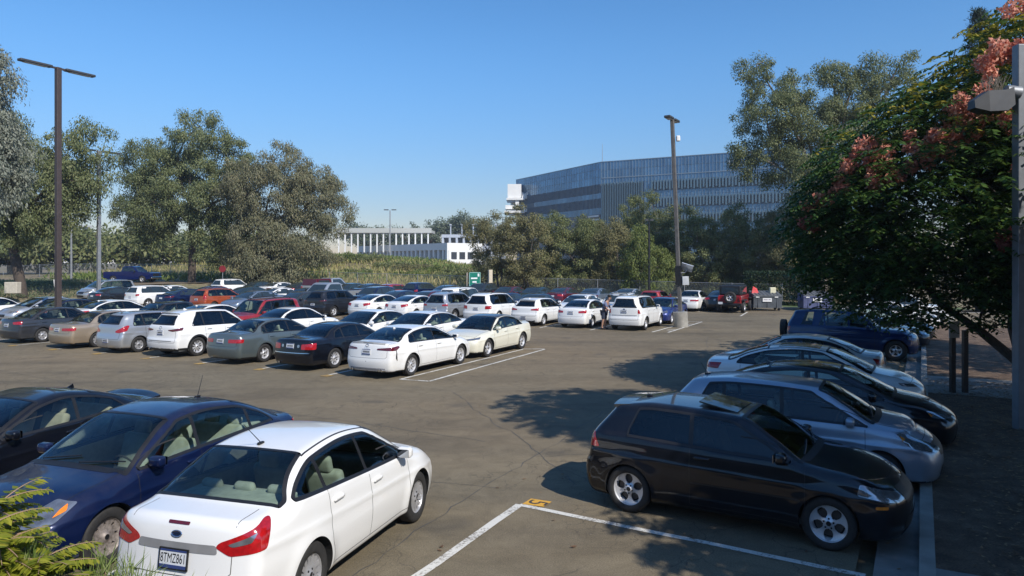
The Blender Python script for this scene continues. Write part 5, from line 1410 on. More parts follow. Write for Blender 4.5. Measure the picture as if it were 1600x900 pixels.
for k, (px, d, h, r, c) in enumerate(belt):
    rng = np.random.RandomState(100 + k); x = (px - 800) / 1134 * d; hh = h
    lobes = [lob(0, 0, hh * .50, r, r, hh * .36), lob(rng.uniform(-1, 1), 0, hh * .78, r * .66, r * .66, hh * .22)]
    for q in range(5):
        a = rng.uniform(0, 6.28); lobes.append(lob(math.cos(a) * r * .75, math.sin(a) * r * .5, hh * rng.uniform(.25, .8), r * rng.uniform(.35, .5), r * .45, hh * rng.uniform(.14, .22)))
    lobes.append(lob(0, -.6, hh * .2, r * .9, r * .7, hh * .2))
    tree('willow_tree' if c != 'G' else 'pepper_tree', x, d, hh, lobes, {'M': MIDG, 'B': MIDB, 'G': BRG}[c], BARK if k % 3 else BARKD, BL[k], group='tree belt in front of the glass building', seed=200 + k, nclump=130, per=105, rc=.58, L=.18, w=.062, droop=.6 if c != 'G' else 1.4, tr=.16, fork=.28, twigs=22, multi=2)
# --- far trees
def fartree(px, d, top, r, mat, label, kind='far_tree', seed=0, base=410, grp='far trees on the skyline'):
    x = (px - 800) / 1134 * d; zt = 3.5 + (408 - top) * d / 1134; z0 = 3.5 - (base - 408) * d / 1134; h = zt - z0
    rng = np.random.RandomState(seed); lobes = [lob(0, 0, h * .62, r, r, h * .30)]
    for q in range(5): a = rng.uniform(0, 6.28); lobes.append(lob(math.cos(a) * r * .7, math.sin(a) * r * .4, h * rng.uniform(.5, .9), r * .45, r * .45, h * .14))
    tree(kind, x, d, h, lobes, mat, BARKD, label, group=grp, seed=seed, z0=z0, nclump=46, per=36, rc=r * .28, L=.07 * r + .25, w=.03 * r + .12, droop=.3, tr=.05 * r + .1, fork=.45, twigs=6)
far = [(672, 240, 341, 5, 'far round tree left end of the dark cluster above the white deck'), (700, 245, 330, 6.5, 'tallest far tree behind the parking structure'), (722, 250, 333, 6, 'far round tree second from the left in the dark cluster'), (742, 245, 331, 6, 'broad far tree right part of the dark cluster'), (765, 235, 340, 4.5, 'far open tree beside the white stair tower'), (640, 230, 343, 3.6, 'small far umbrella tree above the white deck'), (590, 250, 352, 6, 'low far tree left of the tall floodlight'), (560, 240, 345, 6, 'far tree at the edge of the weeping eucalyptus'), (575, 250, 350, 5, 'dim far tree behind the long white deck'), (620, 300, 362, 5, 'faint low tree right of the floodlight'), (655, 300, 363, 6, 'faint low tree at the end of the white deck'), (780, 230, 356, 5, 'far tree touching the brown willow')]
for k, (px, d, top, r, lab) in enumerate(far): fartree(px, d, top, r, FARG, lab, seed=300 + k)
lt = [(15, 118, 352, 7, 'tree left of the leaning trunk'), (62, 125, 356, 7, 'tree between the leaning trunk and the brown lamp post'), (112, 120, 360, 6.5, 'tree just right of the brown lamp post'), (150, 128, 353, 7, 'tree behind the second lamp post'), (188, 118, 357, 6.5, 'tree over the tail of the blue pickup'), (222, 124, 362, 6, 'tree over the bonnet of the blue pickup'), (262, 130, 358, 7, 'tree left of the dark forked trunk'), (330, 122, 368, 6, 'tree behind the stop sign'), (368, 130, 366, 7, 'tree between the two big eucalyptus crowns'), (-25, 118, 350, 7, 'tree at the left frame edge'), (415, 140, 372, 7, 'tree behind the weeping eucalyptus'), (300, 140, 366, 7, 'tree behind the dark forked trunk')]
for k, (px, d, top, r, lab) in enumerate(lt): fartree(px, d, top, r, MIDG if k % 3 else EUC, 'rounded olive ' + lab, 'street_tree', 400 + k, 437, 'row of rounded trees beyond the left fence')

# --- pine on the right
def pine(x, y, h):
    rng = np.random.RandomState(31); z0 = .1; root = empty('pine_tree', (x, y, z0)); tag(root, 'dark conifer tip showing above the pink pods at the upper right', 'tree')
    mb = MB(); limb(rng, mb, (0, 0, 0), (0, 0, h), .35, .04, .01, 8, 8); P = []
    for k in range(44):
        z = h * (.30 + .70 * k / 44); r = (h - z) * .20 + .35; 
        for q in range(5):
            a = rng.uniform(0, 6.28); e = np.array([math.cos(a) * r, math.sin(a) * r, z + r * .12]); limb(rng, mb, (0, 0, z), e, .04, .012, .03, 4, 4)
            for m_ in range(9):
                c_ = np.array([0, 0, z]) + (e - np.array([0, 0, z])) * rng.uniform(.35, 1.05); P.append(c_)
    P = np.repeat(np.array(P), 9, 0); n = len(P); P = P + rng.normal(size=(n, 3)) * .12
    D = unit(rng.normal(size=(n, 3)) + np.array([0, 0, .5])); W = unit(np.cross(D, rng.normal(size=(n, 3))))
    fastmesh('crown', leaf_geo(P, D, W, np.full(n, .32), np.full(n, .05)), PINE, root); mb.build('trunk', BARKD, root, smooth=True)
pine(32.3, 50, 20.8)

# --- flame trees (compound leaves, papery pink pods) on the right
def flame(x, y, h, lobes, pods, label, nf=3600, seed=1, tr=.22, limbs=None, yellow=0.12, trunkpts=None, leaflet=.13):
    rng = np.random.RandomState(seed); root = empty('flame_tree', (x, y, .1)); tag(root, label, 'tree', None)
    vol = np.array([l[3] * l[4] * l[5] for l in lobes]) ** .7; pr = vol / vol.sum(); idx = rng.choice(len(lobes), nf, p=pr)
    lb = np.array(lobes)[idx]; d = unit(rng.normal(size=(nf, 3))); r = .45 + .57 * rng.uniform(0, 1, nf) ** .55
    C = lb[:, :3] + d * lb[:, 3:6] * r[:, None]
    out = unit(d * np.array([1, 1, .35]) + rng.normal(size=(nf, 3)) * .35); out[:, 2] = np.abs(out[:, 2]) * .2; out = unit(out)
    side = unit(np.cross(out, np.array([0, 0, 1.0]))); up = np.cross(side, out)
    np_ = 7; VS = []
    for k in range(np_):
        t = (k + .5) / np_; base = C + out * (t * .52) + np.array([0, 0, -1]) * (t ** 2 * .26)
        for sg in (1, -1):
            n = nf; D = unit(side * sg + out * .45 + np.array([0, 0, -.55]) + rng.normal(size=(n, 3)) * .22); W = unit(np.cross(D, up + rng.normal(size=(n, 3)) * .3))
            L = leaflet * (1 - .45 * abs(t - .4)) * rng.uniform(.8, 1.25, n); VS.append(leaf_geo(base, D, W, L * 1.3, L * .55))
    A = np.stack([v.reshape(nf, 4, 3) for v in VS], 1)      # frond, leaflet, vert
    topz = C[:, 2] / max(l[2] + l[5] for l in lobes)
    ym = rng.uniform(0, 1, nf) < yellow * np.clip((topz - .55) * 4, 0, 1.6)  # yellower fronds towards the top: sunlight put into the leaf colour
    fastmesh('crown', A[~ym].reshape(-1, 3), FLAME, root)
    if ym.any(): fastmesh('sunlit_tint_foliage', A[ym].reshape(-1, 3), FLAMY, root)
    for k, (px_, py_, pz_, rr, dk) in enumerate(pods):
        rr = rr * 1.15; n = int(800 * rr / .45); q = unit(rng.normal(size=(n, 3))) * rng.uniform(.3, 1, n)[:, None] ** .5; sub = rng.normal(size=(6, 3)) * rr * .6; c_ = np.array([px_, py_, pz_]) + sub[rng.randint(6, size=n)] + q * rr * .55
        D = unit(rng.normal(size=(n, 3)) + np.array([0, 0, .3])); W = unit(np.cross(D, rng.normal(size=(n, 3)))); fastmesh('pod_cluster', leaf_geo(c_, D, W, np.full(n, .085) * rng.uniform(.7, 1.3, n), np.full(n, .07)), PODD if dk else POD, root)
    mb = MB()
    for pts, r0, r1 in trunkpts: mb.tube([np.array(p) for p in pts], list(np.linspace(r0, r1, len(pts))), 9)
    trp = trunkpts[0][0]
    ends = [np.array(p) for pts, _, _ in trunkpts for p in pts[1:]]
    for q in range(70):
        c_ = C[rng.randint(nf)]; e = ends[np.argmin([np.linalg.norm(u - c_) for u in ends])]; limb(rng, mb, e, c_, .035, .010, .08, 5, 5)
    mb.build('trunk', simple('flame_tree_bark', (.12, .105, .09), .9, noise=.3, scale=6, bump=.5, bscale=16), root, smooth=True)
    return root
flame(12.4, 17.6, 10, [lob(-1.8, 0, 5.0, 3.2, 3.2, 2.7), lob(-3.2, .4, 4.2, 2.2, 2.4, 1.7), lob(.4, 0, 7.2, 2.8, 2.8, 2.2), lob(-1.4, .3, 6.6, 1.9, 2, 1.3), lob(1.2, -.5, 4.2, 2.6, 2.6, 2.0), lob(1.8, .5, 9.0, 2.1, 2.2, 1.5), lob(-.2, -1.6, 4.0, 1.8, 1.6, 1.5), lob(1.4, -2.4, 3.0, 1.5, 1.4, 1.3), lob(-4.0, 0, 5.0, 1.1, 1.3, 1.0), lob(-2.2, -.6, 2.8, 2.6, 1.8, 1.0), lob(-.2, -1.4, 3.0, 2.0, 1.5, 1.1), lob(-4.2, .2, 3.4, 1.1, 1.3, .9), lob(1.0, -2.6, 2.5, 1.1, .9, .9)],
      [(-4.05, -0.60, 6.14, 0.28, 0), (-4.26, -0.60, 5.65, 0.28, 0), (-3.88, -0.80, 5.74, 0.26, 0), (-3.73, -1.00, 5.35, 0.25, 0), (-4.17, -1.10, 5.19, 0.21, 0), (-3.38, -1.30, 5.79, 0.23, 0), (-3.07, -1.40, 5.86, 0.21, 0), (-2.69, -1.40, 6.30, 0.30, 0), (-2.91, -1.50, 5.96, 0.25, 0), (-2.48, -1.60, 6.59, 0.28, 0), (-2.25, -1.80, 6.72, 0.28, 0), (-2.00, -1.80, 7.69, 0.28, 0), (-1.62, -1.80, 8.04, 0.25, 0), (-2.08, -2.40, 6.30, 0.26, 0), (-1.68, -2.60, 5.20, 0.23, 0), (-1.06, -1.80, 8.92, 0.28, 0), (-5.06, -0.20, 4.78, 0.21, 0), (-5.24, -0.10, 4.30, 0.18, 1), (-4.63, -0.40, 5.04, 0.20, 0), (-2.15, -2.60, 3.80, 0.18, 1)],
      'large dark green flame tree with pink pod clusters over the right-hand cars', nf=10500, seed=41, yellow=.5, leaflet=.128,
      trunkpts=[([(.1, -.3, 0), (-.15, -.3, .9), (-.35, -.2, 1.8), (-.2, 0, 3.2), (.3, 0, 5), (.9, .2, 7.2)], .20, .08), ([(-.1, -.3, .8), (-1.2, -.2, 1.75), (-2.0, 0, 2.35), (-2.7, .2, 3.4), (-3.2, .3, 4.4)], .12, .04), ([(-.3, -.2, 1.6), (.8, -.8, 3.2), (1.4, -1.5, 4.2)], .13, .05), ([(-.2, 0, 3.0), (-1.4, 0, 4.8), (-1.8, .2, 6.2)], .11, .04)])
SHADE1 = flame(9.5, 3.9, 9, [lob(0, 0, 6.0, 3.3, 3.0, 2.4), lob(-1.4, 1.0, 5.0, 2.0, 2.2, 1.6), lob(1.5, -1, 6.6, 2.6, 2.5, 2.2), lob(2.6, -.6, 4.8, 2.2, 2.0, 1.8)], [], 'flame tree just outside the right edge shading the black hatchback', nf=3000, seed=42, leaflet=.17, trunkpts=[([(0, 0, 0), (.1, 0, 2), (0, 0, 4), (0, 0, 6.4)], .2, .06)])
SHADE2 = flame(10.7, 7.6, 12, [lob(0, 0, 6.8, 3.4, 3.1, 2.6), lob(-1.2, .6, 9.6, 2.6, 2.6, 2.0), lob(.8, -.4, 11, 2.2, 2.2, 1.5), lob(1.8, .5, 8, 2.6, 2.6, 2.2), lob(-.6, 1.6, 8.2, 2.4, 2.4, 2.0)], [], 'taller flame tree outside the right edge shading the pale sedans', nf=5200, seed=43, leaflet=.18, trunkpts=[([(0, 0, 0), (.1, 0, 3), (0, 0, 6), (0, 0, 10.4)], .26, .07)])
SHADE4 = flame(16.0, 9.2, 10, [lob(0, 0, 6.6, 4.0, 3.8, 3.0), lob(-1.8, 1.4, 5.4, 2.4, 2.4, 2.0)], [], 'broad flame tree in the planted strip beyond the right edge', nf=3000, seed=45, leaflet=.18, trunkpts=[([(0, 0, 0), (.1, 0, 3), (0, 0, 7)], .24, .07)])
SHADE3 = flame(19.6, 21.0, 11, [lob(0, 0, 7.4, 4.4, 4.4, 3.0), lob(-2.8, 1.6, 7.0, 2.6, 2.6, 2.2), lob(1.5, 2, 9, 3.2, 3, 2.2)], [], 'flame tree further along the planted strip beyond the right edge', nf=3000, seed=44, leaflet=.18, trunkpts=[([(0, 0, 0), (.1, 0, 3), (0, 0, 6), (0, 0, 8.4)], .26, .07)])

# --- hedge behind the dumpsters, shrubs on the left bank, hillside growth
def mass(name, pts, L, w, mat, label=None, cat=None, droop=-.2, seed=0, group=None, kind=None, n=4000, up=.6):
    rng = np.random.RandomState(seed); P = pts(rng, n); m = len(P); D = unit(rng.normal(size=(m, 3)) * .6 + np.array([0, 0, up])); W = unit(np.cross(D, rng.normal(size=(m, 3))))
    o = fastmesh(name, leaf_geo(P, D, W, L * rng.uniform(.6, 1.3, m), w * rng.uniform(.6, 1.3, m)), mat); return tag(o, label, cat, group, kind)
def boxpts(c, d, rz):
    def f(rng, n):
        q = rng.uniform(-.5, .5, (n, 3)); k = rng.randint(3, size=n); q[np.arange(n), k] = np.sign(q[np.arange(n), k]) * .5 * rng.uniform(.8, 1.04, n)
        q = q * np.array(d); cs, sn = math.cos(rz), math.sin(rz); return np.stack([c[0] + q[:, 0] * cs - q[:, 1] * sn, c[1] + q[:, 0] * sn + q[:, 1] * cs, c[2] + q[:, 2]], 1)
    return f
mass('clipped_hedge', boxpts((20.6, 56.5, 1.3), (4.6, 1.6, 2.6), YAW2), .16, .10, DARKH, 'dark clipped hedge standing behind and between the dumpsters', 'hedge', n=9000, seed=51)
def bank(rng, n):
    t = rng.uniform(-86, -67, n); s = rng.uniform(31, 47, n); P = s[:, None] * E1 + t[:, None] * E2; z = terr(P[:, 0], P[:, 1]); b = .35 + .35 * vnoise(P[:, 0], P[:, 1], .9, 8); return np.column_stack([P, z + np.clip(b, .05, 1) * rng.uniform(0, 1, n) ** .5])
SHRUB = leafmat('juniper_leaf', (0.072, 0.109, 0.058), (0.138, 0.181, 0.094), (0.203, 0.232, 0.131))
mass('low_shrubs', bank, .20, .08, SHRUB, n=26000, seed=52, kind='stuff')
def hill(rng, n):
    x = rng.uniform(-62, 30, n); y = rng.uniform(74, 150, n); s = x * E1[0] + y * E1[1]; m = s > 62.6; x, y = x[m], y[m]; pat = vnoise(x, y, .22, 21); m = pat > -.75; x, y = x[m], y[m]; z = terr(x, y); return np.column_stack([x, y, z + rng.uniform(0, .3, len(x))])
GRS = leafmat('tall_grass', (0.217, 0.232, 0.065), (0.348, 0.319, 0.116), (0.522, 0.420, 0.217), .3)
GRG = leafmat('green_weeds', (0.080, 0.131, 0.032), (0.152, 0.210, 0.051), (0.232, 0.275, 0.087), .3)
mass('tall_dry_grass', hill, .75, .14, GRS, n=34000, seed=53, kind='stuff', up=1.6)
def hill2(rng, n):
    x = rng.uniform(-58, 22, n); y = rng.uniform(86, 146, n); pat = vnoise(x, y, .16, 22); m = pat > .12; x, y = x[m], y[m]; z = terr(x, y); return np.column_stack([x, y, z + rng.uniform(0, .7, len(x))])
mass('green_hillside_weeds', hill2, .6, .2, GRG, n=42000, seed=54, kind='stuff', up=.9)
for k, (px, d, hh, r) in enumerate([(470, 105, 2.6, 3.0), (505, 112, 3.0, 3.2), (530, 118, 2.4, 3.5), (575, 120, 2.2, 3.6), (612, 112, 2.0, 3.0), (650, 108, 2.2, 3.2), (688, 104, 2.4, 3.2), (722, 98, 2.6, 3.0), (700, 90, 1.8, 2.6), (748, 92, 3.0, 3.0), (640, 96, 1.6, 2.6), (560, 100, 1.6, 3.0), (735, 84, 3.2, 2.4)]):
    x = (px - 800) / 1134 * d; z = float(terr(np.array([x]), np.array([d]))[0]); rng = np.random.RandomState(600 + k); hh *= .62 if px > 540 else .8
    lobes = [lob(0, 0, hh * .45, r, r, hh * .5), lob(-r * .6, 0, hh * .35, r * .5, r * .5, hh * .4), lob(r * .6, 0, hh * .4, r * .5, r * .5, hh * .35)]
    V, _ = crown(rng, lobes, 50, 42, .5, .26, .12, 0, .5); o = fastmesh('bush', V, [MIDG, MIDB, BRG, MIDG][k % 4]); o.location = (x, d, z - .1)
    tag(o, ['rounded olive bush', 'brownish spreading bush', 'bright green bush', 'dark low bush'][k % 4] + ' on the grassy slope ' + ['at the foot of the weeping eucalyptus', 'just right of the weeping eucalyptus', 'below the left end of the white deck', 'below the columns of the white deck', 'below the tall floodlight', 'below the sunlit end wall', 'below the white parking structure', 'right of the white parking structure', 'left above the green sign', 'behind the green sign', 'low on the slope under the floodlight', 'low on the slope left of the floodlight', 'between the green sign and the beige post'][k], 'bush', 'bushes on the grassy slope')
# ================================================================== buildings and street furniture
STEEL = simple('galvanised_steel', (.33, .34, .35), .5, .6, noise=.15)
BRONZE = simple('brown_painted_steel', (.055, .040, .036), .5, noise=.15)
LAMPH = simple('lamp_housing', (.06, .062, .065), .5, .3, noise=.15)
WHT = simple('white_render', (.72, .72, .70), .8, noise=.06, scale=.4)
WGL = simple('dark_window', (.015, .025, .04), .08, noise=.2, scale=.3, spec=.8)

def curtain(name, tint, dark, r=.12, refl=.5):
    m, nt, b = nodes(name); b.inputs['Roughness'].default_value = r; b.inputs['Metallic'].default_value = refl
    tc = N(nt, 'ShaderNodeTexCoord'); c, _ = rgb_noise(nt, tc.outputs['Object'], [dark, tint], .15, 4)
    g = N(nt, 'ShaderNodeNewGeometry'); r_ = N(nt, 'ShaderNodeMapRange'); r_.inputs['To Min'].default_value = .82; r_.inputs['To Max'].default_value = 1.15; nt.links.new(g.outputs['Random Per Island'], r_.inputs[0])
    sc = N(nt, 'ShaderNodeVectorMath', operation='SCALE'); nt.links.new(c, sc.inputs[0]); nt.links.new(r_.outputs[0], sc.inputs['Scale']); nt.links.new(sc.outputs[0], b.inputs['Base Color']); return m
def office():
    root = empty('office_building', (27.5, 223, 0)); tag(root, 'long glass office building with vertical fins and a white stair tower behind the tree belt', 'building')
    ang = (math.atan2(49, -25.8), math.atan2(-26, 46.3)); Ls = (55.4, 80.0); zt = 34.0
    G1 = curtain('curtain_glass', (.13, .24, .36), (.08, .16, .26)); G2 = curtain('strip_window_glass', (.018, .035, .07), (.010, .02, .045), .08, .0); G3 = curtain('spandrel_panel', (.16, .20, .25), (.12, .16, .21), .35, .3)
    MUL = simple('aluminium_mullion', (.26, .32, .37), .4, .4, noise=0); FIN = simple('glass_fin', (.12, .19, .24), .2, .3, noise=.1)
    def fr(a, u, o, z):  # along facade u, outward o
        d = (math.cos(a), math.sin(a)); n = ((-math.sin(a)) * (1 if a is ang[0] else 1), math.cos(a))
        sgn = -1 if a == ang[1] else 1
        return (d[0] * u + n[0] * o * sgn, d[1] * u + n[1] * o * sgn, z)
    core = MB(); c = [(0, 0), fr(ang[1], Ls[1], 0, 0)[:2], None, fr(ang[0], Ls[0], 0, 0)[:2]]
    c[2] = (c[1][0] + c[3][0], c[1][1] + c[3][1]); core.prism([tuple(q) for q in c], 0, zt - .2).build('core', G3, root)
    def box(mb, a, u0, u1, z0, z1, o0, o1):
        V = [fr(a, u, o, z) for u in (u0, u1) for o in (o0, o1) for z in (z0, z1)]; mb.add(V, [(0, 1, 3, 2), (4, 6, 7, 5), (0, 4, 5, 1), (2, 3, 7, 6), (0, 2, 6, 4), (1, 5, 7, 3)])
    # right facade: panels
    a = ang[1]; pan = MB(); rows = [(0, 4.4), (4.4, 8.8), (8.8, 13.2), (13.2, 15.6), (15.6, 18), (18, 20.4), (20.4, 22.8), (22.8, 25.2), (25.2, 27.2), (27.2, 28.9), (29.0, 31.4), (31.4, 34)]
    nb = 80; bw = Ls[1] / nb
    for i_ in range(nb):
        for z0, z1 in rows: box(pan, a, i_ * bw + .03, (i_ + 1) * bw - .03, z0 + .05, z1 - .05, .02, .12)
    pan.build('glass_wall', G1, root)
    mu = MB()
    for i_ in range(nb + 1): box(mu, a, i_ * bw - .035, i_ * bw + .035, 27.2 if i_ < 13 else 0, zt, .0, .26)
    box(mu, a, 0, Ls[1], 28.85, 29.05, .0, .30); box(mu, a, 0, Ls[1], zt - .12, zt + .06, -.3, .28)
    mu.build('mullion_grid', MUL, root)
    fi = MB()
    for i_ in range(24): box(fi, a, .4 + i_ * .55, .4 + i_ * .55 + .18, 0, 27.2 + .3 * (i_ % 2), .15, .75)
    for z0, z1 in ((24.4, 27.4), (19.4, 22.4), (14.4, 17.4), (9.4, 12.4)):
        for i_ in range(int((Ls[1] - 16) / .9)): box(fi, a, 16 + i_ * .9, 16 + i_ * .9 + .42, z0 + .35 * (i_ % 2), z1, .15, .65)
    fi.build('fins', FIN, root)
    dk = MB()
    box(dk, a, .3, 13.6, 0, 27.0, .12, .16)
    for z0, z1 in ((24.3, 26.9), (19.3, 21.9), (14.3, 16.9), (9.3, 11.9)): box(dk, a, 15.8, Ls[1], z0, z1, .12, .15)
    dk.build('strip_window', G2, root)
    # left facade
    a = ang[0]; pan = MB(); nb = 36; bw = Ls[0] / nb
    sg = [(27.2, 29.4), (29.5, 31.7), (31.8, 34)]
    for i_ in range(nb):
        for z0, z1 in sg: box(pan, a, i_ * bw + .03, (i_ + 1) * bw - .03, z0, z1, .02, .12)
        for z0, z1 in ((22.8, 24.4), (17.9, 19.9)): box(pan, a, i_ * bw + .03, (i_ + 1) * bw - .03, z0, z1, .10, .22) if i_ < 27 else None
    pan.build('glass_wall', G1, root); dk = MB()
    for z0, z1 in ((24.4, 27.1), (19.9, 22.8), (10, 17.8)): box(dk, a, .6, Ls[0] * .9, z0, z1, .02, .10)
    dk.build('strip_window', G2, root); mu = MB()
    for i_ in range(nb * 2): box(mu, a, i_ * bw / 2, i_ * bw / 2 + .06, 17.9, 27.2, .05, .30)
    for i_ in range(nb + 1): box(mu, a, i_ * bw - .03, i_ * bw + .03, 27.2, zt, .0, .18)
    box(mu, a, 0, Ls[0], zt - .12, zt + .06, -.3, .28); mu.build('mullion_grid', MUL, root)
    lo = MB()
    for k in range(9): box(lo, a, 1.0, 6.5, 8 + k * 1.15, 8.5 + k * 1.15, .1, .6)
    lo.build('louvre', WHT, root)
    # white stair tower
    stt = MB(); L0 = Ls[0]
    box(stt, a, L0 - 1, L0 + 4.2, 26.6, 31.8, -3, .1); box(stt, a, L0 - 1, L0 + 4.6, 25.6, 26.5, -3, 1.6); box(stt, a, L0 - 1, L0 + 4.4, 20.8, 21.8, -3, 1.6); box(stt, a, L0 + 2.8, L0 + 3.6, 21.8, 25.5, -3, .6)
    for k in range(9): box(stt, a, L0 - 9 + k * .95, L0 - 8 + k * .95, 21.4 + k * .5, 22.6 + k * .5, .4, 1.4); box(stt, a, L0 - 9 + k * .95, L0 - 8 + k * .95, 26.2 + .42 * k, 27.4 + .42 * k, .4, 1.4)
    stt.box((-26.6, 44.6, 29.1), (5.0, 6, 5.0)); stt.box((-26.2, 43.8, 26.1), (6.6, 7.0, .7)); stt.box((-27.6, 44.6, 23.2), (4.6, 6, 1.4)); stt.box((-26.6, 43.6, 21.4), (7.4, 7.6, .8)); stt.box((-25.6, 41.2, 24.4), (1.3, .6, 3.4))
    for k in range(8): stt.box((-23.6 + k * .55, 41.0, 26.8 + k * .42), (.6, .5, 1.0))
    stt.build('stair_tower', WHT, root); wn_ = MB(); box(wn_, a, L0 + 1.6, L0 + 2.5, 27.4, 29.9, .1, .16); wn_.build('window', WGL, root)
    mb = MB(); mb.tube([(1, 6, zt - .2), (1, 6, zt + 6.5)], [.10, .05], 6); mb.build('mast', STEEL, root)
    # the letters on the parapet
    v, f = text_geo('U  C', 2.2, .06); a = ang[1]; u0 = 40.5; d = np.array([math.cos(a), math.sin(a)])
    nrm = np.array(fr(a, 0, 1, 0)[:2]); V = []
    for q in v: p = d * (u0 + q[0] * .95) + nrm * (.42 + q[2]); V.append((p[0], p[1], 30.9 + q[1]))
    mesh('sign_letters', V, f, simple('sign_white', (.75, .78, .80), .4), root, smooth=False)
office()

def deck_building():
    root = empty('parking_structure', (-45.5, 215, 0)); tag(root, 'long white concrete parking structure with a raised deck on thin columns', 'building')
    a = math.atan2(-.8, .6); d = np.array([.6, -.8]); n = np.array([-.8, -.6])
    def box(mb, u0, u1, z0, z1, o0, o1):
        V = [(*(d * u + n * o), z) for u in (u0, u1) for o in (o0, o1) for z in (z0, z1)]; mb.add(V, [(0, 1, 3, 2), (4, 6, 7, 5), (0, 4, 5, 1), (2, 3, 7, 6), (0, 2, 6, 4), (1, 5, 7, 3)])
    w = MB(); box(w, 0, 50, 6.2, 7.9, -10, 0); box(w, 0, 50, -2, .5, -10, -.4); box(w, 49.4, 50.2, -2, 7.9, -10, .3)
    for k in range(23): box(w, k * 2.25, k * 2.25 + .8, 0, 6.2, -1.0, -.05)
    w.build('lower_wall', WHT, root); b = MB(); box(b, .2, 49.2, .4, 6.3, -9, -1.0); [box(b, 50.2, 50.32, z_, z_ + 1.7, -9.6 + k * 2.4, -8.0 + k * 2.4) for k in range(4) for z_ in (1.2, 4.0)]; b.build('dark_bays', WGL, root)
    u = MB(); u.box((10.5, -12, 11.6), (26, 9, .7)); u.box((10.5, -16.4, 12.2), (26, .15, .7)); u.build('raised_deck', simple('deck_concrete', (.42, .43, .40), .8, noise=.1), root)
    for k in range(15): MB().box((-2 + k * 1.75, -16.0, 8.6), (.34, .34, 5.4)).build('column', WHT, root)
deck_building()
def deck_block():
    root = empty('parking_block', (-18.2, 188, 0)); tag(root, 'white three-storey concrete block with square openings beside the brown willow', 'building')
    d = np.array([1., -.12]); n = np.array([-.12, -1.])
    WHT = simple('shade_tinted_concrete', (.40, .43, .48), .8, noise=.06, scale=.4)  # shade on the white wall is put into this blue-grey colour
    def box(mb, u0, u1, z0, z1, o0, o1):
        V = [(*(d * u + n * o), z) for u in (u0, u1) for o in (o0, o1) for z in (z0, z1)]; mb.add(V, [(0, 1, 3, 2), (4, 6, 7, 5), (0, 4, 5, 1), (2, 3, 7, 6), (0, 2, 6, 4), (1, 5, 7, 3)])
    w = MB(); L = 15
    for z in (2.6, 5.0, 7.4): box(w, 0, L, z - .9, z, -14, 0)
    box(w, 0, L, 9.6, 10.4, -14, 0)
    for k in range(9): box(w, k * 1.82, k * 1.82 + .5, -2, 9.6, -.9, -.05)
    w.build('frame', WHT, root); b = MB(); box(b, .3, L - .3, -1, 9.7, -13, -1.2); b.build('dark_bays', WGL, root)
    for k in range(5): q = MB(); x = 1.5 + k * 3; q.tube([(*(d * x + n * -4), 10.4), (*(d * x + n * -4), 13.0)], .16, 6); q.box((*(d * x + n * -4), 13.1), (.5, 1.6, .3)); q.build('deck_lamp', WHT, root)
deck_block()
def small_building(px, d, y0, y1, w, label):
    x = (px - 800) / 1134 * d; z0 = 3.5 - (y1 - 408) * d / 1134; z1 = 3.5 - (y0 - 408) * d / 1134
    root = empty('campus_building', (x, d, z0)); tag(root, label, 'building', None); h = z1 - z0
    MB().box((0, 0, h / 2), (w, 8, h)).build('wall', WHT, root); MB().box((0, 0, h + .2), (w + 1, 9, .5)).build('roof', simple('flat_roof', (.5, .5, .48), .8), root)
    for k in range(int(w / 3)): MB().box((-w / 2 + 1.5 + k * 3, -4.02, h * .55), (1.8, .08, h * .35)).build('window', WGL, root)
small_building(106, 210, 354, 366, 8, 'small white flat-roofed building far off beside the thin grey pole')
small_building(190, 190, 383, 412, 14, 'white building glimpsed between the rounded trees above the blue pickup')
small_building(232, 200, 388, 410, 12, 'white building glimpsed left of the forked eucalyptus')
small_building(100, 180, 385, 412, 14, 'pale building glimpsed behind the brown lamp post')

# ground beyond the left fence
flat('side_road', [(47.5, -70), (47.5, -110), (54, -110), (60.4, -70)], .0, ASPH)
bpy.data.objects['side_road'].location.z = 1.02
# --- lamp posts
def lamp_post(x, y, h, w, mat, label, arms=1.8, base=None, kind='lamp_post', az=None):
    z0 = max(0.0, float(terr(np.array([x]), np.array([y]))[0])); root = empty(kind, (x, y, z0)); tag(root, label, 'lamp post')
    h = h - z0; p = MB(); p.box((0, 0, h / 2), (w, w, h), rz=YAW1, bev=w * .12); p.build('pole', mat, root)
    if base: q = MB(); q.cyl((0, 0, -.05), base[0], base[1] + .05, 28); q.mi = 0; q.build('concrete_base', CONC, root, smooth=True); MB().box((0, 0, base[1] + .02), (w * 2, w * 2, .04), rz=YAW1).build('base_plate', STEEL, root)
    for sg in (1, -1):
        hd = MB(); e = np.array([E1[0], E1[1]]) * sg
        hd.box((e[0] * arms * .62, e[1] * arms * .62, h - .04 + sg * 0), (arms * .86, .34, .13), rz=YAW1, bev=.04); o = hd.build('lamp_head', LAMPH, root)
        MB().box((e[0] * arms * .12, e[1] * arms * .12, h - .05), (arms * .26, .09, .09), rz=YAW1).build('arm', mat, root)
        MB().box((e[0] * arms * .62, e[1] * arms * .62, h - .115), (arms * .6, .24, .02), rz=YAW1).build('lens', simple('lamp_lens', (.5, .5, .5), .3), root)
    return root
lamp_post(-23.2, 37.1, 13.4, .25, BRONZE, 'tall brown square lamp post with twin flat heads, nearest on the left')
lamp_post(-37.0, 65.0, 13.4, .28, STEEL, 'grey steel lamp post with twin heads standing beyond the brown one', arms=1.9)
rp = lamp_post(8.98, 38.6, 11.1, .19, simple('weathered_pole', (.13, .12, .11), .6, .2, noise=.2), 'grey lamp post on a round concrete base with a solar panel', arms=.95, base=(.38, .80))
rp.rotation_euler = (0, R_(-2.4), 0)
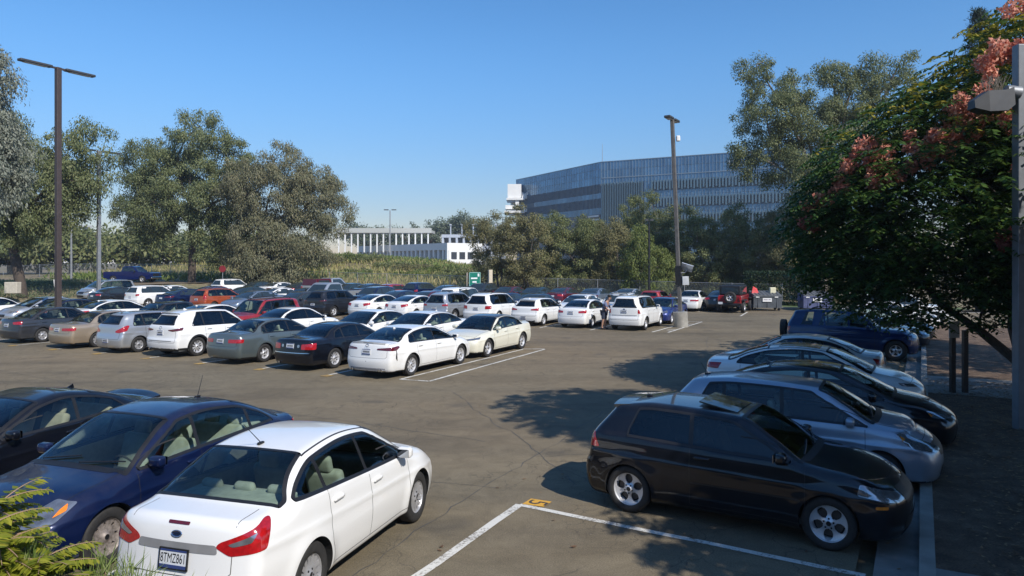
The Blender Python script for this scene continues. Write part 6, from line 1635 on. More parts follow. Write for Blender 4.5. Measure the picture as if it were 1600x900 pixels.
q = MB(); M = Matrix.Rotation(R_(-38), 4, 'X') @ Matrix.Rotation(R_(25), 4, 'Y'); q.box((.42, -.15, 3.15), (.62, .55, .04), M=M); q.build('solar_panel', simple('solar_cells', (.50, .53, .58), .12, .3, noise=.05), rp)
MB().tube([(.0, -.05, 2.85), (.35, -.1, 2.9), (.45, -.12, 3.1)], .025, 6).build('bracket', STEEL, rp)
q = MB(); q.box((.30, -.16, 2.45), (.34, .20, .46), bev=.02); q.build('control_box', simple('box_grey', (.45, .47, .48), .5), rp)
q = MB(); q.box((0, 0, 2.75), (.30, .30, 1.0), rz=YAW1); q.build('black_sleeve', BLK, rp)
q = MB(); q.box((.25, -.1, 10.0), (.20, .22, .30), bev=.05); q.build('camera_box', WHT, rp)
# close post at the right frame edge, with spikes on its lamp head
np_ = empty('lamp_post', (10.22, 14.6, .12)); tag(np_, 'near grey lamp post at the right edge with bird spikes on its shoebox head', 'lamp post')
MB().box((0, 0, 3.85), (.20, .20, 7.75), bev=.015).build('pole', simple('post_grey', (.20, .215, .235), .5, .3, noise=.1), np_)
h = MB(); V = []
for x_, hw2, z0_, z1_ in ((-.20, .16, 6.50, 6.86), (-.35, .17, 6.38, 6.80), (-.72, .19, 6.36, 6.78), (-.98, .13, 6.44, 6.60)): V += [(x_, -hw2, z0_), (x_, hw2, z0_), (x_, hw2 * .8, z1_), (x_, -hw2 * .8, z1_)]
h.add(V, [(4 * i_ + k, 4 * i_ + (k + 1) % 4, 4 * i_ + 4 + (k + 1) % 4, 4 * i_ + 4 + k) for i_ in range(3) for k in range(4)] + [(3, 2, 1, 0), (12, 13, 14, 15)]); h.build('lamp_head', simple('head_grey', (.045, .05, .058), .5, .2), np_)
h = MB(); h.tube([(-.05, 0, 6.75), (-.30, 0, 6.80)], [.16, .12], 14); h.build('arm', simple('post_grey', (0, 0, 0)), np_, smooth=True)
h = MB(); rg_ = random.Random(3)
for k in range(46):
    x_ = -.30 - .38 * rg_.random(); y_ = rg_.uniform(-.1, .1); h.tube([(x_, y_, 6.80), (x_ + rg_.uniform(-.16, .12), y_ + rg_.uniform(-.12, .12), 6.80 + rg_.uniform(.20, .34))], .0045, 4)
h.build('bird_spikes', simple('spike_tan', (.33, .28, .22), .6), np_)
# thin poles
def pole(x, y, z0, z1, r, mat, label, head=None, kind='light_pole'):
    root = empty(kind, (x, y, z0)); tag(root, label, 'pole'); MB().tube([(0, 0, -.2), (0, 0, z1 - z0)], [r, r * .7], 8).build('pole', mat, root, smooth=True)
    if head: q = MB(); [q.box((sx * head, 0, z1 - z0 + .1), (head * 1.2, .3, .18)) for sx in (-1, 1)]; q.build('lamp_head', LAMPH, root)
BLP = simple('black_painted_steel', (.012, .012, .014), .45)
pole(12.0, 63.5, 0, 7.0, .11, BLP, 'plain black pole in front of the tree belt', .22)
pole(-51, 84, 1, 7.9, .13, STEEL, 'thin pale pole between the two lamp posts on the left')
pole(-25.2, 150, 2, 14.0, .16, STEEL, 'tall thin floodlight mast above the white deck', .8)
pole(-3.0, 235, 3, 18.0, .2, STEEL, 'thin distant pole beside the white stair tower')
# signs
def sign_post(): pass
root = empty('stop_sign', (-29.9, 75, .6)); tag(root, 'red octagonal stop sign facing away near the forked eucalyptus', 'sign')
MB().tube([(0, 0, 0), (0, 0, 2.1)], .035, 8).build('post', STEEL, root)
oc = [(math.cos(R_(22.5 + 45 * k)) * .36, math.sin(R_(22.5 + 45 * k)) * .36) for k in range(8)]
q = MB(); q.prism(oc, -.01, .01); V = np.concatenate(q.v); q.v = [np.stack([V[:, 0], V[:, 2] - .05, V[:, 1] + 2.1], 1)]; q.build('sign_face', simple('dark_red_sign', (.20, .015, .02), .5), root)
root = empty('direction_sign', (-3.3, 64.3, .0)); tag(root, 'green two-sided directional sign on a post by the fence', 'sign')
z = 3.5 - (425 - 408) * 64 / 1134
MB().tube([(.1, 0, 0), (.1, 0, 1.6)], .07, 8).build('post', STEEL, root)
GRN = simple('sign_green', (.0, .16, .11), .4); q = MB(); q.box((0, 0, 1.9), (1.0, .05, 1.15), rz=R_(28)); q.build('front_panel', GRN, root)
q = MB()
for zz, ww, xx in ((2.0, .62, -.08), (1.68, .40, -.05), (2.35, .16, .34), (2.22, .16, .34)): q.box((xx * math.cos(R_(28)) + .05 * math.sin(R_(28)), xx * math.sin(R_(28)) - .05 * math.cos(R_(28)), zz - .02), (ww, .012, .13), rz=R_(28))
q.build('lettering_band', simple('sign_white', (.75, .78, .80), .4), root)
q = MB(); 
for a_, b_, c_, d_ in ((0, 2.49, 1.06, .05), (0, 1.31, 1.06, .05)): q.box((a_, 0, b_), (c_, .07, d_), rz=R_(28))
for sg in (-1, 1): q.box((sg * .52 * math.cos(R_(28)), sg * .52 * math.sin(R_(28)), 1.9), (.05, .07, 1.2), rz=R_(28))
q.build('frame', simple('frame_teal', (.25, .45, .42), .5), root)
q = MB(); q.box((-.68, .3, 1.88), (.06, .9, 1.2)); q.build('rear_panel', simple('sign_back', (.42, .36, .32), .6), root)
root = empty('beige_post', (-1.95, 65, 0)); tag(root, 'short thick beige post right of the green sign', 'post'); MB().box((0, 0, 1.35), (.34, .34, 2.75), rz=R_(20), bev=.03).build('post', simple('beige_paint', (.58, .50, .38), .7), root)
root = empty('notice_board', (-36.2, 57.6, .9)); tag(root, 'small white notice leaning beside the brown lamp post', 'sign'); q = MB(); q.box((0, 0, .75), (.28, .03, .80), M=Matrix.Rotation(R_(-8), 4, 'Y')); q.build('panel', WHT, root); MB().tube([(0, .04, -.2), (0, .04, .5)], .02, 6).build('post', STEEL, root)
root = empty('utility_box', (-42.3, 61.5, .8)); tag(root, 'beige concrete block among the low shrubs on the left bank', 'block'); MB().box((0, 0, .45), (1.05, .6, .95), bev=.03).build('block', simple('beige_block', (.52, .47, .38), .8), root)
# twin-post sign under the flame tree
root = empty('path_sign', (11.45, 18.6, .13)); tag(root, 'pale panel on two dark posts beside the footpath under the flame tree', 'sign')
for sg in (-1, 1): MB().box((sg * .16, 0, .75), (.11, .11, 1.7)).build('post', BLK, root)
MB().box((-.16, -.07, 1.62), (.26, .03, .42)).build('panel', simple('panel_grey', (.40, .43, .46), .5), root)

# --- chain link fence
def fence_mat():
    m, nt, b = nodes('chain_link'); out = nt.nodes['Material Output']; b.inputs['Base Color'].default_value = (.30, .31, .30, 1); b.inputs['Metallic'].default_value = .5; b.inputs['Roughness'].default_value = .5
    uv = N(nt, 'ShaderNodeTexCoord'); sp = N(nt, 'ShaderNodeSeparateXYZ'); nt.links.new(uv.outputs['UV'], sp.inputs[0]); res = []
    for sg in (1, -1):
        a = N(nt, 'ShaderNodeMath', operation='MULTIPLY_ADD'); a.inputs[1].default_value = sg; nt.links.new(sp.outputs[1], a.inputs[0]); nt.links.new(sp.outputs[0], a.inputs[2])
        s_ = N(nt, 'ShaderNodeMath', operation='MULTIPLY'); s_.inputs[1].default_value = 14.0; nt.links.new(a.outputs[0], s_.inputs[0])
        f_ = N(nt, 'ShaderNodeMath', operation='FRACT'); nt.links.new(s_.outputs[0], f_.inputs[0]); l = N(nt, 'ShaderNodeMath', operation='LESS_THAN'); l.inputs[1].default_value = .10; nt.links.new(f_.outputs[0], l.inputs[0]); res.append(l.outputs[0])
    mx = N(nt, 'ShaderNodeMath', operation='MAXIMUM'); nt.links.new(res[0], mx.inputs[0]); nt.links.new(res[1], mx.inputs[1])
    tr = N(nt, 'ShaderNodeBsdfTransparent'); ms = N(nt, 'ShaderNodeMixShader'); nt.links.new(mx.outputs[0], ms.inputs[0]); nt.links.new(tr.outputs[0], ms.inputs[1]); nt.links.new(b.outputs[0], ms.inputs[2]); nt.links.new(ms.outputs[0], out.inputs[0]); return m
FM = fence_mat()
def fence(P, h, label, step=3.2):
    root = empty('chain_link_fence', (P[0][0], P[0][1], 0)); tag(root, label, 'fence'); P = [np.array(p, float) for p in P]; pts = []
    for a, b in zip(P[:-1], P[1:]):
        k = max(1, int(np.linalg.norm(b - a) / step)); pts += [a + (b - a) * i_ / k for i_ in range(k)]
    pts.append(P[-1]); V = []; UV = []; u = 0; o0 = P[0]; npost = 0
    for i_, p in enumerate(pts):
        z = float(terr(np.array([p[0]]), np.array([p[1]]))[0]) ; q = p - o0
        if i_: u += np.linalg.norm(p - pts[i_ - 1])
        V += [(q[0], q[1], z), (q[0], q[1], z + h)]; UV += [(u, 0), (u, h)]
        MB().tube([(q[0], q[1] - .03, z - .1), (q[0], q[1] - .03, z + h + .06)], .035, 6).build('post', STEEL, root)
    F = [(2 * i_, 2 * i_ + 2, 2 * i_ + 3, 2 * i_ + 1) for i_ in range(len(pts) - 1)]
    o = mesh('wire_mesh', V, F, FM, root, smooth=False); uvl = o.data.uv_layers.new(name='UVMap')
    for l in o.data.loops: uvl.data[l.index].uv = UV[l.vertex_index]
    MB().tube([(V[2 * i_ + 1][0], V[2 * i_ + 1][1], V[2 * i_ + 1][2]) for i_ in range(len(pts))], .022, 5).build('top_rail', STEEL, root)
fence([ST(62.6, t) for t in (-8, -20, -32, -44, -56, -66)], 1.65, 'long chain-link fence with grey posts along the far edge of the car park', 3.3)
fence([ST(63, -67), ST(63.5, -80), ST(64, -100), ST(62, -125)], 1.75, 'chain-link fence on the left behind the blue pickup', 4.0)

# --- dumpsters
def dumpster(x, y, rz, L, col, label, bin_='b'):
    root = empty('dumpster', (x, y, 0), rz); tag(root, label, 'dumpster', 'dumpsters by the hedge')
    D, H = 1.25, 1.15; body = MB()
    prof = [(-D / 2, .22), (D / 2, .22), (D / 2 + .05, H + .12), (-D / 2 - .05, H - .12)]
    n = 4; V = []
    for xx in (-L / 2, L / 2):
        V += [(xx, a, b) for a, b in prof]
    body.add(V, [(3, 2, 1, 0), (4, 5, 6, 7), (0, 1, 5, 4), (1, 2, 6, 5), (2, 3, 7, 6), (3, 0, 4, 7)])
    body.box((0, -D / 2 - .05, H - .14), (L + .08, .07, .07)); body.box((0, D / 2 + .06, H + .1), (L + .08, .07, .07))
    for k in (-.33, 0, .33): body.box((k * L, -D / 2 - .03, .60), (.06, .05, .75))
    body.build('bin', simple('dumpster_paint_' + bin_, col, .55, noise=.25, scale=3), root)
    for sg in (-1, 1): MB().box((sg * (L / 2 + .10), 0, .80), (.16, .55, .16)).build('fork_pocket', simple('dumpster_paint_' + bin_, col), root)
    lid = MB(); M = Matrix.Rotation(R_(11), 4, 'X')
    for sg in (-1, 1): lid = MB(); lid.box((sg * L / 4, 0, H + .06), (L / 2 - .02, D + .22, .06), M=M, bev=.02); [lid.box((sg * L / 4 + q * L / 8, 0, H + .10), (.05, D + .1, .04), M=M) for q in (-1, 0, 1)]; lid.build('lid', simple('lid_plastic', (.10, .105, .11) if bin_ == 'g' else col, .5), root)
    MB().box((-.05, -D / 2 - .085, .78), (.62, .02, .26)).build('sign_plate', WHT, root)
    q = MB(); [q.box((-.27 + .055 * i_, -D / 2 - .098, .80), (.034, .006, .07)) for i_ in range(9) if i_ != 5]; q.build('plate_lettering', simple('faded_lettering', (.25, .2, .24), .6), root)
    for k in (-.36, .30): MB().box((k * L, -D / 2 - .075, .98), (.24, .02, .08)).build('sticker', WHT, root)
    for a, b in ((-1, -1), (1, -1), (-1, 1), (1, 1)): MB().tube([(a * L * .42, b * .45 - .03, .10), (a * L * .42, b * .45 + .03, .10)], .10, 12).build('wheel', RUB, root)
dumpster(18.0, 51.6, R_(-4), 1.95, (.075, .085, .095), 'dark grey dumpster with a white plate, beside the red off-roader', 'g')
dumpster(21.4, 51.3, R_(-4), 1.95, (.085, .10, .20), 'blue-purple dumpster right of the grey one', 'b')
q = MB(); q.add([(-.25, 0, 0), (.25, 0, 0), (.15, .15, .32), (-.12, .1, .48), (-.2, .05, .2)], [(0, 1, 2, 3, 4)]); q.add([(-.25, .22, 0), (.25, .22, 0), (.15, .15, .32), (-.12, .1, .48)], [(3, 2, 1, 0)]); o = q.build('red_bag', simple('red_plastic', (.62, .05, .05), .5)); o.location = (17.3, 51.6, 1.23); tag(o, 'crumpled red bag sticking up from the grey dumpster lid', 'bag')
o = MB().box((0, 0, .2), (.42, .3, .42), bev=.05).build('cardboard_box', simple('pale_card', (.62, .58, .40), .8)); o.location = (18.55, 51.7, 1.22); tag(o, 'pale yellow box standing on the grey dumpster', 'box')
# stone rubble
rg_ = random.Random(7); 
for k in range(3):
    bm = bmesh.new(); bmesh.ops.create_icosphere(bm, subdivisions=2, radius=.4)
    for v_ in bm.verts: v_.co *= rg_.uniform(.75, 1.2); v_.co.z *= .5
    me = bpy.data.meshes.new('boulder'); bm.to_mesh(me); bm.free(); me.materials.append(simple('tan_stone', (.42, .34, .24), .9)); o = bpy.data.objects.new('boulder', me); COL.objects.link(o); o.location = (16.0 + k * 1.1, 57.5 + k * .4, .22)
    tag(o, ['tan boulder right behind the red off-roader', 'tan boulder between the off-roader and the grey dumpster', 'tan boulder partly hidden by the grey dumpster'][k], 'boulder', 'boulders by the lawn strip')
flat('lawn_strip', [(56.6, -9.5), (56.6, 10), (62.4, 10), (62.4, -14)], .10, LAWN)
MB().prism([ST(a, b) for a, b in [(56.3, -9.6), (56.3, 10), (56.55, 10), (56.55, -9.6)]], -.05, .13).build('kerb', CONC); tag(bpy.data.objects['kerb.001'], kind='structure')

# --- foreground plants, bottom left
def fronds():
    rng = np.random.RandomState(71); Y = leafmat('yellow_green_leaflet', (.13, .17, .02), (.25, .28, .025), (.38, .36, .05), .4, .5); GN = leafmat('pine_grass_blade', (.10, .16, .03), (.20, .27, .07), (.30, .34, .14), .3, .5)
    stemm = simple('plant_stem', (.30, .20, .13), .8)
    def frond(mb, VV, base, d, L):
        d = np.array(d, float); d /= np.linalg.norm(d); side = np.cross(d, [0, 0, 1]); side /= np.linalg.norm(side); pts = []
        for k in range(25):
            t = k / 24; p = np.array(base) + d * L * t + np.array([0, 0, -.28 * L * t * t]); pts.append(p)
            if k > 1:
                for sg in (1, -1):
                    l = .150 * (1 - .55 * abs(t - .35)) * (L / .5); D = unit(side * sg + d * .35 + np.array([0, 0, -.45]) + rng.normal(size=3) * .12); W = unit(np.cross(D, np.array([0, 0, 1.0]) + rng.normal(size=3) * .2)); VV.append(leaf_geo(p[None], D[None], W[None], np.array([l]), np.array([l * .34])))
        mb.tube(pts, list(np.linspace(.0032, .0012, 25)), 5)
    specs = [((-1.95, 2.75, 2.42), 'golden feathery shrub nearest the left edge of the frame', 60, .21), ((-1.84, 2.85, 2.26), 'golden feathery shrub just right of the first, tips over the blue fender', 40, .19), ((-2.10, 2.95, 2.46), 'golden feathery shrub behind the first, low at the left edge', 36, .24)]
    for c, lab, n, L in specs:
        root = empty('feathery_shrub', (c[0], c[1], c[2] - .9)); tag(root, lab, 'shrub', 'feathery shrubs in the left foreground'); mb = MB(); VV = []
        mb.tube([(0, 0, -.1), (.02, 0, .5), (0, 0, .95)], [.018, .014, .008], 6)
        for k in range(n):
            a = rng.uniform(0, 6.28); zz = rng.uniform(.55, 1.0); frond(mb, VV, (0, 0, zz), (math.cos(a), math.sin(a), rng.uniform(.05, .7)), L * rng.uniform(.7, 1.1))
        mb.build('stem', stemm, root, smooth=True); fastmesh('foliage', np.concatenate(VV), Y, root)
    # tufts of needle-like grass
    tf = [(-1.98, 2.8, 1.93), (-1.80, 2.7, 1.88), (-1.66, 2.8, 1.86), (-1.50, 2.8, 1.80), (-2.10, 2.95, 1.88), (-1.74, 3.0, 1.78), (-2.2, 2.8, 1.88), (-1.38, 2.8, 1.74), (-1.9, 3.05, 1.82), (-1.58, 2.65, 1.84)]
    for k, c in enumerate(tf):
        root = empty('grassy_shrub', c); tag(root, 'bright green needle-leaved tuft ' + ['under the golden fronds', 'left of the bare stems', 'below the blue fender', 'in front of the white bumper corner', 'at the left frame edge', 'behind the bare stems', 'far left at the frame edge', 'rightmost before the white bumper', 'behind the golden fronds', 'lowest at the bottom edge'][k], 'shrub', 'needle-leaved tufts in the left foreground')
        mb = MB(); VV = []; m = 5
        for q in range(m):
            a = rng.uniform(0, 6.28); e = np.array([math.cos(a) * .12, math.sin(a) * .12, rng.uniform(.22, .40)]); mb.tube([(0, 0, -.7), tuple(e * .5 + np.array([0, 0, -.05])), tuple(e)], [.008, .006, .003], 5)
            nb = 210; t = rng.uniform(.15, 1.05, nb); P = e * t[:, None] + rng.normal(size=(nb, 3)) * .02; D = unit(rng.normal(size=(nb, 3)) * .7 + unit(e) * 1.0 + np.array([0, 0, .5])); W = unit(np.cross(D, rng.normal(size=(nb, 3)))); VV.append(leaf_geo(P, D, W, rng.uniform(.07, .15, nb), np.full(nb, .0045)))
        mb.build('stem', stemm, root, smooth=True); fastmesh('foliage', np.concatenate(VV), GN, root)
fronds()

# --- the man beside the white cars
def person(x, y, yaw):
    root = empty('person', (x, y, 0), yaw); tag(root, 'person in grey-blue t-shirt and dark shorts bending over beside the white car', 'person')
    J = dict(pel=(0, 0, .92), sp=(.05, 0, 1.10), ch=(.14, 0, 1.32), nk=(.21, 0, 1.48), hd=(.27, 0, 1.56), ht=(.31, 0, 1.68),
             ls=(.14, .18, 1.38), le=(.24, .23, 1.10), lw=(.42, .18, .98), lh=(.50, .17, .96), rs=(.14, -.18, 1.38), re=(.22, -.23, 1.10), rw=(.40, -.18, .97), rh=(.48, -.17, .95),
             lp=(0, .10, .88), lk=(.04, .11, .49), la=(0, .11, .09), lf=(.15, .12, .04), rp=(0, -.10, .88), rk=(-.02, -.11, .49), ra=(-.08, -.11, .09), rf=(.07, -.12, .04))
    R = dict(pel=.135, sp=.13, ch=.15, nk=.055, hd=.085, ht=.075, ls=.065, le=.045, lw=.032, lh=.03, rs=.065, re=.045, rw=.032, rh=.03, lp=.10, lk=.06, la=.042, lf=.04, rp=.10, rk=.06, ra=.042, rf=.04)
    E = [('pel', 'sp'), ('sp', 'ch'), ('ch', 'nk'), ('nk', 'hd'), ('hd', 'ht'), ('ch', 'ls'), ('ls', 'le'), ('le', 'lw'), ('lw', 'lh'), ('ch', 'rs'), ('rs', 're'), ('re', 'rw'), ('rw', 'rh'), ('pel', 'lp'), ('lp', 'lk'), ('lk', 'la'), ('la', 'lf'), ('pel', 'rp'), ('rp', 'rk'), ('rk', 'ra'), ('ra', 'rf')]
    def skin(name, keys, edges, grow, mat, par, sub=2, clip=None):
        me = bpy.data.meshes.new(name); ks = list(keys); me.from_pydata([J[k] for k in ks], [(ks.index(a), ks.index(b)) for a, b in edges if a in ks and b in ks], [])
        o = bpy.data.objects.new(name, me); COL.objects.link(o); m = o.modifiers.new('s', 'SKIN')
        for i_, k in enumerate(ks): r = R[k] + grow; me.skin_vertices[0].data[i_].radius = (r, r * (1.0)); me.skin_vertices[0].data[i_].use_root = (i_ == 0)
        s2 = o.modifiers.new('u', 'SUBSURF'); s2.levels = sub; s2.render_levels = sub
        ev = bpy.data.meshes.new_from_object(o.evaluated_get(bpy.context.evaluated_depsgraph_get())); bpy.data.objects.remove(o)
        if clip:
            bm = bmesh.new(); bm.from_mesh(ev); bmesh.ops.delete(bm, geom=[v_ for v_ in bm.verts if not clip(v_.co)], context='VERTS'); bm.to_mesh(ev); bm.free()
        ev.materials.clear(); ev.materials.append(mat); ev.polygons.foreach_set('use_smooth', np.ones(len(ev.polygons), bool)); q = bpy.data.objects.new(name, ev); COL.objects.link(q); q.parent = par; return q
    SK = simple('skin', (.42, .24, .16), .6); J['mid'] = (0, 0, 0); del J['mid']
    # hands: palm plus five fingers as extra skinned chains joined to the body mesh
    body = skin('body', J.keys(), E, 0, SK, root)
    bm = bmesh.new(); bm.from_mesh(body.data)
    for sy in (1, -1):
        w = np.array(J['lh' if sy > 0 else 'rh']); fm_ = MB(); fm_.box(tuple(w + np.array([.02, 0, -.01])), (.07, .075, .03), bev=.012)
        for k in range(4): fm_.tube([w + np.array([.04, (k - 1.5) * .019, -.01]), w + np.array([.085, (k - 1.5) * .020, -.02]), w + np.array([.105 - .008 * abs(k - 1.5), (k - 1.5) * .020, -.05])], [.009, .008, .006], 6)
        fm_.tube([w + np.array([.0, -sy * .035, -.01]), w + np.array([.03, -sy * .06, -.03]), w + np.array([.055, -sy * .06, -.045])], [.011, .009, .007], 6)
        off = len(bm.verts); vs = [bm.verts.new(v_) for v_ in np.concatenate(fm_.v)]
        for f_ in fm_.f:
            try: bm.faces.new([vs[i_] for i_ in f_])
            except Exception: pass
    bm.to_mesh(body.data); bm.free()
    skin('t_shirt', ['pel', 'sp', 'ch', 'ls', 'le', 'rs', 're'], E, .018, simple('shirt_blue_grey', (.13, .15, .24), .85), root, clip=lambda c: c.z > .86 and c.z < 1.50 and not (abs(c.y) > .17 and c.z < 1.18))
    skin('shorts', ['pel', 'lp', 'lk', 'rp', 'rk'], E, .022, simple('shorts_dark', (.035, .045, .075), .85), root, clip=lambda c: c.z > .52)
    h = MB(); v_, f_ = rbox_geo((.20, .175, .16), .07); v_ = v_ + np.array([.285, 0, 1.715]); h.add(v_, f_); h.build('hair', simple('dark_hair', (.015, .012, .010), .7), root, smooth=True)
    h = MB(); [h.box((.383, sy * .032, 1.62), (.01, .022, .012)) for sy in (1, -1)]; h.build('eyes', BLK, root)
    h = MB(); h.tube([(.375, 0, 1.63), (.402, 0, 1.60), (.385, 0, 1.585)], [.008, .014, .008], 6); [h.box((.30, sy * .088, 1.62), (.04, .016, .055), bev=.006) for sy in (1, -1)]; h.box((.385, 0, 1.555), (.01, .05, .01)); h.build('facial_features', SK, root)
    for k, sy in (('la', 1), ('ra', -1)):
        c = J[k]; s_ = MB(); s_.box((c[0] + .06, c[1], .05), (.28, .10, .09), bev=.035); s_.build('shoe', BLK, root, smooth=True)
person(4.72, 37.2, YAW2)

# unseen building added behind the camera to give near paintwork dark reflections
root = empty('added_reflection_building', (0, -15, 0)); tag(root, 'unseen long brown building added behind the camera to darken reflections', 'building')
MB().box((0, -5, 4.0), (90, 10, 8.0)).build('wall', simple('brown_stucco', (.20, .16, .12), .9, noise=.15, scale=.5), root)
for k in range(22):
    for z_ in (2.0, 5.6): MB().box((-42 + k * 4, .03, z_), (2.4, .10, 1.6)).build('window', WGL, root)
MB().box((0, -5, 8.1), (91, 11, .3)).build('roof', simple('flat_roof', (.5, .5, .48), .8), root)
# ================================================================== the cars
SP = SPEC()
P_ = dict(
 white=paint('white_paint', (.78, .78, .76), 0, .3, .08), pearl=paint('cream_paint', (.72, .70, .58), .05, .3, .08), navy=paint('navy_paint', (.003, .009, .045), .2, .3, .10),
 black=paint('black_paint', (.004, .005, .009), .1, .3, .06), grey=paint('dark_grey_paint', (.045, .048, .055), .4, .32, .12), gold=paint('gold_paint', (.40, .32, .23), .5, .35, .12),
 silver=paint('silver_paint', (.46, .48, .50), .6, .33, .10), silverblue=paint('silver_blue_paint', (.36, .40, .47), .5, .33, .12), green=paint('grey_green_paint', (.115, .145, .150), .45, .33, .10),
 red=paint('red_paint', (.30, .012, .015), .15, .3, .12), maroon=paint('maroon_paint', (.10, .010, .020), .3, .3, .12), orange=paint('burnt_orange_paint', (.40, .075, .018), .3, .3, .10),
 blue=paint('blue_paint', (.015, .030, .16), .3, .3, .10), royal=paint('royal_blue_paint', (.004, .012, .095), .3, .3, .08), teal=paint('dark_teal_paint', (.020, .050, .060), .4, .3, .12), steel=paint('steel_blue_paint', (.20, .25, .32), .5, .3, .1),
 dblue=paint('deep_blue_paint', (.005, .022, .085), .3, .3, .06), shadow=paint('charcoal_paint', (.018, .020, .026), .3, .3, .12))
PROTO = {}
def car(nm, col, lod, s_, t_, hd, label, yaw=None, xy=None, dy=0, zs=1.0, xs=1.0, cat='car', group='cars parked in the car park', **k):
    """hd: +1 nose away from the camera (along E1), -1 nose towards it, 2 nose to the right kerb, -2 tail to it"""
    p = SP[nm]; pt = P_[col]; key = (nm, lod, tuple(sorted((a, str(b)) for a, b in k.items())))
    if key not in PROTO:
        q = dict(p); q['extra'] = [(a, b, c, (d or pt), e) for a, b, c, d, e in p['extra']]
        m = dict(paint=pt); m.update(p.get('mats2', {})); m.update(k); det = dict(plate='8TMZ861') if nm == 'focus' else None
        r = build_car(q, lod, {'pickup': 'pickup_truck'}.get(nm, 'parked_car'), m, det); PROTO[key] = (r, pt)
    else:
        r0, pt0 = PROTO[key]; r = copy_tree(r0)
        st = [r]
        while st:
            o = st.pop(); st += list(o.children)
            if o.type == 'MESH':
                for i_, sl in enumerate(o.material_slots):
                    if sl.material is pt0 and pt is not pt0: sl.link = 'OBJECT'; sl.material = pt
    xf = p['wb'] / 2 + p['fo']; mid = xf - p['L'] / 2
    a = {1: YAW1, -1: YAW1 + math.pi, 2: YAW2, -2: YAW2 + math.pi}[hd] if yaw is None else yaw
    a += R_(dy); x, y = ST(s_, t_) if xy is None else xy
    r.location = (x - mid * math.cos(a), y - mid * math.sin(a), 0); r.scale = (xs, xs, zs); r.rotation_euler = (0, 0, a); tag(r, label, cat, group); return r
# ---- foreground left
LF = 'cars in the left foreground row'
car('focus', 'white', 0, 0, 0, 1, 'white compact sedan, plate 8TMZ861, nearest car at the bottom left', yaw=R_(73), xy=(-2.47, 8.72), zs=1.05, xs=.965, group=LF, seat=GRYS, cab=CABL)
car('dart', 'navy', 0, 0, 0, -1, 'dark blue sedan facing the camera beside the white plate-8TMZ861 sedan', yaw=R_(250), xy=(-4.98, 9.93), zs=1.04, group=LF, seat=GRYS, cab=CABL)
car('coupe', 'black', 0, 0, 0, -1, 'blue-black coupe with tan seats cut by the left edge', yaw=R_(250), xy=(-7.75, 11.45), zs=1.04, group=LF, seat=TANS, cab=CABD)
# ---- right row along the kerb
RR = 'cars nosed in to the right-hand kerb'
car('gti', 'black', 0, 0, 0, 2, 'black three-door hatchback with five-hole alloy wheels and tilted sunroof, nearest on the right', yaw=math.atan2(-.520, .855), xy=(3.20, 10.12), zs=1.03, group=RR, glass=glass('dim_glass', (.40, .50, .50), 1.3), cab=CABD, seat=simple('seat_dark', (.06, .06, .06), .8))
car('versa', 'silverblue', 0, 13.1, -1.45, 2, 'silver-blue hatchback between the black hatchback and a black sedan', group=RR, cab=CABD, seat=GRYS)
car('altima', 'black', 0, 15.85, -1.35, 2, 'low black sedan nosed furthest over the kerb between the silver-blue and white cars', group=RR, cab=CABD, seat=GRYS)
car('malibu_roof', 'white', 0, 19.1, -1.8, 2, 'white sedan with black roof panel and grey mirror, nose to the kerb', group=RR, cab=CABD, seat=GRYS)
car('sentra', 'white', 1, 21.9, -2.45, -2, 'white sedan reversed in behind the white one with the black roof panel', group=RR)
car('rodeo', 'dblue', 0, 29.6, -1.4, 2, 'blue off-road wagon with a spare wheel on its tail', group=RR, cab=CABD, trim=P_['dblue'])
car('coupe', 'shadow', 1, 33.4, -1.0, 2, 'dark coupe just beyond the blue off-road wagon', group=RR)
car('corolla', 'shadow', 1, 36.2, -.7, 2, 'dark sedan half hidden by leaves, second beyond the blue off-road wagon', group=RR)
car('altima', 'white', 2, 42.6, -.3, 2, 'white sedan glimpsed under the flame tree', group=RR)
car('suvbox', 'white', 2, 46.0, .6, 2, 'white sport utility glimpsed deepest under the flame tree', group=RR)
# ---- row 1
R1 = 'first row of cars beyond the aisle'
s1 = 19.55
car('camry', 'white', 0, s1, -13.9, 1, 'white mid-size sedan with dark tail lamps at the right end of the first row', group=R1, cab=CABD, seat=GRYS)
car('lexus', 'black', 1, s1, -17.0, 1, 'glossy black luxury sedan with chrome wheels and round reversing lamps', group=R1, glass=GLT, rsglass=GLT)
car('avalon', 'green', 1, s1, -20.15, 1, 'grey-green older sedan between the black luxury sedan and a white crossover', group=R1, cab=CABL)
car('cx5', 'white', 1, s1 + .1, -23.6, 1, 'white crossover with black wheel arches in the first row', group=R1, glass=GLS, rglass=GLT, rsglass=GLT)
car('versa', 'silver', 1, s1 - .2, -26.45, 1, 'silver hatchback with bright red lamps between the gold sedan and white crossover', group=R1, rglass=GLT)
car('accord', 'gold', 1, s1, -29.5, 1, 'gold older sedan in the first row', group=R1)
car('corolla', 'grey', 1, s1, -33.3, 1, 'dark grey sedan at the left end of the first row', group=R1)
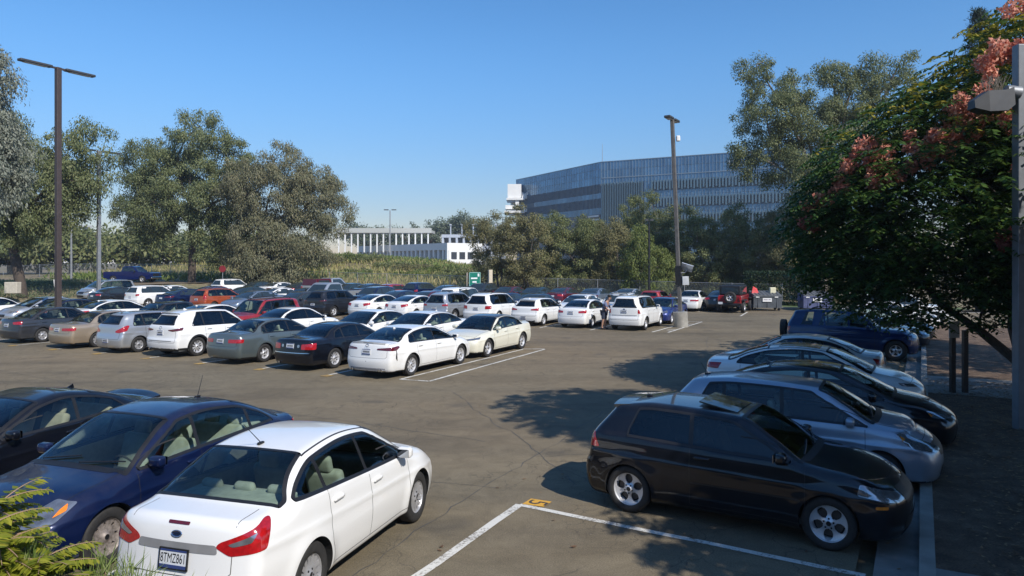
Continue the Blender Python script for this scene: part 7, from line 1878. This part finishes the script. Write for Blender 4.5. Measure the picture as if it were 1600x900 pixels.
# ---- row 2
R2 = 'second row, nose to nose with the first'
s2 = 24.45
car('tl', 'pearl', 0, s2, -13.95, -1, 'cream sedan with a black roof facing the camera at the end of the second row', group=R2, cab=CABD, seat=GRYS)
car('malibu', 'white', 1, s2, -16.9, -1, 'white sedan facing the camera behind the white mid-size one', group=R2)
car('camry', 'white', 1, s2, -19.6, -1, 'white sedan facing the camera behind the black luxury sedan', group=R2)
car('sentra', 'white', 1, s2, -23.8, 1, 'white sedan facing away behind the grey-green older one', group=R2, glass=GLT)
car('escape', 'red', 1, s2 + .2, -26.4, -1, 'dark red boxy sport utility facing the camera behind the white crossover', group=R2)
car('camry', 'white', 1, s2, -29.1, 1, 'white sedan facing away, left of the red boxy sport utility', group=R2)
car('minicar', 'shadow', 1, s2, -33.2, -1, 'small charcoal two-door behind the silver hatchback', group=R2)
car('malibu', 'white', 1, s2, -36.7, 1, 'white sedan facing away behind the gold one', group=R2)
car('corolla', 'navy', 1, s2 - .3, -39.6, 1, 'navy sedan roof behind the dark grey sedan', group=R2)
car('altima', 'silver', 1, s2, -43.1, -1, 'silver sedan facing the camera beneath the brown lamp post', group=R2)
car('corolla', 'white', 1, s2 - 2.0, -45.8, -1, 'pale white sedan cut by the left edge', group=R2)
# ---- row 3
R3 = 'third row, tails towards the camera'
s3 = 37.0
car('escape', 'white', 1, s3, -11.95, 1, 'white boxy sport utility at the right end of the third row', group=R3, rglass=GLT, rsglass=GLT)
car('audi' if 'audi' in SP else 'sentra', 'white', 1, s3 + .1, -14.85, 1, 'white compact sedan beside the man', group=R3)
car('hatch', 'white', 1, s3, -17.6, 1, 'white hatchback with black lower bumper in the third row', group=R3, rglass=GLT)
car('sorento', 'white', 1, s3, -20.5, 1, 'white crossover with roof rails between silver and white hatchbacks', group=R3, rglass=GLT, rsglass=GLT)
car('tiguan', 'silver', 1, s3, -23.35, 1, 'silver crossover in the third row', group=R3)
car('civic', 'white', 1, s3, -26.1, 1, 'white sedan with wraparound red lamps left of the silver crossover', group=R3)
car('civic', 'white', 1, s3, -28.9, 1, 'white sedan between its twin and the charcoal sport utility', group=R3)
car('cherokee', 'shadow', 1, s3 - .6, -31.9, 1, 'charcoal sport utility in the third row', group=R3, glass=GLT)
car('altima', 'grey', 2, s3, -35.6, -1, 'dark grey sedan facing the camera left of the charcoal sport utility', group=R3)
car('camry', 'steel', 2, s3 - .6, -39.4, -1, 'pale blue-grey sedan facing the camera above the dark red roof', group=R3)
car('wagon', 'orange', 1, s3, -43.4, 1, 'burnt orange wagon in the third row', group=R3, rglass=GLT)
car('camry', 'navy', 2, s3 + .3, -47.2, 1, 'navy sedan left of the burnt orange wagon', group=R3)
car('compass', 'white', 2, s3, -50.6, 1, 'white crossover between navy and charcoal sedans far left', group=R3)
car('corolla', 'shadow', 2, s3, -55.1, 1, 'charcoal sedan in front of the silver minivan', group=R3)
# ---- row 4
R4 = 'fourth row behind the third'
s4 = 41.9
for a in [('minivan', 'silver', 1, s4, -64.2, -1, 'silver minivan facing the camera at the left end of its row'), ('camry', 'white', 2, s4, -55.0, 1, 'sliver of a white car roof behind the white crossover far left'), ('altima', 'navy', 2, s4, -49.8, 1, 'navy roof just behind the burnt orange wagon'),
          ('altima', 'teal', 2, s4, -46.2, -1, 'dark teal sedan facing the camera right of the burnt orange wagon'), ('altima', 'white', 2, s4, -42.4, 1, 'white sedan roof in front of the far white one'), ('corolla', 'shadow', 2, s4, -40.0, -1, 'charcoal sedan left of the silver pickup'),
          ('compass', 'navy', 2, s4, -33.4, -1, 'navy crossover behind the charcoal sport utility'), ('altima', 'navy', 2, s4, -30.7, 1, 'navy sedan behind the left white sedan of the twins'), ('corolla', 'maroon', 2, s4, -28.2, 1, 'maroon sedan roof behind the silver crossover'),
          ('suvbox', 'white', 2, s4, -25.6, 1, 'white large sport utility behind the silver crossover'), ('camry', 'navy', 2, s4, -22.6, -1, 'navy sedan behind the white crossover with roof rails'), ('corolla', 'shadow', 2, s4, -20.0, 1, 'charcoal sedan behind the white hatchback'),
          ('camry', 'white', 2, s4, -17.2, -1, 'white sedan facing the camera behind the white compact sedan'), ('wagon', 'white', 2, s4, -14.7, -1, 'white wagon roof just behind the man')]:
    car(*a, group=R4)
car('civic', 'blue', 1, s4 - .6, -11.75, -1, 'bright blue sedan facing the camera beside the round concrete base', group=R4)
# ---- row 5 by the fence
R5 = 'back row of cars by the fence'
s5 = 53.0
for a in [('sorento', 'white', 2, s5, -60.3, 1, 'white sport utility with black roof rails near the stop sign'), ('corolla', 'teal', 2, s5, -57.0, -1, 'dark teal sedan right of the white sport utility near the stop sign'), ('camry', 'white', 2, s5, -53.6, 1, 'white sedan below the weeping eucalyptus'),
          ('altima', 'shadow', 2, s5, -50.6, 1, 'charcoal sedan left of the far silver pickup'), ('corolla', 'teal', 2, s5, -44.9, -1, 'dark teal sedan right of the far silver pickup'), ('altima', 'shadow', 2, s5, -42.3, 1, 'charcoal sedan left of the bright red hatchback'),
          ('hatch', 'red', 2, s5, -39.6, 1, 'bright red hatchback in the back row'), ('compass', 'navy', 2, s5, -36.7, 1, 'navy crossover right of the bright red hatchback'), ('altima', 'shadow', 2, s5, -33.8, 1, 'charcoal sedan behind the white large sport utility'),
          ('compass', 'shadow', 2, s5, -30.9, -1, 'charcoal crossover under the green sign'), ('altima', 'maroon', 2, s5, -28.1, -1, 'maroon sedan right of the beige post'), ('camry', 'teal', 2, s5 - .3, -25.5, -1, 'dark teal sedan second right of the beige post'),
          ('altima', 'maroon', 2, s5, -23.1, 1, 'dark maroon sedan with red lamps, tail to the camera'), ('camry', 'steel', 2, s5, -20.4, 1, 'steel blue sedan facing the fence'), ('altima', 'silver', 2, s5, -17.7, 1, 'silver sedan between the steel blue sedan and the small red car'), ('minicar', 'red', 1, s5 - 1.2, -15.3, 1, 'small red car with a white roof and its door open')]:
    car(*a, group=R5)
car('accord', 'white', 1, 52.4, -12.7, 1, 'white sedan behind the concrete-based lamp post', group=R5)
car('altima', 'shadow', 2, 53.4, -11.2 + .35, 1, 'black car squeezed between the white sedan and the red off-roader', group=R5)

# ---- pickups and the off-roader
def pickup(col, label, x, y, yaw, z=0, group=None, shell=False):
    root = empty('pickup_truck', (x, y, z), yaw); tag(root, label, 'pickup truck', group); p = P_[col]
    def slab(name, poly, hw, mat, par=root, tap=.0, z_t=1.0):
        mb = MB(); n = len(poly); V = [(a, -hw + tap * max(0, b - z_t), b) for a, b in poly] + [(a, hw - tap * max(0, b - z_t), b) for a, b in poly]
        mb.add(V, [tuple(range(n)), tuple(range(2 * n - 1, n - 1, -1))] + [((i_ + 1) % n, i_, n + i_, n + (i_ + 1) % n) for i_ in range(n)]); o = mb.build(name, mat, par)
        m = o.modifiers.new('b', 'BEVEL'); m.width = .05; m.segments = 2; m.limit_method = 'ANGLE'
        ev = bpy.data.meshes.new_from_object(o.evaluated_get(bpy.context.evaluated_depsgraph_get())); o.modifiers.clear(); o.data = ev; return o
    def arch(cx, r=.47): return [(cx + r * math.cos(t), .36 + r * math.sin(t)) for t in np.linspace(math.pi, 0, 9)]
    lower = [(-2.95, .55)] + arch(-1.75) + arch(1.85) + [(2.85, .45), (2.95, .75), (2.92, 1.10), (2.7, 1.18), (1.35, 1.24), (1.3, 1.22), (-.75, 1.22), (-.78, 1.24), (-2.95, 1.24)]
    slab('body', lower, .98, p, tap=.0)
    slab('cabin', [(-.78, 1.2), (-.70, 1.80), (-.45, 1.90), (.45, 1.90), (.70, 1.82), (1.38, 1.20)], .93, p, tap=.30, z_t=1.2)
    slab('side_window', [(-.66, 1.28), (-.60, 1.78), (.40, 1.80), (.58, 1.74), (1.12, 1.28)], .945, GFAR, tap=.30, z_t=1.2)
    slab('windshield', [(.70, 1.75), (1.27, 1.26), (1.33, 1.26), (.76, 1.77)], .78, GFAR, tap=.22, z_t=1.2)
    MB().box((-1.85, 0, 1.236), (1.95, 1.62, .02)).build('bed_opening', BLK, root)
    if shell: slab('canopy', [(-2.92, 1.24), (-2.85, 1.84), (-.86, 1.86), (-.82, 1.24)], .93, P_['maroon'], tap=.2, z_t=1.2); slab('canopy_window', [(-2.6, 1.34), (-2.55, 1.72), (-1.1, 1.72), (-1.1, 1.34)], .945, GFAR, tap=.2, z_t=1.2)
    for sy in (1, -1):
        MB().box((2.86, sy * .74, .98), (.12, .34, .20), bev=.03).build('headlight', CLR, root); MB().box((-2.94, sy * .88, 1.0), (.08, .16, .34), bev=.02).build('taillight', REDL, root); MB().box((1.02, sy * 1.08, 1.32), (.12, .22, .2), bev=.04).build('mirror', BLK, root)
    MB().box((2.95, 0, .90), (.06, 1.1, .36), bev=.02).build('grille', BLK, root); MB().box((3.0, 0, .58), (.16, 1.9, .22), bev=.05).build('bumper', CHR if not shell else p, root); MB().box((-3.0, 0, .62), (.14, 1.8, .18), bev=.04).build('bumper', CHR, root)
    ty, ri = wheel_meshes(.40, .25, .25, 'five', 24)
    for cx in (-1.75, 1.85):
        for sg in (1, -1):
            w = bpy.data.objects.new('wheel', ty); COL.objects.link(w); w.parent = root; w.location = (cx, sg * .86, .40); w.rotation_euler = (0, 0, 0 if sg > 0 else math.pi); r = bpy.data.objects.new('rim', ri); COL.objects.link(r); r.parent = w
    MB().box((0, 0, .45), (5.4, 1.2, .3)).build('chassis', BLK, root)
    return root
pickup('royal', 'royal blue crew-cab pickup on the side road beyond the car park', -44.2, 84.5, R_(-7), 1.02)
x_, y_ = ST(s4, -37.7); pickup('silver', 'silver pickup facing the camera in front of the weeping eucalyptus', x_, y_, YAW1 + math.pi, 0, R4)
x_, y_ = ST(s5 + .6, -47.8); pickup('silver', 'far silver pickup with a dark red rear half, in the back row', x_, y_, YAW1 + R_(0), 0, R5, shell=True)

def jeep(x, y, yaw):
    root = empty('off_road_car', (x, y, 0), yaw); tag(root, 'red open-sided off-roader with black top and tail-mounted spare wheel', 'car', R5); p = P_['red']
    def bb(name, c, d, mat, bev=.03, par=root, **k): return MB().box(c, d, bev=bev, **k).build(name, mat, par)
    bb('body', (-.35, 0, .88), (3.0, 1.52, .62), p, .05); bb('hood', (1.42, 0, 1.02), (1.2, 1.25, .36), p, .06); bb('grille', (2.03, 0, .95), (.06, 1.2, .42), p, .03)
    bb('soft_top', (-.55, 0, 1.52), (2.35, 1.42, .66), BLK, .09); bb('rear_window', (-1.74, 0, 1.50), (.02, 1.10, .42), GFAR, 0)
    for sy in (1, -1):
        bb('side_window', (-.55, sy * .715, 1.52), (1.9, .02, .42), GFAR, 0); bb('fender_flare', (-1.15, sy * .84, .86), (1.1, .24, .10), BLK, .04); bb('fender_flare', (1.35, sy * .84, .92), (1.1, .24, .10), BLK, .04)
        bb('taillight', (-1.87, sy * .70, .96), (.08, .12, .22), REDL, .02); bb('mirror', (.55, sy * .90, 1.28), (.10, .20, .16), BLK, .03); MB().tube([(2.06, sy * .42, 1.0), (2.10, sy * .42, 1.0)], .10, 16).build('headlight', CLR, root)
    bb('windshield', (.68, 0, 1.50), (.05, 1.30, .48), GFAR, 0); bb('bumper', (-1.98, 0, .60), (.20, 1.62, .16), BLK, .03); bb('bumper', (2.25, 0, .62), (.22, 1.62, .16), BLK, .03); bb('chassis', (0, 0, .52), (3.4, .9, .2), BLK, .02); bb('license_plate', (-2.09, .55, .68), (.01, .30, .15), PLW, 0)
    ty, ri = wheel_meshes(.40, .23, .25, 'five', 32)
    for cx in (-1.22, 1.35):
        for sg in (1, -1):
            w = bpy.data.objects.new('wheel', ty); COL.objects.link(w); w.parent = root; w.location = (cx, sg * .78, .40); w.rotation_euler = (0, .4, 0 if sg > 0 else math.pi); r = bpy.data.objects.new('rim', ri); COL.objects.link(r); r.parent = w
    w = bpy.data.objects.new('spare_wheel', ty); COL.objects.link(w); w.parent = root; w.location = (-2.02, -.08, 1.06); w.rotation_euler = (0, 0, math.pi / 2); r = bpy.data.objects.new('rim', ri); COL.objects.link(r); r.parent = w
x_, y_ = ST(51.9, -9.75); jeep(x_, y_, YAW1)
# ================================================================== thin air
hz = MB().box((0, 190, 17.5), (900, 520, 44)).build('haze', BLK); tag(hz, kind='stuff')
hm = bpy.data.materials.new('haze_air'); hm.use_nodes = True; nt = hm.node_tree; nt.nodes.remove(nt.nodes['Principled BSDF'])
pv = N(nt, 'ShaderNodeVolumePrincipled'); pv.inputs['Density'].default_value = .0004; pv.inputs['Color'].default_value = (.72, .84, 1.0, 1); pv.inputs['Anisotropy'].default_value = .2
nt.links.new(pv.outputs[0], nt.nodes['Material Output'].inputs['Volume']); hz.data.materials.clear(); hz.data.materials.append(hm)
